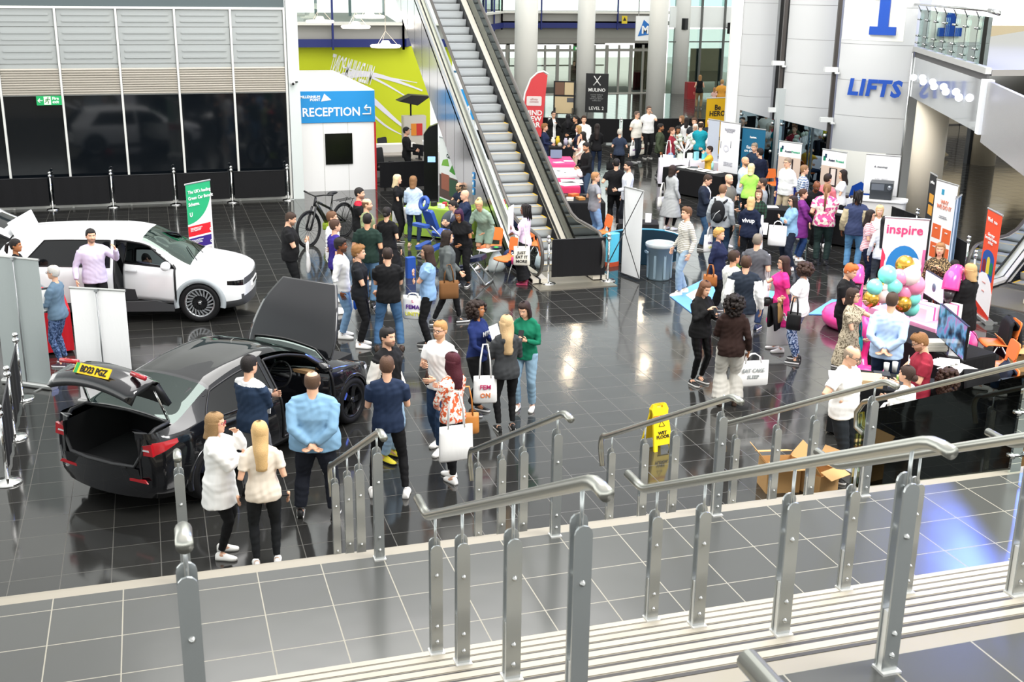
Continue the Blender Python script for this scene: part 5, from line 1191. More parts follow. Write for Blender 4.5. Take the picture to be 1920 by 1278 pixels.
# front group by the dark car
p22 = P(825, 601, 1.80, -35, 'person in white t-shirt with glasses and blond beard holding a bottle', top=('tee', WHT), bot=('jeans', '#2c405c'), hair=('short', '#b98a55'), beard=1, specs=1, arms='hp', legs='step')
p23 = P(725, 667, 1.80, 178, 'person seen from behind in navy t-shirt, black skinny trousers and white shoes', top=('tee', '#1f2c44'), bot=('skinny', BLK), hair=('crop', '#5a4030'), arms='hp', legs='wide')
p24 = P(848, 661, 1.70, -135, 'person with dark red hair, orange patterned blouse and crossed white shoes', 'f', top=('long', '#f1ece2', '#e0663c', 'floral', .6), bot=('skinny', BLK), hair=('wavy', RED, .36), arms='cp', legs='cross')
p27 = P(981, 567, 1.68, -15, 'person in green top and pale jeans looking at a phone', 'f', top=('long', '#0f6b4f'), bot=('jeans', '#86a3b8'), hair=('long', '#2f1d17', .34), arms='pp', hp=20, hy=-15)
p30 = P(402.5, 774, 1.66, 75, 'person in loose white shirt and red glasses, hand at mouth', 'f', 1.15, top=('smock', WHT), bot=('leggings', BLK), hair=('bob', '#9a7a52'), specs=3, arms='fx')
p31 = P(486, 790, 1.66, 180, 'person from behind with long blonde hair, beige t-shirt and dark leggings', 'f', 1.05, top=('tee', '#e9dccb'), bot=('leggings', '#1c1e20'), hair=('long', '#dcb57c', .44), arms='dd')
p29 = P(585, 696, 1.80, 172, 'broad person from behind in pale blue jumper, hands clasped behind back', w=1.62, top=('long', '#7fa6c4'), bot=('suit', '#1a1d26'), shoe=SB, hair=('balding', '#5a4230'), arms='bb', legs='wide')
p28 = P(466.5, 666, 1.80, 135, 'person with arms crossed in navy jumper with white collar by the dark car', w=1.12, top=('long', '#24344a'), scarf='#dedede', bot=('chinos', '#77787a'), shoe=SB, hair=('short', DK), arms='xX')
p21 = P(726.5, 613.5, 1.82, 50, 'person in black and white varsity jacket with a bandana headband', top=('vest', BLK, '#e8e4dc'), bot=('jeans', '#9bb8d2'), shoe=('#d8c930', '#1a1a1a'), hair=('short', DK), beard=1, arms='dd')
p25 = P(895.8, 564, 1.70, 55, 'person with curly dark hair in navy jumper with white letters', 'f', skin=2, top=('long', '#202f63'), bot=('cropt', BLK), shoe=('#151515', '#eeeeee'), hair=('bigcurl', '#2a1c15', .26), arms='pc', hy=10)
p26 = P(950, 591, 1.68, -165, 'person from behind with very long blonde hair in charcoal hoodie', 'f', top=('hoodie', '#3a3c3e'), bot=('leggings', BLK), shoe=SB, hair=('wavy', '#d2b183', .46), arms='pp')
# left, round the white car
p32 = P(169, 429, 1.80, 12, 'bearded person in lilac shirt leaning an arm on the white car door', w=1.1, top=('shirt', '#cfc3dc'), bot=('suit', BLK), shoe=SB, hair=('short', DK), beard=1, arms='lD')
p33 = P(28, 448, 1.68, 70, 'dark-haired person in black behind the grey banner at far left', 'f', skin=2, top=('long', BLK), bot=('suit', BLK), shoe=SB, hair=('pony', DK, .2), arms='cc')
p34 = P(98.6, 497.6, 1.66, -120, 'grey-haired person in blue-grey fleece at the red cloth table', 'f', 1.1, top=('long', '#5c7386'), bot=('leggings', '#26395a', 'floral', '#5b6f94'), shoe=('#3a2030', '#eeeeee'), hair=('short', GRY), specs=1, arms='hh')
# queue in the middle left
p1 = P(548, 398.6, 1.80, 88, 'bearded person in black t-shirt looking at a phone, tote on the arm', w=1.25, top=('tee', BLK), bot=('jeans', '#191a1c'), shoe=SB, hair=('short', BR), beard=1, arms='pp', hp=18)
p2 = P(673.7, 351.7, 1.82, 80, 'person in black polo with red shoulders beside the bicycle', w=1.08, top=('polo', BLK), scarf='#b32034', bot=('suit', BLK), shoe=SB, hair=('crop', DK), beard=1, arms='dc')
p3 = P(622, 396, 1.78, 85, 'person in white t-shirt partly hidden behind the purple shirt', top=('tee', WHT), bot=('jeans', DJEAN), hair=('short', '#6b4a32'), arms='dd')
p4 = P(628, 411, 1.80, 110, 'person in purple sports shirt with white lettering down the back', top=('tee', '#3a2c86'), bot=('shorts', BLK), shoe=SW, hair=('short', '#4a3224'), arms='dd')
p5 = P(638.5, 446.8, 1.78, 80, 'person in white shirt and pale jeans holding a checked cap', skin=3, top=('rolled', WHT), bot=('jeans', '#7fa3c6'), hair=('longtop', DK), beard=1, arms='dd')
p6 = P(672.5, 459.7, 1.78, 80, 'person with curly fair hair in black t-shirt and black trousers', top=('tee', '#1a1c20'), bot=('chinos', BLK), hair=('curly', '#8c6236'), arms='cc')
p7 = P(687.8, 372, 1.80, 85, 'bald person in olive t-shirt next to the black and red polo', w=1.1, top=('tee', '#8f9a70'), bot=('jeans', '#4b4f3a'), hair=('bald', '#6b4a32'), beard=1, arms='pd')
p8 = P(688.5, 399.8, 1.82, 168, 'person from behind in dark green t-shirt and blue jeans', w=1.1, skin=1, top=('tee', '#1d3029'), bot=('jeans', '#54738f'), shoe=('#222222', '#dddddd'), hair=('crop', DK), arms='dd', legs='step')
p9 = P(725, 388, 1.66, 160, 'person in black dress with hair clip and tan shoulder bag', 'f', 1.1, top=('dress', BLK), bot=('leggings', BLK), shoe=SB, hair=('lowbun', DK), arms='cd')
p10 = P(726.5, 463.7, 1.80, 180, 'person from behind in black t-shirt and blue jeans in the middle', w=1.08, top=('tee', BLK), bot=('jeans', '#42658a'), shoe='#3a2a20', hair=('crop', '#2f2119'), arms='cc', legs='wide')
p11 = P(745, 327, 1.66, 75, 'blonde person in black t-shirt with sunglasses on head and white tote', 'f', top=('tee', BLK), bot=('suit', BLK), shoe=SB, hair=('long', '#e4cfa4', .24), arms='dp')
p12 = P(774.6, 330, 1.68, 165, 'person from behind in pale blue shirt and dark jeans at the green table', 'f', 1.05, top=('shirt', '#c3d6ec'), bot=('skinny', DJEAN), shoe='#caa58a', hair=('bob', '#8a6440'), arms='hh')
# massage chair and escalator group
p13 = P(861, 342, 1.35, -60, 'seated person with glasses and dark polo behind the green table', top=('polo', '#1b2438'), bot=('suit', BLK), shoe=SB, hair=('bald', DK), beard=1, specs=1, arms='tt', sit=1)
p14 = P(871.5, 356, 1.78, -75, 'bald person in navy polo seated beside the escalator', w=1.15, top=('polo', '#1c2741'), bot=('suit', BLK), shoe=SB, hair=('scalp', '#caa08a'), arms='tt', sit=1, seat_z=.5)
p15 = P(847, 376, 1.70, -70, 'dark-haired person in white t-shirt reaching down over the table end', 'f', top=('tee', WHT), bot=('jeans', DJEAN), hair=('lowbun', DK), specs=1, arms='tt', lean=28, sit=1, seat_z=.52)
p16 = P(858.6, 392.8, 1.68, -25, 'person with purple hair in black t-shirt holding a pink phone', 'f', 1.15, skin=2, top=('polo', BLK), bot=('suit', BLK), shoe=SB, hair=('bob', '#3a1438'), arms='hd', lean=16, hp=16)
p17 = P(896, 375, 1.70, -25, 'blonde person with a bun in sage playsuit bending over an orange chair', 'f', skin=1, top=('romper', '#8ea392'), bot=('shorts', '#8ea392'), shoe=SW, hair=('bun', '#d9b884'), arms='ht', lean=34, hp=15)
p18 = P(838.6, 431.5, 1.76, 100, 'person with shoulder-length dark hair in grey hoodie striding past', top=('hoodie', '#575c5b'), bot=('skinny', BLK), shoe=('#161616', '#f0f0f0'), hair=('long', '#2a1f19', .20), arms='cd', legs='stride')
p19 = P(801, 459.7, 1.80, -92, 'person with long hair and glasses, arms folded, in light blue t-shirt', top=('tee', '#86a9cf'), bot=('chinos', BLK), shoe=SB, hair=('long', '#3a281f', .26), specs=1, beard=1, arms='xX')
p20 = P(985, 382, 1.70, -105, 'person with braids in pale pink top holding a white poster by escalator', 'f', skin=3, top=('long', '#e9d2ea'), bot=('wide', BLK), shoe=('#8a2447', '#b03a5a'), hair=('braids', DK, .34), arms='ph')
p35 = P(762, 238, 1.80, 85, 'receptionist in black uniform and cap standing behind the desk', top=('long', BLK), bot=('suit', BLK), shoe=SB, hair=('cap', BLK), arms='hh')
# stalls beyond the escalator
p37 = P(1038, 208, 1.68, 20, 'person in black suit jacket and glasses beside the red flag', 'f', top=('blazer', BLK, BLK), front=WHT, bot=('suit', BLK), shoe=SB, hair=('lowbun', DK), specs=1, arms='wd')
p38 = P(1021.7, 232, 1.66, 75, 'person with curly light brown hair and navy jumper behind the first stall', 'f', 1.1, top=('long', '#1d2745'), bot=('jeans', DJEAN), hair=('curly', '#8d6036'), arms='hh')
p39 = P(1008, 270, 1.35, 80, 'seated person in white behind the stall next to the handrail', skin=1, top=('tee', WHT), bot=('jeans', DJEAN), hair=('short', BR), arms='hh', sit=1)
p40 = P(1065.5, 213.6, 1.68, 175, 'person from behind with long black hair and black coat at first stall', 'f', top=('coat', BLK), bot=('suit', BLK), shoe=SB, hair=('long', '#121016', .42), arms='hh')
p41 = P(1079.7, 216.6, 1.66, -70, 'dark-haired person with ponytail facing left at the first stall', 'f', skin=1, top=('long', BLK), bot=('suit', BLK), shoe=SB, hair=('pony', DK, .3), arms='hh')
p42 = P(1095, 217, 1.80, 5, 'dark-haired person in white shirt facing the camera by the column', top=('shirt', WHT), bot=('suit', '#2a2f3a'), shoe=SB, hair=('quiff', '#3a2416'), arms='cc')
p43 = P(1120, 232, 1.68, 178, 'person from behind with very long dark hair, black top and jeans', 'f', top=('long', BLK), bot=('skinny', '#1f2c42'), shoe=SB, hair=('long', '#241a17', .44), arms='dc')
p44 = P(1084.8, 235, 1.66, -80, 'person with fair hair in sleeveless navy top at the second stall', 'f', top=('tank', '#1a2236'), bot=('chinos', '#c9b6a0'), hair=('long', '#a8834f', .3), arms='ht')
p45 = P(1093, 247, 1.66, -75, 'dark-haired person in white top with black and white bag', 'f', top=('long', '#e6dccc'), bot=('suit', BLK), shoe=SB, hair=('long', DK, .26), arms='cp')
p46 = P(1098, 267, 1.80, -60, 'bearded person in black shirt reading at the pink stall', skin=1, top=('long', BLK), bot=('jeans', '#394c62'), shoe=SB, hair=('short', DK), beard=1, arms='hh', hp=12)
p47 = P(1117, 322.4, 1.78, 115, 'person in grey polo and light blue jeans, hand on hip', top=('polo', '#85868c'), bot=('jeans', '#7ba0c8'), shoe='#c9b8a0', hair=('short', '#a87a50'), arms='di', hy=-20)
p48 = P(1156, 297, 1.80, 178, 'person from behind in black short-sleeved shirt and black trousers', w=1.1, top=('tee', BLK), bot=('suit', BLK), shoe=SB, hair=('crop', DK), arms='kd')
p49 = P(1178.4, 302, 1.78, -75, 'dark-haired person in white long-sleeved shirt facing left', top=('shirt', '#dfe3ea'), bot=('suit', '#24272e'), shoe=SB, hair=('short', DK), beard=1, arms='hd')
p50 = P(1162.5, 241.4, 1.62, 175, 'person with short white hair in navy t-shirt seen from behind', 'f', 1.1, top=('tee', '#2b3547'), bot=('suit', BLK), shoe=SB, hair=('short', '#c8c4b8'), arms='dD')
p51 = P(1194.7, 208.5, 1.78, 55, 'person in cream short-sleeved shirt holding tote bags', w=1.2, top=('polo', '#e6e2d6'), bot=('suit', '#20242c'), shoe=('#1a1a1a', '#eeeeee'), hair=('short', '#5f5148'), specs=1, arms='dd')
p52 = P(1217, 198.7, 1.88, 25, 'tall person in white t-shirt, hand on chin, white jumper tied at waist', w=1.15, top=('tee', WHT), bot=('suit', BLK), shoe=SB, hair=('short', '#5a4a40'), specs=1, arms='fd')
p53 = P(1239, 231.5, 1.76, 90, 'bearded person in dark green jacket facing the white stall', skin=2, top=('jacket', '#3c4633'), bot=('chinos', '#1a1d24'), shoe=('#1a1a1a', '#eeeeee'), hair=('short', DK), beard=1, arms='hd')
p54 = P(1260.7, 238.7, 1.66, 75, 'person in dark red top and pale jeans with a white tote on shoulder', 'f', top=('tee', '#8e2a38'), bot=('jeans', '#8fb4d6'), hair=('lowbun', '#6b4630'), arms='oh')
p55 = P(1272, 236.6, 1.64, 15, 'dark-haired person in black and white patterned dress', 'f', skin=2, top=('dress', '#2a2e2c', '#c9d0c4', 'floral', .5), bot=('leggings', BLK), shoe=SB, hair=('long', DK, .22), arms='hc', hp=14)
p56 = P(1278, 217, 1.64, -60, 'person with light brown hair in black leaning left at back of stall', 'f', top=('long', BLK), bot=('suit', BLK), shoe=SB, hair=('bob', '#8a6444'), arms='hh', lean=18)
p57 = P(1288, 220, 1.66, 170, 'person from behind with long dark hair in white blouse', 'f', top=('long', WHT), bot=('suit', BLK), shoe=SB, hair=('long', '#1d1514', .28), arms='cc')
p58 = P(1302.4, 221.4, 1.70, -10, 'brown-haired person half hidden at back of the white stall', top=('tee', '#33363a'), bot=('suit', BLK), hair=('curly', '#5a4030'), arms='dd')
p59 = P(1304.4, 232.6, 1.66, -8, 'person with white hair, white t-shirt and black skirt', 'f', top=('tee', WHT), bot=('skirt', BLK), shoe=SB, hair=('bob', '#ece4d4'), specs=1, arms='cc')
p60 = P(1314.6, 227.5, 1.76, 165, 'balding person from behind in teal shirt', w=1.1, top=('tee', '#1b98a8'), bot=('suit', DJEAN), hair=('balding', '#3a2a20'), arms='cc')
p61 = P(1331, 223.4, 1.74, 0, 'smiling person with white hair under the yellow banner', top=('jacket', '#22262b', '#22262b'), bot=('suit', BLK), hair=('balding', '#d8d4cc'), arms='dd')
p62 = P(1333, 239.7, 1.62, -70, 'brown-haired person in white top below the yellow banner', 'f', top=('tee', WHT), bot=('suit', BLK), hair=('bob', '#7a4c32'), arms='hh')
p63 = P(1331, 273.7, 1.68, -85, 'seated person in yellow shirt with printed sleeve at the black table', top=('tee', '#e3b53a'), bot=('jeans', DJEAN), hair=('short', '#2c1f1a'), arms='fh', sit=1)
# right centre
p64 = P(1261.7, 310, 1.66, 140, 'person in long grey coat with a black and white handbag', 'f', top=('coat', '#a9abab'), bot=('leggings', BLK), shoe=SW, hair=('bob', '#2f2019'), arms='fd')
p65 = P(1331, 328.2, 1.80, 80, 'person in navy blazer and jeans looking down', top=('blazer', '#1c2433', '#1c2433'), front=WHT, bot=('jeans', '#34506e'), shoe=SB, hair=('crop', BR), arms='pp', hp=22)
p66 = P(1367.5, 326, 1.78, 55, 'bald bearded person in grey t-shirt behind the black table', w=1.1, top=('tee', '#6d6b62'), bot=('suit', BLK), hair=('scalp', '#c89c80'), beard=1, face_hair='#7a5a42', arms='hc')
p67 = P(1356.3, 345.5, 1.80, 160, 'person from behind in pale grey hoodie with black backpack', w=1.1, top=('hoodie', '#a9aeb1'), bot=('jeans', '#2b3f58'), shoe=SB, hair=('crop', '#7d5a40'), arms='dd')
p68 = P(1398, 293.6, 1.80, 60, 'bald bearded person in pale blue shirt listening at a stall', w=1.1, skin=1, top=('shirt', '#cbd6e4'), bot=('suit', '#222733'), shoe=SB, hair=('scalp', '#caa080'), beard=1, face_hair='#241a14', arms='cc')
p69 = P(1414.3, 268, 1.80, -30, 'grey-haired person in navy t-shirt in front of the teal banner', top=('tee', '#1c2c40'), bot=('jeans', DJEAN), hair=('crop', '#8a7a68'), arms='dh', hp=15)
p70 = P(1425.5, 277.7, 1.80, -125, 'dark-haired person in navy hoodie turned to the teal banner', top=('hoodie', '#141b2e'), bot=('suit', '#10131c'), shoe=SB, hair=('short', '#1c1310'), arms='hd')
p71 = P(1409, 306.8, 1.68, 172, 'blonde person from behind in neon green t-shirt with cross-body strap', 'f', 1.18, top=('tee', '#a4e05e'), bot=('suit', BLK), shoe=SB, hair=('bob', '#e2cf9c'), arms='dc')
p72 = P(1430.6, 333.3, 1.76, -100, 'person in grey t-shirt with short dark hair beside the orange chair', skin=1, top=('tee', '#9aa09f'), bot=('chinos', '#3a4048'), hair=('crop', '#3a2c24'), beard=1, arms='hh')
p73 = P(1423.5, 354.6, 1.66, -5, 'person with long brown hair in dark green check shirt facing the camera', 'f', top=('long', '#23402f', '#1a1d1a', 'check'), bot=('skinny', BLK), shoe=SB, hair=('long', '#6b4a34', .36), arms='cp')
p74 = P(1409, 368.9, 1.66, 172, 'person from behind in navy hoodie with white lettering on the back', 'f', 1.08, top=('hoodie', '#151d33'), bot=('suit', '#16181c'), shoe=SB, hair=('bob', '#d3b07a'), arms='hd')
p75 = P(1288, 388, 1.80, -62, 'person in cream striped jumper and pale jeans by the grey bin', top=('long', '#dcd8cc', '#8f8a80', 'hstripe'), bot=('jeans', '#93a9bb'), shoe='#e6dccb', hair=('quiff', '#6a4a30'), arms='dD', legs='step')
p76 = P(1477.6, 296, 1.80, -45, 'grey-haired person in white shirt and beige trousers behind black table', w=1.2, top=('rolled', WHT), bot=('chinos', '#b9a98e'), shoe=SB, hair=('short', '#8a7864'), specs=1, arms='dd')
p77 = P(1509, 309, 1.78, 100, 'person in blue checked shirt in front of the grey lift tower', top=('rolled', '#e6ebf2', '#39557e', 'check', .8), bot=('jeans', DJEAN), hair=('crop', '#8d6846'), arms='dd')
p78 = P(1533.6, 340.7, 1.76, 20, 'bald person in black shirt leaning over the black table', skin=3, top=('tee', BLK), bot=('suit', BLK), shoe=SB, hair=('scalp', '#5a3a28'), beard=1, face_hair='#191210', arms='tt', lean=24, hp=18)
p79 = P(1553, 325.5, 1.78, 140, 'dark-haired person in salmon pink shirt by the second protect banner', top=('shirt', '#d9737a'), bot=('chinos', '#39404e'), hair=('short', '#2c1d15'), arms='hh')
p80 = P(1581.4, 318.3, 1.70, -80, 'person with long dark hair in white t-shirt with black apron', 'f', top=('tee', WHT), bot=('skirt', BLK), shoe=SB, hair=('long', '#231712', .30), arms='pp')
p81 = P(1507, 354, 1.66, 95, 'person in purple cardigan and blue jeans in the queue', 'f', 1.12, top=('cardigan', '#702a78'), bot=('jeans', '#26406e'), hair=('pony', '#4a2f20', .1), arms='cc')
p82 = P(1487.8, 367, 1.66, -65, 'person in denim jacket and sunglasses with a big white tote', 'f', top=('jacket', '#7fa3c0'), bot=('loose', '#1d2433'), shoe=SW, hair=('long', '#2a1c18', .24), specs=2, arms='xX')
p83 = P(1552, 343.8, 1.80, 175, 'person from behind in bright pink floral shirt with long ponytail', w=1.25, top=('tee', '#d8588f', '#efe3d3', 'floral', 1.2), bot=('jeans', '#1f2f2c'), shoe=('#1a1a1a', '#3a3a3a'), hair=('pony', '#8a6240', .50), arms='dc')
p84 = P(1610, 358, 1.80, 172, 'person with dreadlocks in navy and grey padded gilet and blue jeans', skin=3, w=1.08, top=('vest', '#363f5e', '#b6a98a'), bot=('jeans', '#5c8cb4'), shoe=SW, hair=('dreads', DK), arms='dd')
p85 = P(1633.3, 393.6, 1.66, 80, 'dark-haired person with glasses in pink and white striped t-shirt', 'f', top=('tee', '#f0dada', '#c85a6a', 'hstripe', .9), bot=('suit', '#141b33'), shoe='#d8b8a0', hair=('long', '#231915', .28), specs=1, arms='ch')
p86 = P(1650.6, 384.5, 1.66, 0, 'blonde person in white between the striped t-shirt and inspire banner', 'f', top=('long', WHT), bot=('suit', BLK), hair=('long', '#e6c68e', .18), arms='cc')
p87 = P(1660.8, 405.8, 1.66, 180, 'person from behind with very long black hair beside the inspire banner', 'f', top=('long', '#d9dcdd'), bot=('leggings', '#3d4146'), shoe=SW, hair=('long', '#151215', .56), arms='dc')
p88 = P(1349.6, 428, 1.64, 70, 'person with short blonde hair in loose navy top with tan bag', 'f', 1.15, top=('tunic', '#1c2340'), bot=('suit', BLK), shoe=SB, hair=('curly', '#c79a56'), arms='hd')
p89 = P(1421.4, 438, 1.78, 165, 'grey-haired person from behind in dark grey t-shirt with white tote', w=1.1, top=('tee', '#56575c'), bot=('jeans', '#2a3a5a'), shoe=('#1b2a4a', '#eeeeee'), hair=('crop', '#7d7468'), arms='hd')
p90 = P(1377.7, 469, 1.76, 130, 'person in white patterned shirt turned to the person in dark gilet', skin=1, top=('shirt', '#ebe9e2', '#9aa0a0', 'vstripe'), bot=('suit', BLK), shoe=SB, hair=('short', BR), arms='hh')
p91 = P(1400, 479, 1.80, 178, 'person from behind in dark navy gilet, white shirt and grey trousers', w=1.15, top=('vest', '#222a36', WHT), bot=('chinos', '#a5a8aa'), shoe='#3a2a20', hair=('short', '#4a3222'), arms='dd')
p92 = P(1325.6, 528, 1.70, 45, 'person in black leather jacket and leather trousers using a phone', 'f', top=('jacket', '#0f0f10'), bot=('leggings', '#0b0b0c'), shoe=SB, hair=('long', '#6b4730', .44), arms='pw', hp=18)
p93 = P(1377.7, 552, 1.72, 188, 'person with big curly hair, brown leather jacket and pale grey wide trousers', 'f', 1.05, skin=2, top=('jacket', '#2a1a16'), bot=('wide', '#b9b6ae'), shoe='#3a2a20', hair=('bigcurl', '#1a110e', .28), arms='hd')
p94 = P(1470.7, 479.7, 1.68, -75, 'person in bright pink dress reaching out with one arm', 'f', top=('dress', '#e8348a'), bot=('none', ''), shoe=SW, hair=('long', '#38221c', .26), specs=1, arms='dr')
p95 = P(1507, 491.5, 1.66, -105, 'person with curly hair in white t-shirt and blue patterned leggings', 'f', 1.15, top=('tee', '#e9eaec'), bot=('leggings', '#2f456e', 'floral', '#a9b8d4'), shoe=('#151515', '#eeeeee'), hair=('bigcurl', '#3a261d', .20), arms='hh')
# right foreground stalls
p96 = P(1601, 495.8, 1.76, 70, 'person with ginger hair in black t-shirt beside the pink inflatable', top=('tee', BLK), bot=('suit', BLK), shoe=SB, hair=('quiff', '#c86a30'), arms='cc', hp=20)
p97 = P(1601, 540, 1.68, 75, 'person in beige floral dress, hand to mouth, with a teal bag', 'f', 1.1, top=('dress', '#b8ab94', '#6a5f4c', 'spots', .35), bot=('leggings', BLK), shoe=SB, hair=('long', '#3a2820', .18), specs=1, arms='fc')
p98 = P(1674.4, 547.9, 1.82, 172, 'person from behind in pale blue shirt, hands clasped behind back', w=1.22, top=('shirt', '#b5cdec'), bot=('chinos', '#22304a'), shoe='#3a2a20', hair=('crop', '#4a372a'), arms='bb')
p99 = P(1604, 650.7, 1.80, 65, 'balding person in white t-shirt and glasses with hand on hip', w=1.22, top=('tee', WHT), bot=('suit', '#20252a'), shoe=SB, hair=('bald', '#9a8876'), specs=1, arms='hi', hp=18)
p100 = P(1702.5, 685.4, 1.60, -115, 'person with dark tied-back hair in white shawl cardigan', 'f', 1.05, top=('cardigan', WHT), bot=('suit', BLK), shoe=SB, hair=('lowbun', '#3a271e'), arms='hp')
p101 = P(1719.4, 625.4, 1.74, -80, 'person in maroon t-shirt with glasses looking down at the table', w=1.05, top=('tee', '#8e2436'), bot=('jeans', DJEAN), shoe=SB, hair=('quiff', '#8a6038'), beard=1, specs=1, arms='ht', hp=25)
p102 = P(1780, 690, 1.58, 172, 'seated person from behind with long dark curly hair in black', 'f', top=('tee', BLK), bot=('jeans', JEAN), hair=('bigcurl', '#38231a', .34), arms='hh', sit=1)
p103 = P(1764.5, 455, 1.70, -5, 'person with long light brown hair in leopard print blouse', 'f', top=('long', '#3a3228', '#b59a70', 'spots', .3), bot=('suit', BLK), shoe=SB, hair=('long', '#a8784c', .36), arms='wd')
p104 = P(1820.8, 494.4, 1.70, -125, 'person with wavy blonde hair in long black cardigan by monitor', 'f', 1.1, top=('cardigan', BLK), bot=('suit', BLK), shoe=SB, hair=('wavy', '#c7a470', .20), arms='hh')
p105 = P(1791, 487, 1.70, 160, 'dark-haired seated person behind the pink flamingo neck', top=('tee', BLK), bot=('suit', BLK), hair=('crop', DK), arms='hh', sit=1)
# far back
p107 = P(1313, 140.8, 1.70, 175, 'person in dark vest top and khaki trousers far back near the glass', 'f', 1.1, top=('tank', BLK), bot=('chinos', '#8a7452'), shoe='#5a4636', hair=('bob', '#9a7448'), arms='dh')
p108 = P(1340, 164, 1.15, 175, 'child in pale pink top far back by the glass', 'f', top=('tee', '#e3b9ae'), bot=('shorts', '#9a7a70'), hair=('bob', '#a5764a'), arms='dd')
p109 = P(1354.4, 149, 1.76, 172, 'person in mustard shirt and shorts far back by the glass', w=1.15, top=('polo', '#d69a3e'), bot=('shorts', '#a08a60'), shoe='#3a2a20', hair=('short', '#b08a58'), arms='dd')
p110 = P(1076.7, 114, 1.74, 10, 'person in long dark coat walking towards the glass entrance doors', 'f', top=('coat', '#2a2622'), bot=('suit', BLK), shoe=SB, hair=('long', '#221a16', .2), arms='dd', legs='step')
# ================================================================== stands, tables and things of the fair
def roll(label, L_, R_, h, cols, txt=(), name='roll_up_banner', back=False, base=True):
    """upright banner; L_/R_ are its left and right edge places, cols = coloured areas (x0, x1, z0, z1, colour) in fractions"""
    d = R_ - L_; d.z = 0; wd = d.length; c = (L_ + R_) / 2; rz = math.atan2(d.y, d.x); t = thing(name, label, 'banner', (c.x, c.y, 0), rz); mats, bb = [], B()
    for k, (x0, x1, z0, z1, cl, *sh) in enumerate(cols):
        m = cloth(cl, rough=.6) if isinstance(cl, str) else cl
        if m not in mats: mats.append(m)
        mi = mats.index(m); th = .004 + .0012 * k; xa, xb, za, zb = (x0 - .5) * wd, (x1 - .5) * wd, .06 + z0 * (h - .06), .06 + z1 * (h - .06)
        if not sh: bb.box(((xa + xb) / 2, -th / 2, (za + zb) / 2), (xb - xa, th, zb - za), mi)
        else:
            pts = [(xa + (xb - xa) * u, 0, za + (zb - za) * v) for u, v in sh[0]]; bb.prism(pts, (0, 0, 0), (0, -th, 0), mi)
    bb.obj('panel', mats, t)
    b = B(); b.rbox((0, 0, h + .01), (wd + .02, .03, .035), .012, 0, 'x'); b.obj('top_bar', mat('#c9cac8', .3, .8), t)
    if base:
        b = B(); b.rbox((0, .02, .045), (wd + .06, .16, .09), .03, 0, 'x'); b.box((-wd * .3, .02, .008), (.04, .42, .016)); b.box((wd * .3, .02, .008), (.04, .42, .016)); b.obj('base', mat('#bcbdbb', .3, .8), t)
    b = B(); yb = -.035 if back else .03; b.cyl((0, yb, .05), (0, yb, h), .011, 8); b.box((0, yb, h), (.05, .04, .04)); b.obj('pole', mat('#9fa2a4', .3, .8), t)
    for s_, sz, fx, fz, cl, *al in txt:
        text(s_, sz, mat(cl, .6), t, ((fx - .5) * wd, -.014, .06 + fz * (h - .06)), align=al[0] if al else 'CENTER', bold=sz * (.02 if len(s_) < 16 else .01))
    return t
G1, RD1, PU1 = '#2ca871', '#d8252e', '#3d2a7c'
q = [(k / 12, 0) for k in range(0)]
arcp = [(0, 1), (0, .0)] + [(math.sin(a), .0 + (1 - math.cos(a)) * .8) for a in np.linspace(.1, 1.45, 12)] + [(1, 1)]
L_, R_ = at(347, 347, 2.0), at(393, 338, 2.0)
roll('banner with green, red and purple bands about a green car scheme', L_, R_, 2.0, [(0, 1, 0, 1, '#eceae6'), (0, 1, .58, 1, G1, arcp), (0, .92, .45, .56, RD1), (0, .92, .32, .43, PU1), (0, .92, .19, .30, '#cfc9c2'), (0, .92, .06, .17, G1)],
     [("The UK's leading", .095, .06, .90, WHT, 'LEFT'), ('Green Car Benefit', .095, .06, .835, WHT, 'LEFT'), ('Scheme.', .095, .06, .77, WHT, 'LEFT'), ('Fastest lead in the race to\ndrive real salary savings\nacross engaged teams', .032, .08, .53, WHT, 'LEFT'), ('We have over 1000 happy\ncustomers in both the\npublic and private sector', .032, .08, .40, WHT, 'LEFT'), ('U', .12, .14, .66, WHT), ('o', .13, .90, .47, WHT), ('o', .13, .90, .34, WHT), ('o', .13, .90, .08, WHT)])
roll('grey roll-up banner seen from behind at the far left edge', at(-18, 483, 1.97), at(72, 492, 1.97), 2.0, [(0, 1, 0, 1, '#aab2b1')], back=True)
roll('white roll-up banner seen from behind between the two cars', at(131, 540, 1.75), at(234, 546, 1.75), 1.75, [(0, 1, 0, 1, '#ffffff')], back=True)
roll('yellow hero banner at the far stalls below the pair walking away', at(1325, 190, 2.0) + V((0, 0, 0)), at(1346, 189, 2.0) + V((.45, 0, 0)), 2.1, [(0, 1, 0, 1, '#e6b51e')], [('Be\nHERO', .26, .5, .80, '#1a1a1a'), ('our people\nmake us', .07, .5, .55, '#3a3a2a'), ('we care\nfor you', .07, .6, .30, '#3a3a2a')])
roll('pale grey-blue banner back standing beside the tall white banner', at(1329, 225, 1.98), at(1350, 228, 1.98), 2.0, [(0, 1, 0, 1, '#b9c0cc')])
roll('tall white banner with faint round emblem in front of the lift glass', at(1352, 228, 2.1), at(1389, 233, 2.1), 2.1, [(0, 1, 0, 1, '#f2f1f4'), (.06, .09, .62, .72, '#5a5a60'), (.56, .59, .64, .74, '#5a5a60')], [('GLOUCESTERSHIRE\nPEOPLE PROMISE\nNETWORK', .05, .5, .90, '#9a9aa2'), ('O', .30, .36, .58, '#d2d2da'), ('wellbeing at work\nadvice for teams\nspeak to us today', .05, .5, .42, '#b2b2ba'), ('find out more here', .05, .5, .18, '#b2b2ba')])
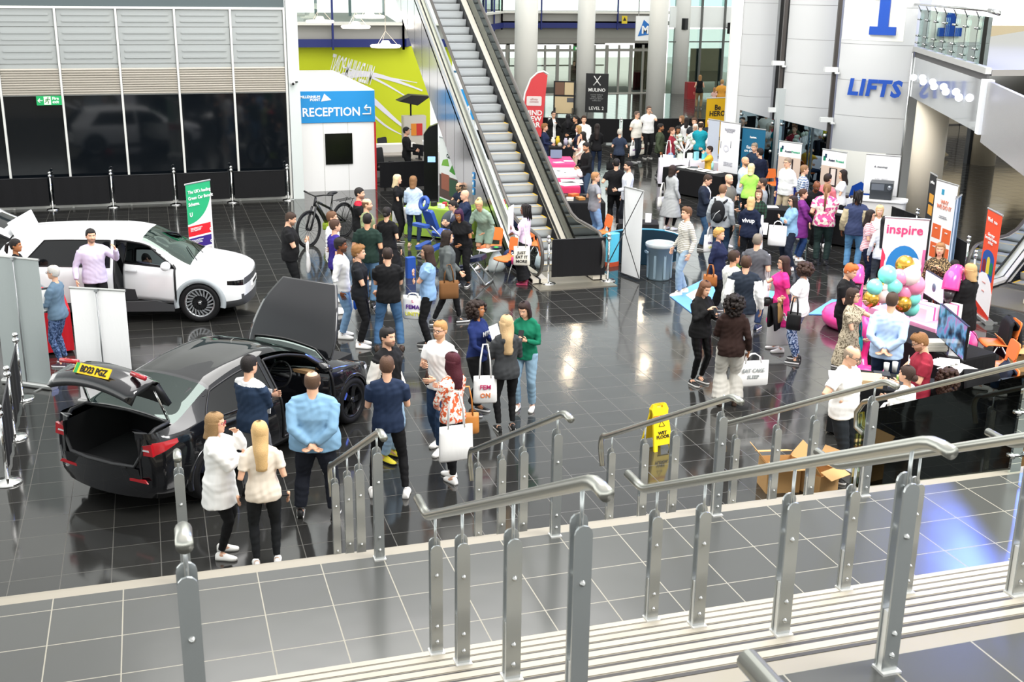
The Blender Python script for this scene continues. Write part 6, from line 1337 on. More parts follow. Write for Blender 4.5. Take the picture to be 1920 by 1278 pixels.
roll('teal banner reading Earnings on demand behind the grey-haired person', at(1393, 239, 2.0), at(1436, 244, 2.0), 2.0, [(0, 1, 0, 1, '#1d5f7f'), (.1, .9, .0, .02, '#174c66')], [('hastee.', .085, .5, .86, WHT), ('Earnings\non demand', .12, .48, .70, WHT), ('take the stress\nout of pay day\nfor every team', .055, .4, .48, WHT), ('You can start\nsaving today', .055, .4, .26, WHT)])
def assist(label, a, c):
    roll(label, a, c, 2.0, [(0, 1, 0, 1, '#f2f2f0'), (0, 1, .50, .80, '#c9b4a4'), (.35, .68, .54, .78, '#2a2022'), (.42, .62, .56, .77, '#d9cbc2'), (0, 1, 0, .50, '#16246e'), (.06, .16, .86, .92, '#12795a'), (.12, .20, .90, .95, '#12314a'), (.5, .86, .10, .17, '#1f9d74')],
         [('Assist', .085, .42, .865, '#22324a'), ('Protect', .085, .76, .865, '#2da37a'), ('PROTECTION ALARMS &\nTHE RIGHT HELP AT HAND', .045, .5, .44, WHT), ('care at the touch\nof a button day\nand night', .038, .5, .33, WHT)])
a1, c1 = at(1462, 265, 2.0), at(1504, 270, 2.0); assist('left protect banner with wrist alarm photo, behind the white-shirted person', a1, c1)
a1, c1 = at(1543, 280, 2.0), at(1588, 287, 2.0); assist('right protect banner with wrist alarm photo, behind the salmon pink shirt', a1, c1)
SEA = ['#2f86c9', '#8fc4e6', '#e9f1f4', '#3fb9c4']
arch = [(0, 0), (1, 0), (1, .72)] + [(.5 + .5 * math.cos(a), .72 + .28 * math.sin(a)) for a in np.linspace(.15, PI - .15, 11)] + [(0, .72)]
roll('inspire banner with beach arch picture behind the balloons', at(1660, 408, 2.0), at(1743, 413, 2.0), 2.0, [(0, 1, 0, 1, '#f4f2f2'), (0, .30, .0, .72, '#e0405e', [(0, 0), (1, 0), (.3, .9), (0, 1)]), (.93, 1, 0, .72, '#e77fb4'), (.08, .93, .0, .77, '#f4f2f2', arch), (.12, .90, .0, .75, SEA[0], arch), (.12, .90, .36, .52, SEA[1]), (.12, .90, .27, .36, SEA[2]), (.12, .90, 0, .27, SEA[3])], [('inspire', .235, .47, .86, '#d8477c'), ('S', .16, .76, .32, '#ee5fa0')])
roll('dark banner with orange squares standing by the cream column', at(1745, 324, 2.0), at(1757, 331, 2.0), 2.0, [(0, 1, 0, 1, '#2b2b2d'), (.25, .9, .68, .78, '#e0a03a'), (.25, .9, .54, .65, '#e0a03a')], [('perkbox', .09, .55, .90, WHT), ('SAVE\nmore', .11, .5, .42, WHT)])
roll('white banner asking why we do it with four orange boxes', at(1757, 337, 2.0), at(1797, 349, 2.0), 2.0, [(0, 1, 0, 1, '#f3f2f0'), (.06, .46, .36, .52, '#e2693a'), (.54, .94, .34, .50, '#e2693a'), (.06, .46, .14, .31, '#e2693a'), (.54, .94, .12, .29, '#e2693a'), (.30, .42, .86, .92, '#3a93b4')], [('WHY\nWE DO IT', .125, .5, .76, '#dd8a72'), ('in your team we\nsee the people first', .04, .5, .62, '#9a9aa0'), ('care', .05, .26, .47, WHT), ('trust', .05, .74, .45, WHT), ('work', .05, .26, .26, WHT), ('life', .05, .74, .24, WHT)])
roll('striped blue and grey banner seen nearly edge-on beside the orange boxes', at(1792, 374, 2.0), at(1803, 366, 2.0), 2.0, [(0, 1, 0, 1, '#6d8494'), (.2, .4, 0, 1, '#cfd6da'), (.6, .75, 0, 1, '#33485c')])
wv = [(0, 0), (1, 0), (1, .62), (.8, .86), (.5, 1), (.2, .98), (0, .9)]
roll('orange perks banner with people in a blue arch at the right escalator', at(1853, 391, 2.05), at(1880, 405, 2.05), 2.05, [(0, 1, 0, 1, '#e2502f'), (.08, .88, .36, .64, '#27509a', arch), (.40, .62, .42, .58, '#d9c23a', arch), (.14, .36, .42, .54, '#7a2430', arch), (.66, .84, .42, .54, '#1f7a4a', arch), (0, 1, .0, .42, '#f1eeee', wv), (0, 1, 0, .12, '#c8321f', [(0, 0), (1, 0), (1, .4), (0, 1)])], [('Work', .10, .30, .90, WHT), ('Perks', .07, .68, .90, WHT), ('Give your\nEveryday Heroes\na treat', .085, .5, .77, WHT), ('rewards', .05, .42, .32, '#d9a5a0'), ('savings', .05, .42, .24, '#d9a5a0')])
roll('green and white wellbeing banner leaning against the escalator side', at(824, 257, 2.0), at(846, 270, 2.0) + V((.25, .1, 0)), 2.0, [(0, 1, 0, 1, '#eef2ee'), (.1, .5, .62, .74, '#7fb84a', [(0, 0), (1, .2), (.8, 1), (.2, .7)]), (.5, .95, .55, .70, '#4f9a3c', [(0, .2), (.6, 0), (1, .9), (.4, 1)]), (0, 1, .18, .50, '#5c4a44'), (.1, .5, .30, .52, '#a0624e'), (.5, .9, .24, .48, '#3d5a44'), (0, 1, 0, .16, '#4cae3c')], [('Co\nCalm', .15, .5, .82, '#3a4a44')])
t = roll('white tension banner seen from behind beside the grey bin', at(1150, 353, 1.9) + V((.3, .1, 0)), at(1185, 362, 1.9) + V((.3, .1, 0)), 1.9, [(0, 1, 0, 1, '#e9eaea')], base=False, name='tension_banner')
b = B(); wd = (at(1185, 362, 1.9) - at(1150, 353, 1.9)).length / 2
b.tube([(-wd, -.02, 1.9), (.05, -.22, 1.0), (wd, -.02, .08)], .009, 6); b.tube([(wd, -.02, 1.9), (-.05, -.22, 1.0), (-wd, -.02, .08)], .009, 6); b.tube([(0, -.22, 1.0), (-.35, -.5, .02)], .011, 6); b.tube([(-wd, -.02, .04), (wd, -.02, .04)], .012, 6); b.obj('cross_frame', BLACK, t)
# feather flag
fp = at(1003, 300, 0); fp.x += .1; t = thing('feather_flag', 'red and white feather flag beside the escalator handrail', 'flag', at(1000, 268, 0), R(-20))
pts = [(-.42, 0, .25), (.30, 0, .25), (.42, 0, 1.6), (.50, 0, 2.6), (.30, 0, 2.72), (.05, 0, 2.62), (-.18, 0, 2.35), (-.36, 0, 1.8)]
b = B(); b.prism(pts, (0, 0, 0), (0, -.012, 0)); b.obj('panel', cloth('#d64b4f'), t); b = B(); b.tube([(-.44, 0, .0), (-.44, 0, 1.3), (-.36, 0, 1.9), (-.15, 0, 2.45), (.10, 0, 2.68), (.35, 0, 2.75), (.52, 0, 2.64)], .035, 8); b.obj('pole', WHITE, t)
b = B(); b.rbox((0, -.02, 1.62), (.58, .008, .36), .04, 0, 'y'); b.obj('patch', mat('#e6dcd8', .6), t); text('affinity\nconnect', .11, mat('#b06a6a'), t, (0, -.03, 1.65), align='CENTER'); text('MIND\nNEW\nCAR', .27, WHITE, t, (-.02, -.02, 1.08), align='CENTER', bold=.006); text('save on\nyour\nnext\ndrive', .10, WHITE, t, (-.05, -.02, .72), align='CENTER')
b = B(); b.box((-.44, 0, .02), (.5, .5, .04)); b.obj('base', DGREY, t)
# two dark poster stands near the columns
for px, lb, k in ((1117, 'black cafe sign reading Mulino level 2 between the columns', 0), (1073, 'dark A-board with photo and cream panels left of the column', 1)):
    p = at(px - 16 * k, 232 if not k else 222, 0); t = thing('poster_stand', lb, 'sign', (p.x, p.y, 0), R(-24)); b = B(); b.box((0, 0, 1.35 if not k else .95), (1.0, .03, 1.7 if not k else 1.5)); b.obj('panel', mat('#1b1c1e', .5), t)
    b = B(); b.box((-.4, 0, .25), (.03, .4, .5)); b.box((.4, 0, .25), (.03, .4, .5)); b.obj('leg', mat('#3a3b3c', .4), t)
    if not k:
        text('MULINO', .20, WHITE, t, (0, -.025, 1.42), align='CENTER', bold=.004); text('cucina italiana\npizza  pasta\nlunch & dinner\ncoffee bar', .10, mat('#9a9c9c'), t, (0, -.025, 1.25), align='CENTER'); text('LEVEL 2', .20, WHITE, t, (0, -.025, .62), align='CENTER')
        b = B(); 
        for sg in (-1, 1): b.tube([(-.15 * sg, -.025, 1.68), (.15 * sg, -.025, 2.1)], .02, 5)
        b.tube([(-.16, -.025, 1.70), (0, -.025, 1.85), (.16, -.025, 1.70)], .02, 5); b.obj('emblem', WHITE, t)
    else:
        b = B(); b.box((-.22, -.02, 1.36), (.42, .01, .56), 0); b.box((.22, -.02, 1.36), (.42, .01, .56), 1); b.box((.0, -.02, .62), (.86, .01, .76), 1); b.box((.28, -.028, .85), (.3, .01, .2), 2); b.obj('poster', [mat('#7a5a48', .6), mat('#d9c39a', .6), mat('#5f6064', .6)], t)

# ---- stanchions with black barrier cloths
def stanchion(x, y, label, group):
    t = thing('stanchion', label, 'post', (x, y, 0), 0, group); b = B(); b.lathe([(.17, 0), (.17, .012), (.15, .03), (.06, .045), (.025, .06)]); b.obj('base', CHROME, t)
    b = B(); b.cyl((0, 0, .05), (0, 0, .92), .024, 14); b.obj('pole', CHROME, t); b = B(); b.lathe([(.045, .88), (.05, .90), (.045, .93), (.02, .95)]); b.ball((0, 0, .985), .045, 14, 10); b.obj('finial', CHROME, t); return t
def barrier(p, q, label, group, z0=.10, z1=.84, sag=0, m=None):
    d = V(q) - V(p); L2 = math.hypot(d.x, d.y); t = thing('barrier_cloth', label, 'barrier', (p[0], p[1], 0), math.atan2(d.y, d.x), group); b = B(); n = 10
    rings = [[V((.07 + (L2 - .14) * k / n, .008 * math.sin(k * 2.1) + yy, zz - sag * math.sin(PI * k / n))) for yy, zz in ((-.006, z0), (-.006, z1), (.006, z1), (.006, z0))] for k in range(n + 1)]
    b.loft(rings, 0, False); b.obj('cloth', m or BLACKCLOTH, t); b = B(); b.tube([(.02, 0, z1 + .01), (L2 - .02, 0, z1 + .01)], .012, 6); b.obj('rail', DGREY, t); return t
XS_ = [-4.23, -2.69, -1.15, .49, 2.02, 3.56]
for i, x in enumerate(XS_[1:]):
    stanchion(x, 32.92, 'chrome rope post ' + ['under the fire exit sign', 'second from the left in front of the dark glazing', 'in the middle of the row before the dark glazing', 'just right of the green striped banner by dark glazing', 'at the pale corner post'][i], 'posts before the dark glazing')
for i, (xa, xb) in enumerate(zip(XS_, XS_[1:])): barrier((xa, 32.95), (xb, 32.95), 'low black barrier cloth ' + ['at the far left end below the dark glazing', 'below the exit sign, between first and second posts', 'between second and third posts before dark glazing', 'behind the green striped banner, before dark glazing', 'ending at the pale corner post'][i], 'barrier cloths before the dark glazing')
sl_ = [(-2.02, 14.3), (-2.08, 15.85), (-2.12, 17.45), (-2.55, 19.2)]
for i, (x, y) in enumerate(sl_[:3]): stanchion(x, y, 'chrome rope post at left edge, ' + ['nearest the staircase', 'between the nearest and the farthest of three', 'beside the base of the grey banner'][i], 'posts at the left edge')
for i in range(2): barrier(sl_[i], sl_[i + 1], 'black barrier cloth at left edge, ' + ['nearer of two', 'farther of two, ending by the grey banner'][i], 'barrier cloths at the left edge')
e1, e2 = (7.63, 22.0), (8.93, 21.93)
stanchion(*e1, 'chrome rope post at left foot of the escalator barrier', 'escalator posts'); stanchion(*e2, 'chrome rope post at right foot of the escalator barrier', 'escalator posts'); barrier(e1, e2, 'black cloth barrier across the foot of the escalator', 'escalator barrier', .14, .92)
fr = [(13.2, 44.6), (14.9, 43.2), (17.5, 42.2), (20.2, 42.0), (22.2, 40.8)]
for i, (x, y) in enumerate(fr[1:]): stanchion(x, y, 'chrome rope post in the far row, ' + ['behind the red feather flag', 'left of the two people in white', 'right of the two people in white', 'at the right end by the yellow banner'][i], 'far row posts')
for i in range(4): barrier(fr[i], fr[i + 1], 'black barrier cloth in the far row, ' + ['leftmost by the feather flag', 'behind the dark first stall', 'behind the two people in white', 'rightmost behind the white stall'][i], 'far row barrier cloths', .05, .95)
rs = [(8.95, 11.52), (10.5, 11.72), (12.2, 12.1)]
stanchion(*rs[0], 'chrome rope post behind the white shawl cardigan', 'right foreground posts'); stanchion(rs[1][0] + .62, 11.78, 'chrome rope post beside the pink coat at the right', 'right foreground posts')
barrier(rs[0], (rs[1][0] + .62, 11.78), 'black barrier cloth behind the staircase at right', 'right foreground barrier', .05, .88); barrier((rs[1][0] + .62, 11.78), (13.2, 12.6), 'black barrier cloth running off the right edge of the picture', 'right foreground barrier', .05, .85)
rb = [at(1712, 470, 0), at(1806, 530, 0), at(1818, 562, 0)]
for i, (p, lb) in enumerate(zip(rb, ('at the foot of the cream column', 'behind the leopard blouse', 'left of the orange perks banner'))): stanchion(p.x, p.y, 'chrome rope post ' + lb, 'posts by the right escalator')
barrier(rb[0], rb[1], 'black barrier cloth between the cream column and leopard blouse', 'barrier by the right escalator'); barrier(at(1640, 440, 0), rb[0], 'black barrier cloth left of the cream column', 'barrier by the right escalator')
p = at(795, 345, 0); stanchion(p.x, p.y, 'chrome rope post in front of the reception desk', 'reception post')

# ---- tables
def table(label, c, size, rz, col, h=.75, drop=.70, leg=True, name='table', cat='table'):
    t = thing(name, label, cat, (c[0], c[1], 0), rz); a, d = size; b = B(); n = 40; top = []; lo = []
    per = [(-a / 2 + a * k / 14, -d / 2) for k in range(14)] + [(a / 2, -d / 2 + d * k / 6) for k in range(6)] + [(a / 2 - a * k / 14, d / 2) for k in range(14)] + [(-a / 2, d / 2 - d * k / 6) for k in range(6)]
    for k, (x, y) in enumerate(per):
        w_ = 1 + .012 * math.sin(k * 2.3); top.append(V((x, y, h))); lo.append(V((x * (1.01 * w_) + .0, y * (1.02 * w_), h - drop)))
    b.loft([lo, [V((p.x, p.y, h - .03)) for p in top], [V((p.x * .995, p.y * .99, h)) for p in top]], 0, False); b.obj('tablecloth', cloth(col), t)
    b = B(); b.box((0, 0, h - .02), (a - .04, d - .04, .03)); b.obj('tabletop', mat('#8a8782', .6), t)
    for sx_ in (-1, 1):
        for sy in (-1, 1): b = B(); b.cyl((sx_ * (a / 2 - .12), sy * (d / 2 - .1), 0), (sx_ * (a / 2 - .12), sy * (d / 2 - .1), h - .03), .015, 8); b.obj('leg', mat('#6a6b6c', .4, .7), t)
    return t
def item(kind, label, cat, p, rz, build, mats, group=None):
    b = B(); build(b); return tag(b.obj(kind, mats, loc=p, rz=rz), label, cat, group)
def sheets(pts, z, what, group, size=(.21, .297), col='#f3f2ee', kind='leaflet', rzs=None, th=.006):
    for i, (x, y) in enumerate(pts):
        item(kind, f'{what}, {ORD[i % len(ORD)]} of its table from the left', 'paper', (x, y, z), (rzs or [.2, -.3, .5, 0, -.1, .8])[i % 6], lambda b: b.box((0, 0, th / 2), (size[0], size[1], th)), mat(col, .7), group)
ORD = ['first', 'second', 'third', 'fourth', 'fifth', 'sixth', 'seventh', 'eighth']
tg = at(806, 386, .75); table('green-covered table in front of the escalator side', (tg.x + .3, tg.y - .1), (1.7, .8), R(-42), '#97b94a')
item('jumble', 'grey fabric heap draped over the front edge of the green table', 'cloth', (tg.x + .35, tg.y - .75, .45), .3, lambda b: b.ball((0, 0, 0), .25, 14, 10, 0, (1.2, .5, 1.3)), cloth('#4a525a'))
for i, (dx, dy, c, w_, lb) in enumerate(((-.15, .25, '#e9e6dc', .28, 'cream folder'), (.1, .0, '#1c1d1f', .16, 'small black case'), (.35, -.1, '#c23b4a', .15, 'red pouch'), (.55, -.3, '#2a2c31', .2, 'dark camera bag'), (.2, -.35, '#dfe3e6', .18, 'white box'))):
    item('case', f'{lb} on the green table', 'case', (tg.x + dx, tg.y + dy, .752), i * .5, lambda b: b.rbox((0, 0, .05), (w_, w_ * .7, .09), .03), mat(c, .6))
st1 = [((12.85, 37.0), (1.5, .9), 0, '#17171b', 'dark-covered first stall table piled with merchandise'), ((11.95, 33.8), (.95, 1.6), 0, '#de4f86', 'bright pink covered table with a tablet behind the escalator'), ((11.35, 31.6), (1.1, 1.5), 0, '#e9e4e6', 'white and pink table of papers behind the escalator'), ((10.65, 29.8), (.9, 1.5), 0, '#d63a64', 'pink-red covered table with large paper sheets'), ((10.25, 27.4), (1.25, 1.4), 0, '#141416', 'black table of product samples by the grey polo shirt')]
for c, sz, rz, col, lb in st1: table(lb, c, sz, R(-14), col)
sheets([(11.8, 33.3), (12.2, 33.5)], .752, 'white card on the bright pink table', 'cards on the pink table', (.3, .22))
sheets([(11.1, 31.5), (11.5, 31.3), (11.3, 31.9)], .752, 'white sheet on the white and pink table', 'sheets on the white table', (.42, .5))
sheets([(10.75, 29.5), (11.0, 29.9)], .752, 'large white sheet on the pink-red table', 'sheets on the pink-red table', (.6, .6))
item('tablet', 'grey-blue tablet on its stand on the bright pink table', 'tablet', (12.0, 34.1, .755), -.3, lambda b: (b.box((0, 0, .14), (.36, .02, .26), M=Matrix.Rotation(R(-20), 3, 'X')), b.box((0, .06, .01), (.2, .15, .02))), mat('#5a6a86', .3))
for i, (dx, dy, c, hh, lb) in enumerate(((-.4, .1, '#3a4a6a', .25, 'blue cup'), (-.15, .0, '#e6dccb', .28, 'cream bottle'), (.05, .1, '#d8b82f', .3, 'yellow carton'), (.3, .0, '#b9b2c6', .24, 'lilac cup'), (.5, .1, '#f0ece4', .22, 'white tub'), (.0, -.25, '#c9c2b8', .12, 'grey pouch'))):
    item('sample', f'{lb} on the dark first stall table', 'sample', (13.05 + dx, 37.0 + dy, .752), i, lambda b: b.lathe([(.07, 0), (.075, hh * .7), (.05, hh * .8), (.05, hh)], n=12), mat(c, .5))
for i, (dx, dy, c) in enumerate(((-.35, .2, '#5a3a28'), (0, .3, '#d8662f'), (.3, .1, '#1f1f22'), (-.3, -.25, '#d9d3c4'), (0, -.2, '#b0793c'), (.35, -.3, '#e9e6df'))):
    item('sample_box', ['brown leather', 'orange and black', 'small black', 'cream', 'tan', 'white'][i] + ' sample box on the black product table', 'box', (10.25 + dx, 27.4 + dy, .752), i * .4, lambda b: b.rbox((0, 0, .03), (.26, .18, .06), .02), mat(c, .6))
item('wrapped_heap', 'crumpled white tissue and packets at the edge of the pink-red table', 'packaging', (11.55, 30.4, .80), 0, lambda b: [b.ball((.16 * math.sin(k * 2.4), .16 * math.cos(k * 1.7), .04 * (k % 3)), .13, 10, 8, k % 2, (1, .8, .7)) for k in range(6)], [mat('#eee6e6', .7), mat('#d9b8bc', .7)])
tw_ = at(1293, 300, .75); table('white-covered stall table with leaflets and small bottles', (tw_.x, tw_.y), (1.9, .8), R(-22), '#e8e4ee')
for i, (dx, c, hh) in enumerate(((-.3, '#c9cfc4', .2), (0, '#dfe6df', .22), (.2, '#8fd0d8', .26), (.45, '#5fc4c9', .24), (.65, '#f0f0f0', .3))): item('carton', ['pale green', 'white', 'light blue', 'turquoise', 'tall white'][i] + ' carton on the white stall table', 'carton', (tw_.x + dx, tw_.y - .2 * dx, .752), .2 * i, lambda b: b.rbox((0, 0, hh / 2), (.16, .1, hh), .015), mat(c, .6))
item('display_tree', 'white paper tree display on the white stall table', 'display', (tw_.x - .2, tw_.y, .75), 0, lambda b: [b.tube([(0, 0, 0), (0, 0, .35)], .03, 8)] + [b.tube([(0, 0, .25), (.3 * math.cos(k), .12 * math.sin(k), .5 + .1 * (k % 3))], [.015, .03], 6) for k in range(8)] + [b.ball((.3 * math.cos(k), .12 * math.sin(k), .55 + .1 * (k % 3)), .07, 8, 6, 1) for k in range(8)], [WHITE, mat('#cfd8c4', .7)])
tb = at(1314, 320, .75); table('black-covered table with white leaflets under the seated yellow shirt', (tb.x, tb.y), (2.3, .8), R(-68), '#111113')
for k in range(4): item('leaflet', f'white leaflet on the black table, {ORD[k]} counting from the open laptop', 'paper', (tb.x - .15 + .14 * k, tb.y + .75 - .38 * k, .752), R(-68), lambda b: b.box((0, 0, .004), (.3, .42, .008)), PAPER, 'leaflets on the black table')
t = thing('laptop', 'open laptop on the black table by the yellow shirt', 'laptop', (tb.x + .05, tb.y + .55, .752), R(60)); b = B(); b.rbox((0, 0, .01), (.34, .24, .02), .01); b.obj('keyboard_base', mat('#3a3b3e', .4), t); b = B(); b.rbox((0, .15, .12), (.34, .012, .22), .01, 0, 'y', M=None); b.obj('screen', mat('#1e2228', .2), t)
item('water_bottle', 'mint green bottle on the black table', 'bottle', (tb.x + .42, tb.y + .1, .752), 0, lambda b: b.lathe([(.035, 0), (.038, .18), (.02, .22), (.02, .25)], n=12), mat('#9fd8cf', .3))
t5 = at(1466, 385, .75); table('black-covered table with papers before the white-shirted person', (t5.x - .45, t5.y - .1), (1.0, .7), R(-35), '#111113'); sheets([(t5.x - .7, t5.y + .1), (t5.x - .4, t5.y - .1)], .752, 'paper on the black table before the white-shirted person', 'papers before the white shirt', (.4, .3))
t6 = at(1582, 388, .75); table('black-covered table below the second protect banner', (15.9, 23.9), (1.6, .75), R(-60), '#101012'); item('notepad', 'white notepad and cards on the black table under the protect banner', 'paper', (15.85, 24.1, .752), .4, lambda b: b.box((0, 0, .01), (.3, .4, .02)), PAPER)
# white counter with printer and poster
cp = at(1652, 372, .95); t = thing('counter', 'white curved counter under the printer and white poster board', 'counter', (cp.x - .1, cp.y - .1, 0), R(-38)); b = B(); b.rbox((0, 0, .47), (1.25, .62, .94), .12); b.obj('body', mat('#eceae4', .4), t); b = B(); b.rbox((0, 0, .955), (1.32, .7, .03), .14); b.obj('worktop', WHITE, t)
t = thing('label_printer', 'dark grey desktop printer on the white counter', 'printer', (cp.x - .05, cp.y - .05, .97), R(-38)); b = B(); b.rbox((0, 0, .11), (.52, .5, .20), .02, 0, 'z'); b.obj('lower_tray', mat('#33373b', .5), t); b = B(); b.rbox((0, .01, .31), (.54, .52, .20), .02, 0, 'z'); b.obj('body', mat('#3f4449', .45), t)
b = B(); b.box((-.08, -.255, .31), (.3, .01, .15)); b.obj('control_panel', mat('#6a7078', .3), t); b = B(); b.cyl((.2, -.25, .31), (.2, -.30, .31), .055, 16); b.obj('dial', mat('#8b9198', .3, .6), t)
roll('white poster board with small black emblem above the printer', at(1627, 299, 1.9) + V((.3, .5, 0)), at(1681, 305, 1.9) + V((.5, .55, 0)), 1.95, [(0, 1, .48, 1, '#f4f3f2')], [('▲ cleanology', .06, .45, .84, '#6a6a70'), ('PURE   SMART\nSERVICE LEVEL', .05, .5, .68, '#c9c9cc')], base=False, name='poster_board')
item('bag_row', 'row of dark cups in a white tray beside the printer', 'tray', (cp.x - .75, cp.y + .25, .75), R(-30), lambda b: (b.rbox((0, 0, .1), (.6, .3, .2), .04, 0), [b.cyl((-.22 + .15 * k, 0, .2), (-.22 + .15 * k, 0, .26), .06, 10, 1) for k in range(4)]), [WHITE, mat('#3a2c28', .5)])
# left red table
rt = at(92, 565, .75); table('red-covered table between the two banner backs', (rt.x - .12, rt.y - .05), (.8, 1.2), R(8), '#b01622'); item('folder', 'black folder and papers on the red table', 'folder', (rt.x - .2, rt.y + .2, .752), .5, lambda b: b.box((0, 0, .01), (.5, .35, .02)), DGREY); item('gift_bag', 'red gift bag on the red table', 'bag', (rt.x - .15, rt.y - .35, .752), .2, lambda b: b.rbox((0, 0, .16), (.24, .14, .32), .03), mat('#c4182a', .5))
item('paper_sheet', 'framed white sheet held by the grey-haired person', 'paper', (-1.78, 19.0, 1.08), R(20), lambda b: (b.box((0, 0, 0), (.30, .012, .40), 0, M=Matrix.Rotation(R(-25), 3, 'X')), b.box((0, -.012, .0), (.25, .006, .34), 1, M=Matrix.Rotation(R(-25), 3, 'X'))), [DGREY, PAPER])
# front right table
tf = at(1655, 712, .75); table('black-covered table of goods in front of the white t-shirt', (tf.x + .05, tf.y - .1), (1.5, .8), R(-38), '#151618')
for dx, dy, dz, c, sz, lb in ((-.42, .28, 0, '#f1f0f0', (.45, .3, .02), 'white printed sheet'), (-.35, -.05, 0, '#d9b98c', (.5, .36, .10), 'open cardboard tray'), (.05, .1, 0, '#2c2e33', (.22, .2, .06), 'dark plastic tray'), (.25, -.05, 0, '#b4df6a', (.1, .1, .05), 'lime green sticky pad'), (.05, -.38, 0, '#4a4c52', (.4, .28, .05), 'slate grey box')):
    item('box' if dz == 0 and sz[2] > .04 else 'printed_sheet', lb + ' on the table before the white t-shirt', 'box', (tf.x + dx, tf.y + dy, .752), R(-30), lambda b: b.rbox((0, 0, sz[2] / 2), sz, .01), mat(c, .6))
for k in range(2): item('tumbler', ['left', 'right'][k] + ' frosted plastic tumbler on the goods table', 'cup', (tf.x + .22 + .14 * k, tf.y + .25, .752), 0, lambda b: b.lathe([(.032, 0), (.042, .15)], n=14), mat('#c9c9c8', .4), 'tumblers on the goods table')
t = thing('laptop', 'open grey laptop seen from behind on the goods table', 'laptop', (tf.x + .22, tf.y - .32, .752), R(150)); b = B(); b.rbox((0, 0, .01), (.36, .25, .02), .01); b.obj('keyboard_base', DGREY, t); b = B(); b.rbox((0, .14, .13), (.36, .012, .25), .01, 0, 'y'); b.obj('screen', mat('#6a6d72', .4), t)
# pink stand: boxes, balloons, flamingos, screens
tp = at(1728, 590, .75); table('pink-covered table of gift boxes behind the balloons', (tp.x - .1, tp.y), (.7, 1.5), R(10), '#ef9fc6')
for dx, dy, dz, w_, hh, c, lb in ((-.1, .25, 0, .5, .2, '#f4cfe0', 'big pale pink gift box'), (-.08, -.2, 0, .42, .22, '#f7dde8', 'pale pink box with ribbon'), (-.1, .25, .2, .36, .14, '#f0a9cc', 'small pink box on top of the big gift box'), (.2, -.5, 0, .25, .3, '#f3f0f0', 'tall white card box')):
    t = thing('gift_box', lb + ' on the pink table', 'box', (tp.x + dx, tp.y + dy, .752 + dz), .3); b = B(); b.rbox((0, 0, hh / 2), (w_, w_ * .8, hh), .01); b.obj('body', mat(c, .5), t); b = B(); b.box((0, 0, hh / 2), (.04, w_ * .8 + .006, hh + .006)); b.obj('ribbon', mat('#e0559a', .4), t)
BALL = [(728, 520, .16, 'G'), (1697, 497, .17, 'G'), (1664, 515, .165, 'T'), (1687, 520, .15, 'P'), (1706, 515, .19, 'W'), (1652, 535, .14, 'G'), (1656, 536, .12, 'W'), (1640, 538, .14, 'T'), (1675, 535, .16, 'T'), (1715, 534, .18, 'P'), (1656, 550, .17, 'W'), (1633, 560, .145, 'G'), (1695, 546, .155, 'P'), (1711, 558, .145, 'T'), (1693, 569, .15, 'G'), (1708, 577, .15, 'T'), (1712, 499, .14, 'W'), (1720, 541, .13, 'L')]
BC = {'G': ('#d3a23a', .22, .75, 'gold'), 'T': ('#7fe0d2', .3, 0, 'mint'), 'P': ('#f08cb0', .3, 0, 'pink'), 'W': ('#f7e3dd', .35, 0, 'cream'), 'L': ('#f6bcd0', .3, 0, 'pale pink')}
by = 14.9; bn = {}
for i, (px, py, r, c) in enumerate(BALL):
    if i == 0: continue
    p = atY(px, py, by - .03 * (i % 5)); cc = BC[c]; bn[c] = bn.get(c, 0) + 1
    lb = f"{cc[3]} balloon in the cluster, {['topmost', 'next to topmost', 'middle', 'lower', 'lowest'][min(bn[c] - 1, 4)]} of its colour"
    r *= .88; t = thing('balloon', lb, 'balloon', p, 0, 'balloon cluster'); b = B(); b.ball((0, 0, 0), r, 20, 14, 0, (1, 1, 1.06)); b.obj('skin', mat(cc[0], cc[1], cc[2], .5, coat=.5), t); b = B(); b.lathe([(.004, 0), (.012, -.02)], (0, 0, -r * 1.05), 8); b.obj('knot', mat(cc[0], .4), t)
t = thing('balloon_stand', 'white stand pole holding the balloon cluster', 'stand', (atY(1688, 560, by).x, by + .12, 0)); b = B(); b.cyl((0, 0, 0), (0, 0, 1.2), .015, 8); b.obj('pole', WHITE, t); b = B(); b.lathe([(.2, 0), (.2, .015), (.03, .03)]); b.obj('base', WHITE, t)
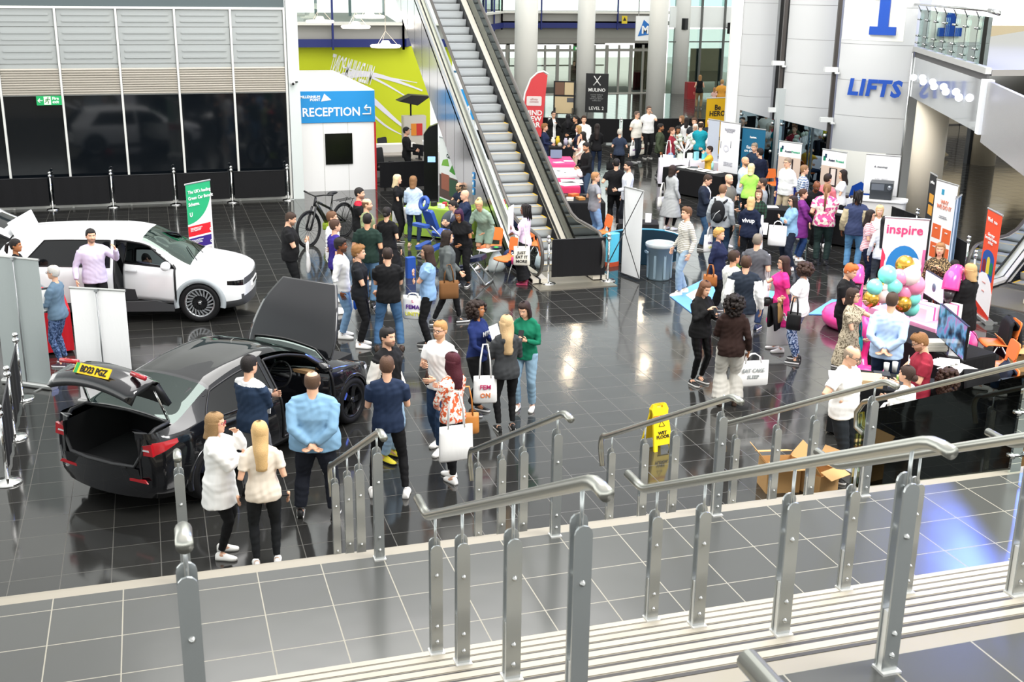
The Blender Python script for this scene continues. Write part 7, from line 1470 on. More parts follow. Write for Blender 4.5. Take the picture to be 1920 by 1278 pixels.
def flamingo(label, p, rz, s, ring=True, rr=.42):
    t = thing('inflatable_flamingo', label, 'inflatable', p, rz)
    if ring:
        b = B(); n = 28; b.tube([(rr * s * math.cos(2 * PI * k / n), (rr * math.sin(2 * PI * k / n) + rr - .42) * s, .20 * s) for k in range(n + 1)], .20 * s, 14, caps=False); b.obj('ring', mat('#f0469a', .25, coat=.4), t); b = B(); b.ball((0, (2 * rr - .32) * s, .42 * s), .16 * s, 12, 8, 0, (.7, 1.3, .8)); b.obj('tail', PINK, t)
    z = .25 * s; pts = [(0, -.45 * s, z), (0, -.62 * s, z + .25 * s), (0, -.52 * s, z + .5 * s), (0, -.36 * s, z + .74 * s), (0, -.40 * s, z + .95 * s), (0, -.58 * s, z + 1.02 * s), (0, -.74 * s, z + .95 * s), (0, -.80 * s, z + .80 * s)]
    cv = [V(pts[0])]
    for a, b_, c, d in zip([pts[0]] + pts[:-2], pts[:-1], pts[1:], pts[2:] + [pts[-1]]):
        for u in (.25, .5, .75, 1): a_, b2, c_, d_ = V(a), V(b_), V(c), V(d); cv.append(.5 * (2 * b2 + (c_ - a_) * u + (2 * a_ - 5 * b2 + 4 * c_ - d_) * u * u + (3 * b2 - a_ - 3 * c_ + d_) * u ** 3))
    m_ = len(cv) - 1; b = B(); b.tube(cv, [.13 * s - .035 * s * min(1, k / m_ * 1.4) + (.02 * s if k > m_ * .8 else 0) for k in range(m_ + 1)], 14); b.obj('neck', mat('#f0469a', .25, coat=.4), t)
    b = B(); b.tube([(0, -.80 * s, z + .80 * s), (0, -.86 * s, z + .70 * s), (0, -.82 * s, z + .60 * s)], [.085 * s, .065 * s, .02 * s], 12); b.obj('beak', mat('#2a2428', .3), t)
    for sg in (-1, 1): b = B(); b.ball((sg * .09 * s, -.72 * s, z + .93 * s), .032 * s, 10, 8, 0); b.ball((sg * .115 * s, -.73 * s, z + .93 * s), .016 * s, 8, 6, 1); b.obj('eye', [WHITE, BLACK], t)
p = at(1600, 612, 0); flamingo('pink inflatable flamingo ring beside the ginger-haired person', p, R(-35), .95)
flamingo('pink inflatable flamingo ring half hidden behind the pale blue shirt', (10.25, 14.45, 0), R(160), .8)
p = at(1782, 600, .55); flamingo('pink flamingo with black beak and curved neck between the two screens', (13.0, 15.95, .0), R(-50), 1.2, True, .16)
tm_ = at(1765, 645, .75); table('black-covered table carrying the screens and console', (tm_.x - .05, tm_.y + .2), (.8, 1.8), R(12), '#141416')
def monitor(label, pL, pR, h, z, m, rz_=None):
    d = pR - pL; wd = math.hypot(d.x, d.y); c = (pL + pR) / 2; t = thing('monitor', label, 'screen', (c.x, c.y, z), math.atan2(d.y, d.x)); b = B(); b.rbox((0, 0, .12 + h / 2), (wd, .035, h), .01, 0, 'y'); b.obj('case', BLACK, t); b = B(); b.box((0, -.019, .125 + h / 2), (wd - .03, .004, h - .03)); b.obj('display', m, t); b = B(); b.rbox((0, .04, .01), (.3, .2, .02), .02); b.box((0, .04, .1), (.06, .03, .2)); b.obj('stand', BLACK, t); return t, wd
m2 = bpy.data.materials.new('display'); m2.use_nodes = True; n_ = m2.node_tree.nodes; L2 = m2.node_tree.links; pb = n_['Principled BSDF']; tc2 = n_.new('ShaderNodeTexCoord'); nz2 = n_.new('ShaderNodeTexNoise'); nz2.inputs['Scale'].default_value = 4; rp = n_.new('ShaderNodeValToRGB')
for k, (pos, c) in enumerate(((.36, '#151a2a'), (.46, '#2c4660'), (.54, '#4f7ea0'), (.62, '#7a5a8a'))):
    el_ = rp.color_ramp.elements[k] if k < 2 else rp.color_ramp.elements.new(pos); el_.position = pos; el_.color = (*srgb(c), 1)
L2.new(tc2.outputs['Object'], nz2.inputs[0]); L2.new(nz2.outputs[0], rp.inputs[0]); L2.new(rp.outputs[0], pb.inputs['Base Color']); L2.new(rp.outputs[0], pb.inputs['Emission Color']); pb.inputs['Emission Strength'].default_value = .6; pb.inputs['Roughness'].default_value = .1
monitor('large dark game screen on the black table in front', at(1757, 632, .85), at(1808, 680, .85), .52, .752, m2)
t, wd = monitor('pale lilac screen left of the flamingo neck', at(1733, 548, 1.0), at(1770, 572, 1.0), .42, .86, mat('#c6c3dc', .2, emit=.5)); b = B()
b.lathe([(.001, 0), (.07, .0), (.07, .004), (.001, .004)], n=20); M_ = Matrix.Rotation(R(90), 3, 'X'); b.v = [tuple(M_ @ V(v) + V((0, -.022, .33))) for v in b.v]; b.obj('round_logo', mat('#5f6c80', .3), t)
t = thing('game_console', 'upright white and black games console beside the big screen', 'console', at(1795, 668, .752), R(-40)); b = B(); b.prism([(-.13, 0, 0), (.11, 0, .0), (.14, 0, .36), (-.10, 0, .38)], (0, -.07, 0), (0, -.052, 0)); b.prism([(-.13, 0, 0), (.11, 0, .0), (.14, 0, .36), (-.10, 0, .38)], (0, .05, 0), (0, .068, 0)); b.obj('white_shell', WHITE, t); b = B(); b.rbox((0, 0, .17), (.22, .10, .34), .02); b.obj('black_core', BLACK, t)
item('paper_stack', 'loose white paper sheet in front of the console', 'paper', at(1795, 692, .752), .2, lambda b: b.box((0, 0, .006), (.5, .3, .012)), PAPER); item('book_stack', 'stack of white booklets on the table by the maroon t-shirt', 'books', at(1752, 655, .752), R(-15), lambda b: [b.box((.01 * (k % 2), 0, .012 + .024 * k), (.3, .22, .02)) for k in range(6)], mat('#e9e2cf', .7)); item('booklet', 'white booklets fanned at the table edge by the maroon t-shirt', 'books', at(1758, 682, .752), R(20), lambda b: [b.box((.05 * k, -.03 * k, .01 + .012 * k), (.2, .28, .01), rz=.2 * k) for k in range(4)], PAPER)

# ---- orange chairs
def chair(label, p, rz, group='orange stacking chairs'):
    t = thing('stacking_chair', label, 'chair', (p[0], p[1], 0), rz, group)
    b = B(); n = 8
    b.loft([[V((x * (1 - .06 * k / n), y, z - .015 + .02 * (x / .2) ** 2)) for x in np.linspace(-.21, .21, 7)] + [V((x * (1 - .06 * k / n), y, z - .035 + .02 * (x / .2) ** 2)) for x in np.linspace(.21, -.21, 7)] for k, (y, z) in enumerate([(-.23, .43), (-.20, .455), (-.1, .455), (0, .45), (.1, .445), (.18, .45), (.205, .48)])], 0, True); b.obj('seat', ORANGE, t)
    b = B(); b.rbox((0, .26, .70), (.40, .022, .28), .06, 0, 'y', M=Matrix.Rotation(R(-12), 3, 'X')); b.box((-.16, .235, .52), (.05, .02, .14), M=Matrix.Rotation(R(-12), 3, 'X')); b.box((.16, .235, .52), (.05, .02, .14), M=Matrix.Rotation(R(-12), 3, 'X')); b.obj('backrest', ORANGE, t)
    for sx_ in (-1, 1):
        b = B(); b.tube([(sx_ * .19, -.05, .43), (sx_ * .22, -.26, 0)], .013, 8); b.obj('leg', mat('#b9babb', .25, .9), t); b = B(); b.tube([(sx_ * .19, .02, .43), (sx_ * .22, .27, 0)], .013, 8); b.obj('leg', mat('#b9babb', .25, .9), t)
    b = B(); b.tube([(-.2, -.02, .42), (.2, -.02, .42)], .012, 6); b.obj('crossbar', STEEL, t)
    return t
for px, py, rz, lb in ((918, 500, -40, 'orange chair with a white sheet on it, nearest the bending person'), (952, 522, -60, 'orange chair with a pink cup on it, left of the braided person'), (1120, 470, -90, 'orange chair behind the white tension banner'), (1448, 372, 0, 'orange chair by the grey t-shirt and white shirt'), (1862, 690, -110, 'orange chair with dark coat, farthest in the right-hand row'), (1856, 735, -110, 'orange chair with clear backrest, middle of the right-hand row'), (1850, 790, -110, 'orange chair with navy coat, nearest in the right-hand row')):
    p = at(px, py, 0); chair(lb, (p.x, p.y), R(rz))
for q_, lb in ((p102, 'orange chair under the seated curly-haired person'), (p63, 'orange chair under the seated yellow shirt'), (p105, 'orange chair behind the leopard blouse')): chair(lb, q_['loc'](0, .06, 0), q_['rz'])
for q_, lb in ((p13, 'stool under the seated person with glasses by the green table'), (p14, 'stool under the bald person in navy polo'), (p15, 'stool under the person reaching over the green table'), (p39, 'stool behind the stall beside the handrail')): q = q_['loc'](0, .02, 0); item('stool', lb, 'stool', q, 0, lambda b: (b.cyl((0, 0, .43), (0, 0, .46), .17, 20), [b.tube([(.1 * math.cos(k), .1 * math.sin(k), .43), (.18 * math.cos(k), .18 * math.sin(k), 0)], .014, 6) for k in (0, 1.57, 3.14, 4.71)]), DGREY)
def coat(label, p, rz, col, name='draped_coat'):
    def f(b):
        n = 12; b.loft([[V((x, y + .03 * math.sin(7 * x + k), z)) for x in np.linspace(-.24 * wv_, .24 * wv_, n)] + [V((x, y + .05 + .03 * math.sin(7 * x + k), z)) for x in np.linspace(.24 * wv_, -.24 * wv_, n)] for k, (y, z, wv_) in enumerate([(-.10, .12, .8), (-.09, .45, 1), (-.06, .75, 1.05), (0, .84, .95), (.06, .76, 1), (.09, .4, 1), (.1, .2, .9)])], 0, True)
    return item(name, label, 'coat', p, rz, f, cloth(col))
p = at(1862, 690, 0); coat('black coat over the farthest chair of the right-hand row', (p.x + .25, p.y - .02, 0), R(70), '#1c1d20'); p = at(1850, 790, 0); coat('navy coat hanging off the nearest chair of the right-hand row', (p.x + .28, p.y - .02, 0), R(70), '#1b2333')
coat('dark grey cardigan draped over the black barrier at right', (10.85, 12.0, .14), R(10), '#30363f'); coat('pale pink coat hanging from the rope post at right', (11.25, 12.0, 0.05), R(10), '#d7b9b4')
coat('black rucksack and jacket behind the curly-haired seated person', (10.9, 12.75, .0), R(-10), '#141517')
# right edge boxes
def carton(label, p, size, rz, flaps=True):
    t = thing('cardboard_box', label, 'box', p, rz); a, d, h = size; b = B()
    for x, y, sx_, sy in ((0, -d / 2, a, .008), (0, d / 2, a, .008), (-a / 2, 0, .008, d), (a / 2, 0, .008, d)): b.box((x, y, h / 2), (sx_, sy, h))
    b.box((0, 0, .006), (a, d, .012)); b.obj('body', CARD, t)
    if flaps:
        for sg in (-1, 1):
            b = B(); b.box((sg * (a / 2 + .06), 0, h + .10), (.008, d, .24), M=Matrix.Rotation(R(sg * 38), 3, 'Y')); b.obj('flap', CARD, t); b = B(); b.box((0, sg * (d / 2 + .08), h + .03), (a, .18, .008), M=Matrix.Rotation(R(-sg * 18), 3, 'X')); b.obj('flap', CARD, t)
    return t
for px, py, sz, rz, lb in ((1523, 905, (.42, .34, .36), -10, 'tall open cardboard box left of the white t-shirt’s feet'), (1556, 915, (.36, .34, .28), 20, 'small open cardboard box right of the taller one by the stairs'), (1800, 885, (.75, .36, .2), -2, 'wide open cardboard box behind the barrier at right'), (1905, 880, (.5, .4, .25), 15, 'cardboard box with one raised flap at right edge'), (1902, 690, (.4, .35, .35), -20, 'cardboard box behind the orange chairs at right edge'), (1905, 770, (.45, .4, .45), 10, 'big cardboard box beside the navy coat at right edge')):
    p = at(px, py, 0); carton(lb, ({1523: 7.12, 1556: 7.55, 1905: 12.6 if py < 800 else 10.75}.get(px, p.x), max(p.y, 11.30), 0), sz, R(rz))
for px, py, sz, c, lb, k in ((1655, 905, (.4, .28, .06), '#26305a', 'folded navy cloth on floor by the staircase', 'folded_cloth'), (1668, 890, (.42, .3, .03), '#f0efee', 'white paper sheets on the floor behind the staircase', 'paper_sheet'), (1780, 905, (.5, .35, .02), '#f3f2f0', 'white sheet lying before the wide cardboard box', 'paper_sheet'), (1600, 898, (.3, .22, .16), '#b9bcbe', 'clear plastic tub on the floor by the stairs', 'plastic_tub')):
    p = at(px, py, 0); item(k, lb, 'paper' if 'paper' in k else 'tub', (p.x, max(p.y, 11.3), 0), .2, lambda b: b.rbox((0, 0, sz[2] / 2), sz, .02), mat(c, .6))
# ---- wet floor sign
p = at(1232, 836, 0); t = thing('wet_floor_sign', 'yellow folding wet floor sign standing alone on the tiles', 'sign', (p.x, p.y, 0), R(8)); YEL = mat('#f2d21f', .4)
for sg, nm in ((-1, 'front_panel'), (1, 'rear_panel')):
    M_ = Matrix.Rotation(R(sg * 15), 3, 'X'); b = B(); o = [(-.15, 0), (-.10, 0), (-.09, .08), (.09, .08), (.10, 0), (.15, 0), (.115, .50), (.13, .56), (.10, .63), (.045, .635), (.045, .58), (-.045, .58), (-.045, .635), (-.10, .63), (-.13, .56), (-.115, .50)]
    b.prism([tuple(M_ @ V((x, 0, z)) + V((0, sg * .165, 0))) for x, z in o], (0, -.011, 0), (0, .022, 0)); b.box(tuple(M_ @ V((0, 0, .625)) + V((0, sg * .165, 0))), (.14, .022, .03)); pn = b.obj(nm, YEL, t)
    if sg < 0:
        for s_, sz, z, c in (('CAUTION', .052, .44, '#c8402a'), ('WET\nFLOOR', .062, .22, '#1a1a1a')):
            q = M_ @ V((0, -.014, z)) + V((0, -.165, 0)); text(s_, sz, mat(c), pn, q, rx=R(90 - 15), align='CENTER', bold=.0015)
        b = B(); b.tube([tuple(M_ @ V((x, -.014, z)) + V((0, -.165, 0))) for x, z in ((-.045, .33), (0, .41), (.045, .33), (-.045, .33))], .004, 5); b.obj('warning_triangle', BLACK, pn)
# ---- bin, paddle board, floor mats
p = at(1235, 522, 0); t = thing('waste_bin', 'blue-grey ribbed waste bin with a clear liner', 'bin', (p.x, p.y, 0)); BINM = mat('#7f949f', .5); b = B(); b.lathe([(.23, 0), (.245, .03), (.29, .70), (.305, .70), (.305, .76), (.285, .76), (.28, .70), (.24, .1), (.0, .08)], n=28)
for k in range(8): a = 2 * PI * k / 8; b.box((.268 * math.cos(a), .268 * math.sin(a), .36), (.02, .05, .62), rz=a)
b.obj('tub', BINM, t); b = B(); b.lathe([(.307, .70), (.316, .72), (.318, .77), (.30, .785), (.27, .76), (.25, .5)], n=28); b.obj('liner', mat('#a9b0b0', .25), t)
for sg in (-1, 1): b = B(); b.rbox((sg * .31, 0, .60), (.03, .16, .05), .02, 0, 'x'); b.obj('handle', BINM, t)
t = thing('paddle_board', 'teal and white paddle board standing on edge behind the bin', 'board', (10.25, 23.15, 0), R(-20)); b = B(); n = 26
outl = [(1.05 * math.copysign(abs(math.cos(a)) ** .8, math.cos(a)), .40 * math.sin(a)) for a in [2 * PI * k / n for k in range(n)]]
def brd(bb, f0, y0, y1, mi): bb.loft([[V((x * f0, y, .41 + z * f0)) for x, z in outl] for y in (y0, y1)], mi, False)
brd(b, .97, -.07, -.055, 1); brd(b, 1, -.055, .055, 0); brd(b, .97, .055, .07, 1); b.obj('hull', [mat('#1f7d9a', .35), mat('#0a2533', .4)], t); b = B(); b.loft([[V((x * 1.004, y, .41 + z * 1.004)) for x, z in outl[:6] + outl[-5:]] for y in (-.05, .05)], 0, False, False, False); b.obj('white_nose', WHITE, t)
table('black-covered side table behind the white tension banner', (at(1195, 480, 0).x + .1, at(1195, 480, 0).y + .25), (.9, .6), R(-20), '#1a1a1c')
for k, c in enumerate(('#e9e9ea', '#b9bec4', '#eceaea')): q = at(1188 + 12 * k, 448 - 2 * k, .76); item('folded_shirt', ['white', 'grey', 'off-white'][k] + ' folded shirt hanging on the side table before the paddle board', 'clothing', (at(1195, 480, 0).x - .15 + .22 * k, at(1195, 480, 0).y + .3 - .08 * k, .751), R(-20), lambda b: b.rbox((0, 0, .1), (.14, .06, .20), .02), cloth(c), 'folded shirts by the paddle board')
q = at(1142, 500, 0); item('cool_bag', 'bright aqua bag beside the escalator barrier', 'bag', (q.x + .1, q.y + .1, 0), R(20), lambda b: (b.rbox((0, 0, .38), (.32, .2, .70), .08, 0), b.rbox((0, 0, .05), (.33, .21, .1), .08, 1)), [mat('#5cc3df', .4), mat('#c2502f', .5)])
for a_, lb in (([(1256, 556), (1328, 520), (1352, 548), (1300, 590)], 'blue and white floor mat under the striped jumper'), ([(1515, 590), (1560, 562), (1660, 570), (1640, 592)], 'blue floor mat beside the pink inflatable'), ([(1420, 570), (1436, 545), (1460, 548), (1452, 572)], 'blue floor mat behind the pink dress')):
    c4 = [at(*p_, 0) for p_ in a_]; b = B(); b.prism([(p_.x, p_.y, .002) for p_ in c4[::-1]], (0, 0, 0), (0, 0, .014)); ce = sum(c4, V((0, 0, 0))) / 4
    if lb.startswith('blue and'): b.prism([(ce.x + (p_.x - ce.x) * .45, ce.y + (p_.y - ce.y) * .45, .016) for p_ in c4[::-1]], (0, 0, 0), (0, 0, .003), 1)
    tag(b.obj('floor_mat', [mat('#6aa5e6', .6), WHITE]), lb, 'mat')
# ---- reception kiosk and desk
KW = mat('#e9e8e6', .5); t = thing('reception_kiosk', 'white reception booth with blue sign, red edge and black screen', 'kiosk', (5.21, 34.15, 0)); b = B(); b.box((0, 4.0, 1.0), (2.20, 8.0, 2.0)); b.box((0, 4.0, .02), (2.1, 7.9, .04)); b.box((0, 4.0, 2.47), (2.22, 8.0, .92))
for x in (-.42, .30): b.box((x, -.003, 1.0), (.012, .01, 2.0), 1)
b.obj('body', [KW, mat('#b9b8b4', .6)], t); b = B(); b.box((0, -.02, 2.46), (2.22, .04, .90)); s_ = b.obj('blue_sign', mat('#1487c9', .5), t)
text('RECEPTION', .35, WHITE, s_, (-1.02, -.045, 2.20), bold=.006, sx=.92); text('MILLENNIUM\nPOINT', .10, WHITE, s_, (-.48, -.045, 2.72), align='RIGHT', bold=.003)
b = B(); y = -.045; b.prism([(-.46, y, 2.62), (-.16, y, 2.66), (-.36, y, 2.84)], (0, 0, 0), (0, -.003, 0)); b.tube([(.98, y, 2.22), (.98, y, 2.42), (.80, y, 2.42)], .022, 4); b.tube([(.98, y, 2.24), (.74, y, 2.24)], .022, 4); b.tube([(.88, y, 2.50), (.80, y, 2.42), (.88, y, 2.34)], .022, 4); b.obj('arrow_and_emblem', WHITE, s_)
b = B(); b.box((1.105, -.01, 1.0), (.05, .06, 2.0)); b.obj('red_edge', mat('#b81f24', .5), t); b = B(); b.box((.02, -.02, 1.24), (.80, .04, .90)); b.obj('black_screen', mat('#0a0a0b', .15), t)
t = thing('tool', 'small dark tool lying on the white booth roof', 'tool', (4.4, 40.2, 2.94)); b = B(); b.rbox((0, 0, .04), (.5, .12, .06), .02); b.obj('body', mat('#2a5a7a', .5), t)
DW = mat('#eceae6', .4); t = thing('reception_desk', 'white reception desk with grey worktop and black front cloth', 'desk', (7.2, 34.6, 0)); b = B(); b.box((.9, .6, .5), (.5, 1.6, 1.05)); b.box((.15, 1.9, .5), (1.4, .4, 1.05)); b.obj('body', DW, t); b = B(); b.box((.65, .5, .76), (.6, .9, .04)); b.box((.15, 1.4, .76), (1.4, .7, .04)); b.obj('worktop', mat('#a39c92', .4), t)
barrier((6.35, 34.05), (7.95, 34.05), 'black cloth screen in front of the reception desk', 'reception screen', .05, .80)
for x, y, lb in ((6.75, 35.0, 'black office chair in front of the lime wall at reception'), (7.35, 37.4, 'black high chair back behind the receptionist')):
    t = thing('office_chair', lb, 'chair', (x, y, 0), R(40)); b = B(); b.rbox((0, 0, .47), (.48, .46, .08), .06); b.obj('seat', BLACK, t); b = B(); b.rbox((0, .24, .82), (.44, .05, .55), .06, 0, 'y', M=Matrix.Rotation(R(-8), 3, 'X')); b.obj('backrest', mat('#222326', .6), t); b = B(); b.cyl((0, 0, .08), (0, 0, .45), .03, 10); [b.tube([(0, 0, .09), (.28 * math.cos(k * 1.257), .28 * math.sin(k * 1.257), .04)], .018, 6) for k in range(5)]; b.obj('base', mat('#3a3b3d', .4), t)
    for sg in (-1, 1): b = B(); b.tube([(sg * .26, .1, .46), (sg * .27, .05, .66), (sg * .27, -.14, .67)], .018, 6); b.obj('armrest', BLACK, t)
item('desk_monitor', 'dark monitor on the reception desk', 'screen', (7.75, 34.7, .78), R(-60), lambda b: (b.rbox((0, 0, .28), (.5, .04, .34), .02, 0, 'y'), b.box((0, .03, .06), (.06, .04, .14)), b.rbox((0, .03, .01), (.22, .16, .02), .02)), mat('#26282c', .3)); item('desk_printer', 'white box printer at the end of the reception desk', 'printer', (8.15, 35.0, 1.03), R(-10), lambda b: (b.rbox((0, 0, .13), (.4, .5, .26), .03, 0), b.box((0, -.25, .1), (.25, .02, .08), 1)), [WHITE, DGREY])
item('info_totem', 'tall black information totem beside the reception desk', 'totem', (7.55, 32.2, 0), R(-15), lambda b: (b.prism([(-.2, 0, 0), (.2, 0, 0), (.2, 0, 2.15), (-.05, 0, 2.05), (-.2, 0, 1.85)], (0, -.1, 0), (0, .2, 0), 0), b.box((.02, -.105, 1.15), (.22, .012, .16), 1)), [mat('#0d0d0f', .25), mat('#8fb7e0', .2, emit=.8)])
q = at(785, 285, 0); t = thing('ticket_machine', 'beige machine with red and orange panel under black canopy at reception', 'machine', (8.6, 39.2, 0)); b = B(); b.rbox((0, 0, .8), (.8, .4, 1.6), .05); b.obj('body', mat('#c9c4b8', .5), t); b = B(); b.box((-.05, -.21, 1.15), (.18, .02, .4), 0); b.box((.15, -.21, 1.15), (.2, .02, .4), 1); b.obj('panel', [mat('#e08a2c', .5), mat('#c9302a', .5)], t); b = B(); b.cyl((-.1, 0, 1.6), (-.1, 0, 2.0), .03, 8); b.prism([(-.55, 0, 2.1), (.1, 0, 1.95), (.55, 0, 2.25), (-.1, 0, 2.3)], (0, -.2, 0), (0, .4, 0)); b.obj('canopy', BLACK, t)
# ---- pendant lamps
for px, py, Y, lb in ((723, 86, 36.5, 'lowest glowing disc pendant lamp in front of the lime wall'), (693, 31, 37.5, 'topmost glowing disc pendant lamp beside the escalator'), (667, 50, 38.5, 'middle glowing disc pendant lamp left of the topmost one'), (600, 40, 40, 'faint disc pendant lamp seen through the gallery glass')):
    p = atY(px, py, Y); t = thing('pendant_lamp', lb, 'lamp', p); b = B(); b.lathe([(.001, .17), (.10, .16), (.16, .06), (.44, .04), (.48, .0), (.44, -.05), (.1, -.06), (.001, -.06)], n=32); b.obj('lamp_shade', mat('#fff4e6', .4, emit=2.2 if py != 40 else .6), t)
    b = B(); [b.tube([(.36 * math.cos(a), .36 * math.sin(a), .05), (0, 0, .45)], .007, 5) for a in (0, 2.09, 4.19)]; b.tube([(0, 0, .45), (0, 0, 4)], .010, 6); b.obj('cable', mat('#e6dccb', .5), t)
# ---- hanging MP sign, black curtain, speakers, warning sign
Y_ = 51; a, c = atY(1193, 30, Y_), atY(1237, 76, Y_); t = thing('hanging_sign', 'white sign with blue triangle logo above the black curtain', 'sign', ((a.x + c.x) / 2, Y_, c.z)); w_ = c.x - a.x; h_ = a.z - c.z; b = B(); b.box((0, 0, h_ / 2), (w_, .08, h_)); b.obj('panel', mat('#eef0f0', .5), t); b = B(); b.prism([(-.42 * w_, -.045, .18 * h_), (.42 * w_, -.045, .30 * h_), (-.2 * w_, -.045, .85 * h_)], (0, 0, 0), (0, -.01, 0)); b.obj('triangle', mat('#1f6fc0', .5), t); text('MP', h_ * .42, WHITE, t, (-.04 * w_, -.06, .30 * h_), align='CENTER', bold=.02); b = B(); [b.cyl((sg * .4 * w_, 0, h_), (sg * .4 * w_, 0, 9), .02, 6) for sg in (-1, 1)]; b.obj('hanger', STEEL, t)
p = at(1212, 166, 0); Yc = p.y - 1; a, c = atY(1190, 78, Yc), atY(1232, 168, Yc); t = thing('black_curtain', 'tall black curtain hanging under the white triangle sign', 'curtain', ((a.x + c.x) / 2, Yc, 0)); b = B(); n = 40; w_ = c.x - a.x; b.loft([[V((-w_ / 2 + w_ * k / n, .05 * math.sin(k * 1.5) + yy, z)) for k in range(n + 1)] for z, yy in ((0.02, 0), (a.z, 0))], 0, True, False, False); b.obj('cloth', cloth('#0c0c0e'), t); b = B(); b.tube([(-w_ / 2, 0, a.z), (w_ / 2, 0, a.z)], .03, 8); b.obj('rail', DGREY, t)
for px, py, lb in ((1284, 45, 'black wall speaker left on the white fascia'), (1370, 53, 'black wall speaker right on the white fascia')):
    p = atY(px, py, 61.8); item('wall_speaker', lb, 'speaker', p, R(20), lambda b: (b.rbox((0, 0, 0), (.28, .3, .62), .04), b.box((.05, .25, 0), (.06, .3, .06))), BLACK)
p = atY(1171, 37, 61.9); item('warning_sign', 'small yellow warning sign on the far gallery edge', 'sign', p, 0, lambda b: (b.box((0, 0, 0), (.32, .03, .42), 0), b.prism([(-.1, -.02, -.05), (.1, -.02, -.05), (0, -.02, .14)], (0, 0, 0), (0, -.01, 0), 1)), [mat('#e0c62f', .5), BLACK])
p = at(1293, 185, 0); item('red_bin', 'red bin beside the far glass screen', 'bin', (p.x, p.y, 0), 0, lambda b: b.rbox((0, 0, .45), (.5, .5, .9), .08), mat('#8e2226', .5)); p = at(1312, 175, 0); item('dark_board', 'large black notice board behind the far glass', 'board', (p.x + 1, p.y + 1.5, 0), 0, lambda b: (b.box((0, 0, 1.5), (2.0, .1, 1.9)), b.box((-.8, 0, .3), (.08, .3, .6)), b.box((.8, 0, .3), (.08, .3, .6))), mat('#1a1c1e', .4))
# ---- bicycle
def bike():
    t = thing('bicycle', 'black electric bicycle on its stand beside the reception booth', 'bicycle', (3.80, 27.15, 0), math.atan2(-1.0, -1.1)); r = .36; t.scale = (1.15,) * 3
    for x, s_ in ((0.56, 0), (-.56, 0)):
        w_ = bpy.data.objects.new('wheel', None); COL.objects.link(w_); w_.parent = t; w_.location = (x, 0, r); w_.empty_display_size = .1
        b = B(); b.tube([(r * math.cos(2 * PI * k / 30), 0, r * math.sin(2 * PI * k / 30)) for k in range(31)], .026, 8, caps=False); b.obj('tyre', TYRE, w_); b = B(); b.tube([((r - .04) * math.cos(2 * PI * k / 30), 0, (r - .04) * math.sin(2 * PI * k / 30)) for k in range(31)], .012, 6, caps=False); [b.tube([(0, .02 * (-1) ** k, 0), ((r - .04) * math.cos(2 * PI * k / 20), 0, (r - .04) * math.sin(2 * PI * k / 20))], .003, 4) for k in range(20)]; b.cyl((0, -.05, 0), (0, .05, 0), .03, 10); b.obj('rim', mat('#26272a', .4, .5), w_)
    b = B(); b.tube([(.32, 0, .86), (.10, 0, .58), (-.06, 0, .34)], .045, 10); b.tube([(.30, 0, .90), (-.14, 0, .68)], .028, 8); b.tube([(-.08, 0, .32), (-.20, 0, .78)], .022, 8)
    for sg in (-1, 1): b.tube([(-.06, sg * .03, .33), (-.56, sg * .06, .36)], .014, 6); b.tube([(-.16, sg * .02, .66), (-.56, sg * .06, .36)], .012, 6)
    b.obj('frame', mat('#15180f', .3, .2, coat=.5), t); b = B(); [b.tube([(.36, sg * .05, .80), (.46, sg * .06, .58), (.56, sg * .06, .36)], .022, 8) for sg in (-1, 1)]; b.tube([(.30, 0, .98), (.36, 0, .80)], .024, 8); b.obj('fork', mat('#1a1a1c', .3), t)
    b = B(); b.tube([(.22, -.36, 1.05), (.30, -.2, 1.04), (.32, 0, 1.0), (.30, .2, 1.04), (.22, .36, 1.05)], .014, 8); [b.tube([(.26, sg * .26, 1.045), (.20, sg * .38, 1.05)], .02, 8) for sg in (-1, 1)]; b.obj('handlebar', BLACK, t); b = B(); b.ball((-.24, 0, .99), .12, 14, 8, 0, (1.2, .6, .3)); b.cyl((-.20, 0, .78), (-.235, 0, .97), .015, 8); b.obj('saddle', BLACK, t)
    b = B(); [b.tube([(-.35, yy, .80), (-.85, yy, .80)], .008, 5) for yy in (-.08, 0, .08)]; [b.tube([(-.80, sg * .08, .80), (-.58, sg * .07, .38)], .008, 5) for sg in (-1, 1)]; b.obj('rack', BLACK, t); b = B(); b.rbox((-.04, 0, .33), (.2, .1, .16), .04, 0, 'y'); b.obj('motor', mat('#8fa62a', .4), t)
    for sg in (-1, 1): b = B(); b.tube([(-.05, sg * .08, .32), (-.05 + sg * .14, sg * .09, .32 - sg * .08)], .012, 6); b.box((-.05 + sg * .14, sg * .14, .32 - sg * .08), (.09, .08, .02)); b.obj('pedal', BLACK, t)
    b = B(); b.tube([(-.2, .05, .3), (-.25, .2, .01)], .01, 6); b.obj('kickstand', STEEL, t)
bike()
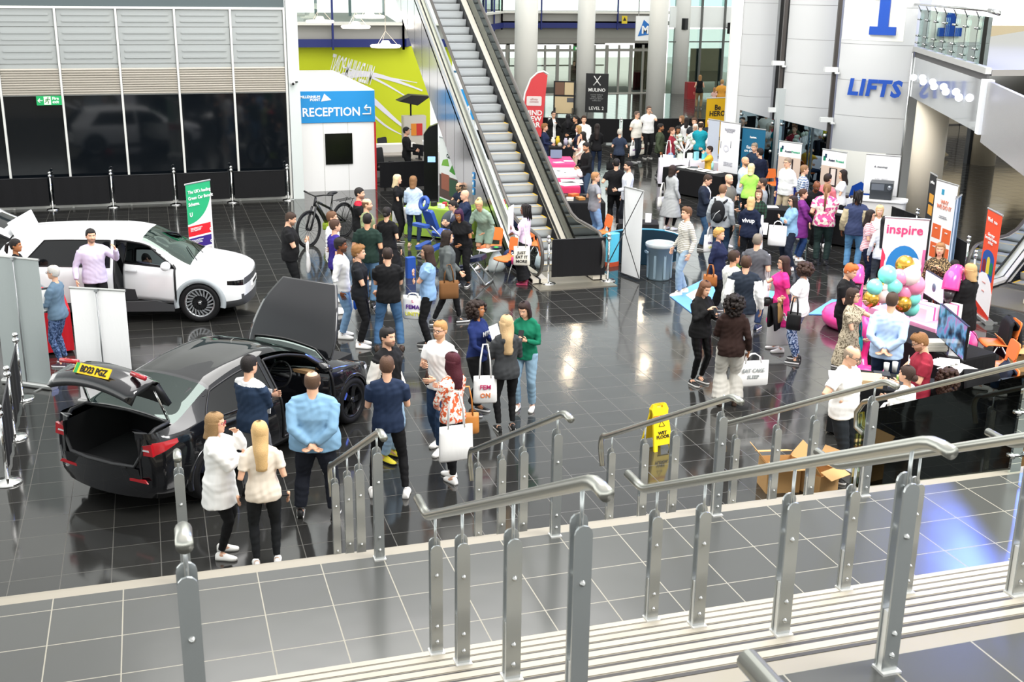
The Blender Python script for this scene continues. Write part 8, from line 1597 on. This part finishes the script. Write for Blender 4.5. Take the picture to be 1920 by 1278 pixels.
# ---- massage chairs
def massage(label, p, rz, pad):
    t = thing('massage_chair', label, 'chair', (p.x, p.y, 0), rz, 'massage chairs'); PD = mat(pad, .45); FRM = mat('#b9bcbc', .35, .6)
    b = B(); b.rbox((0, .16, .52), (.42, .30, .08), .08, 0, 'z', M=Matrix.Rotation(R(14), 3, 'X')); b.obj('seat_pad', PD, t); b = B(); b.rbox((0, -.16, .86), (.30, .09, .50), .05, 0, 'y', M=Matrix.Rotation(R(24), 3, 'X')); b.obj('chest_pad', PD, t); b = B(); n = 18; b.tube([(.11 * math.cos(2 * PI * k / n), -.36 + .04 * math.sin(2 * PI * k / n), 1.26 + .12 * math.sin(2 * PI * k / n)) for k in range(n + 1)], .05, 8, caps=False); b.obj('face_cradle', PD, t)
    for sg in (-1, 1): b = B(); b.rbox((sg * .19, -.22, .26), (.16, .42, .07), .06, 0, 'z', M=Matrix.Rotation(R(12), 3, 'X')); b.obj('knee_pad', PD, t)
    b = B(); b.rbox((0, -.46, .78), (.46, .18, .06), .06); b.obj('arm_pad', PD, t)
    for sg in (-1, 1):
        b = B(); b.tube([(sg * .12, .22, .50), (sg * .2, -.42, .02)], .018, 8); b.tube([(sg * .12, -.25, .74), (sg * .24, .42, .02)], .018, 8); b.obj('frame_leg', FRM, t)
    b = B(); b.tube([(0, -.05, .60), (0, -.33, 1.2)], .016, 8); b.tube([(0, -.15, .72), (0, -.46, .75)], .016, 8); b.tube([(-.19, -.22, .24), (.19, -.22, .24)], .014, 6); b.tube([(-.2, -.42, .03), (.2, -.42, .03)], .016, 6); b.tube([(-.24, .42, .03), (.24, .42, .03)], .016, 6); b.obj('frame', FRM, t)
massage('dark navy massage chair in front of the purple-haired person', at(882, 528, 0), R(-125), '#20263f'); massage('bright blue massage chair beside the green table', at(818, 480, 0), R(-60), '#2a4f9e')
item('blue_wedge', 'bright blue foam wedge on the floor beside the massage chair', 'cushion', (at(770, 520, 0).x, at(770, 520, 0).y, 0), .2, lambda b: b.rbox((0, 0, .22), (.2, .14, .44), .03), mat('#2350a8', .5))
# ---- bags and small things people hold
def tote(label, top, rz, w_=.36, h=.40, col='#f3f2f0', strap=.26, txt=(), name='tote_bag', cat='bag', lean=0, mats2=None, d=.09):
    """cloth bag hanging from its strap; top = where the strap hangs"""
    t = thing(name, label, cat, (top.x, top.y, top.z - strap - h), rz); b = B(); n = 9
    def ring(z, dd, ww): return [V((ww / 2 * math.copysign(abs(math.cos(a)) ** .45, math.cos(a)), dd / 2 * math.copysign(abs(math.sin(a)) ** .9, math.sin(a)) * (1 + .12 * math.sin(3 * a)), z)) for a in [2 * PI * k / 20 for k in range(20)]]
    b.loft([ring(0.004, d * .4, w_ * .92), ring(.03, d * .9, w_), ring(h * .4, d, w_ * .99), ring(h * .8, d * .6, w_ * .97), ring(h, d * .35, w_ * .96), ring(h - .004, d * .2, w_ * .9)]); b.obj('body', mats2 or cloth(col), t)
    for yy in (-d * .18, d * .18):
        b = B(); b.tube([(-w_ * .24, yy, h - .03), (-w_ * .2, yy, h + strap * .5), (-.03, yy * .4, h + strap - .01), (.03, yy * .4, h + strap - .01), (w_ * .2, yy, h + strap * .5), (w_ * .24, yy, h - .03)], .010, 6, flat=1.4); b.obj('strap', mats2 or cloth(col), t)
    for s_, sz, z, c in txt: text(s_, sz, mat(c, .6), t, (0, -d * .5 - .008, z), align='CENTER', bold=sz * .02)
    return t
def held(p, i, label, rz=None, **k):
    a = p['hands'][i]; return tote(label, V((a.x, a.y, a.z + .01)), p['rz'] if rz is None else rz, strap=k.pop('strap', .20), **k)
def shoulder(p, sg, label, rz=None, z=1.36, x=.27, y=.02, **k):
    s = p['s']; a = p['loc'](sg * x * (.7 + .3 * p['w']), y, z * s); return tote(label, a, (p['rz'] + PI / 2) if rz is None else rz, strap=k.pop('strap', .46), **k)
def phone(p, i, label, kind='phone', size=(.075, .15, .01), col='#141416', cat='phone', tilt=55):
    a = p['hands'][i]; b = B(); b.rbox((0, 0, 0), size, .008, M=Matrix.Rotation(R(tilt), 3, 'X')); return tag(b.obj(kind, mat(col, .3), loc=(a.x, a.y, a.z + .05), rz=p['rz']), label, cat)
def sheet_at(p, label, x, y, z, size, col='#f3f2f0', kind='paper_sheet', tilt=0, rz=0, cat='paper'):
    a = p['loc'](x, y, z); b = B(); b.box((0, 0, 0), (size[0], .008, size[1]), M=Matrix.Rotation(R(tilt), 3, 'X')); return tag(b.obj(kind, mat(col, .7), loc=a, rz=p['rz'] + rz), label, cat)
FEM = (('FEMA', .10, .20, '#5a2a8a'), ('UNITY', .09, .08, '#d9d64a'), ('L', .07, .31, '#c43a6a'))
held(p1, 0, 'white tote hanging from the arm of the phone-reading person by the bicycle', strap=.25)
sheet_at(p1, 'brown card folder held by the phone-reading person in black', .18, -.34, 1.0, (.02, .36), '#b08a58', 'card_folder', 10)
shoulder(p11, 1, 'white tote on the shoulder of the blonde person in black', x=.22); shoulder(p9, 1, 'tan handbag on a chain over the black dress', col='#b0876a', w_=.26, h=.18, strap=.5, name='handbag', x=.25, mats2=mat('#b0876a', .5))
tote('white tote with purple and yellow lettering below the folded arms', p19['loc'](.06, -.24, .98), p19['rz'] + R(75), w_=.38, h=.42, strap=.05, txt=FEM)
shoulder(p18, -1, 'brown canvas satchel on the grey hoodie', col='#7a5432', w_=.36, h=.34, d=.14, strap=.30, z=1.18, name='satchel')
shoulder(p20, 1, 'cream tote with black printed blocks on the braided person', z=1.36, x=.30, rz=R(-20), col='#ece6d8', txt=(('JUST', .085, .25, '#161616'), ('EAT IT', .085, .16, '#161616'), ('MORE', .085, .07, '#161616')), w_=.34)
sheet_at(p20, 'large white poster held upright by the braided person', .02, -.30, 1.34, (.40, .55), kind='poster')
shoulder(p24, 1, 'large white tote in front of the dark red hair', z=1.32, x=.16, y=.22, rz=R(4), w_=.44, h=.46, strap=.44); shoulder(p24, -1, 'tan leather hobo bag on the floral blouse', z=1.20, x=.30, y=-.05, rz=R(-10), w_=.32, h=.28, d=.13, strap=.36, name='handbag', mats2=mat('#c07c38', .5))
shoulder(p26, 1, 'white tote with pink lettering beside the long blonde hair', z=1.34, x=.30, rz=R(-10), txt=(('FEM', .09, .22, '#c2326a'), ('ON', .09, .10, '#e07a3a')), w_=.33)
phone(p27, 0, 'phone held by the person in green'); phone(p26, 0, 'phone held by the charcoal hoodie')
sheet_at(p25, 'white sheets held by the curly-haired person in navy', .02, -.30, 1.22, (.22, .30), tilt=-20)
item('drink_bottle', 'small dark bottle held by the bearded person in white t-shirt', 'bottle', p22['hands'][0] + V((0, 0, -.06)), 0, lambda b: b.lathe([(.028, 0), (.03, .12), (.012, .17), (.013, .21)], n=12), mat('#3a2a26', .15, trans=0))
phone(p31, 1, 'dark phone in the hand of the person with beige t-shirt', tilt=10); sheet_at(p28, 'white leaflet held in the folded arms beside the dark car', .05, -.30, 1.12, (.16, .30), tilt=10)
sheet_at(p5, 'black and beige checked cap held by the white shirt', .22, -.14, .80, (.20, .16), '#6a6258', 'checked_cap', cat='cap'); tote('blue plastic bag between the white shirt and the curly fair hair', p5['loc'](-.05, -.25, .98), p5['rz'], w_=.24, h=.34, col='#1f56c4', strap=.1, name='plastic_bag')
item('cup', 'pink cup held by the purple-haired person', 'cup', p16['hands'][1] + V((0, 0, -.1)), 0, lambda b: b.lathe([(.035, 0), (.042, .13)], n=12), mat('#c23a8a', .4))
q = at(918, 470, .47); item('paper_sheet', 'white sheet on the seat of the orange chair by the bending person', 'paper', (q.x, q.y + .05, .475), .4, lambda b: b.box((0, 0, .004), (.42, .34, .008)), PAPER); item('bowl', 'dark blue dish with green sweets on the orange chair', 'bowl', (q.x + .16, q.y + .05, .485), 0, lambda b: (b.lathe([(.06, 0), (.13, .05), (.12, .05), (.06, .015)], n=16), b.ball((0, 0, .04), .06, 8, 6, 1, (1, 1, .4))), [mat('#14284a', .3), mat('#3aa84a', .5)])
q = at(930, 508, 0); item('carrier_bag', 'pale blue-white plastic carrier bag on the floor between two orange chairs', 'bag', (q.x, q.y, 0), .3, lambda b: b.loft([[V((rx * math.cos(2 * PI * k / 14) * (1 + .1 * math.sin(3 * k)), ry * math.sin(2 * PI * k / 14), z)) for k in range(14)] for z, rx, ry in ((.0, .16, .12), (.08, .2, .15), (.25, .17, .13), (.38, .10, .07), (.44, .06, .03))]), mat('#dfe9e8', .5)); q = at(955, 500, 0); item('rucksack', 'dark blue rucksack under the second orange chair', 'bag', (q.x, q.y, 0), 0, lambda b: (b.ball((0, 0, .2), .2, 14, 10, 0, (.8, .6, 1)), b.tube([(-.08, -.1, .3), (0, -.1, .45), (.08, -.1, .3)], .015, 6)), mat('#1d2f57', .6)); q = at(962, 495, .47); item('cup', 'pink cup standing on the second orange chair', 'cup', (q.x, q.y, .475), 0, lambda b: b.lathe([(.035, 0), (.042, .14)], n=12), mat('#d23a7a', .4))
held(p51, 1, 'printed white tote left of the cream short-sleeved shirt', txt=(('bright', .06, .2, '#7a3a8a'),), w_=.32, h=.36); held(p51, 0, 'cream tote with reddish print right of the cream short-sleeved shirt', col='#e2dccb', txt=(('people', .07, .2, '#8a4a3a'),), w_=.34, h=.36); held(p50, 0, 'black handbag of the person with short white hair', col='#161618', w_=.34, h=.26, name='handbag', d=.14)
held(p53, 1, 'white carrier bag held by the dark green jacket', w_=.26, h=.34); shoulder(p54, -1, 'white tote on the shoulder of the dark red top', x=.24, z=1.34)
shoulder(p64, 1, 'black and white handbag on the long grey coat', w_=.36, h=.26, name='handbag', strap=.36, x=.27, z=1.24, col='#e3e1dc')
b = B(); s = p67['s']; M_ = p67['loc']; t = thing('backpack', 'black backpack worn on the pale grey hoodie', 'bag', M_(0, .17, .98), p67['rz']); b.ball((0, .06, .22), .22, 16, 12, 0, (.75, .5, 1.15)); b.obj('body', cloth('#17181a'), t); b = B(); b.ball((0, .15, .12), .14, 12, 8, 0, (.9, .35, .8)); b.obj('front_pocket', cloth('#232528'), t)
for sg in (-1, 1): b = B(); b.tube([(sg * .10, .0, .42), (sg * .14, -.1, .47), (sg * .15, -.33, .38), (sg * .17, -.30, .2), (sg * .14, .02, .04)], .022, 8, flat=1.3); b.obj('strap', BLACK, t)
b = B(); b.tube([(-.09, .185, .28), (.0, .20, .20), (.07, .19, .05)], .005, 5); b.obj('piping', WHITE, t)
held(p67, 0, 'white tote with yellow print hanging from the grey hoodie’s right side', rz=0, txt=(('EMA', .07, .2, '#3a2a6a'), ('UNI', .06, .1, '#d9d64a')), w_=.30); held(p65, 1, 'white tote at the side of the navy blazer', rz=0, w_=.24, h=.36)
shoulder(p74, -1, 'white tote on the navy hoodie with white lettering', x=.26, z=1.34, w_=.30); shoulder(p73, -1, 'tan leather bag between the grey hoodie and navy hoodie', x=.34, z=1.10, w_=.36, h=.26, name='handbag', mats2=mat('#a5653a', .5)); text('vivup', .13, WHITE, p74['root'], (0, .195, 1.12), rz=PI, align='CENTER', bold=.003)
sheet_at(p74, 'white sheet held by the navy hoodie with lettering', -.28, -.12, .95, (.2, .26), tilt=20)
tote('big plain white tote below the folded arms of the denim jacket', p82['loc'](.0, -.30, 1.10), p82['rz'] + R(60), w_=.40, h=.46, strap=.10)
item('walking_stick', 'thin dark walking stick held by the pink floral shirt', 'stick', (p83['hands'][1].x, p83['hands'][1].y, 0), 0, lambda b: b.cyl((0, 0, 0), (.0, 0, p83['hands'][1].z), .012, 8), DGREY)
shoulder(p88, -1, 'tan bag beside the loose navy top', x=.26, z=1.05, w_=.28, h=.22, strap=.2, name='handbag', mats2=mat('#a8652f', .5)); shoulder(p89, -1, 'white tote on the shoulder of the dark grey t-shirt', x=.20, z=1.38, y=-.05, w_=.34)
sheet_at(p84, 'white paper by the gilet pocket', -.30, -.1, .8, (.02, .02)) if False else None
phone(p92, 0, 'phone held by the black leather jacket'); tote('white tote lettered take me, held low by the brown leather jacket', p93['hands'][1] + V((.12, .0, .02)), R(-6), w_=.52, h=.40, strap=.12, txt=(('EAT CAKE', .075, .24, '#9aa0a0'), ('SLEEP', .075, .14, '#9aa0a0'))) 
held(p94, 0, 'white carrier hanging from the pink dress’s hand', rz=R(-10), w_=.40, h=.52, strap=.08); shoulder(p94, 1, 'small black cross-body bag on the pink dress', x=.05, y=-.24, z=1.0, w_=.20, h=.14, strap=.02, name='handbag', mats2=BLACK)
held(p95, 1, 'brown paper bag held by the white t-shirt and patterned leggings', rz=R(40), w_=.22, h=.36, col='#b08a58', strap=.06); coat('black jacket carried over the arm by the patterned leggings', (p95['hands'][1].x - .1, p95['hands'][1].y - .05, .45), R(30), '#151618').scale = (.55, .6, .62); shoulder(p95, 1, 'black square shoulder bag beside the curly-haired person in white', x=.36, z=1.22, w_=.24, h=.30, strap=.25, name='handbag', mats2=BLACK)
shoulder(p97, 1, 'teal cross-body bag on the beige floral dress', x=.30, y=-.05, z=1.20, w_=.32, h=.26, strap=.34, col='#12808c', name='handbag', rz=R(25))
held(p85, 1, 'white paper held down by the striped t-shirt', rz=0, w_=.16, h=.28, strap=.02, name='paper_bag'); tote('white printed tote beyond the balding white t-shirt', p99['loc'](.30, -.42, 1.05), R(20), w_=.34, h=.4, strap=.1, txt=(('31', .1, .2, '#6a4a9a'),))
text('Athlete', .16, WHITE, p4['root'], (.02, .155, .98), rz=PI, ry=R(-90), align='LEFT', bold=.003) ; text('NYC', .09, WHITE, p25['root'], (0, -.165, 1.20), align='CENTER', bold=.003); text('Le\nBe', .12, WHITE, p101['root'], (0, -.165, 1.30), align='CENTER', bold=.002)
phone(p6, 0, 'phone held by the curly fair-haired person') if False else None
finish_people()
finish_texts()
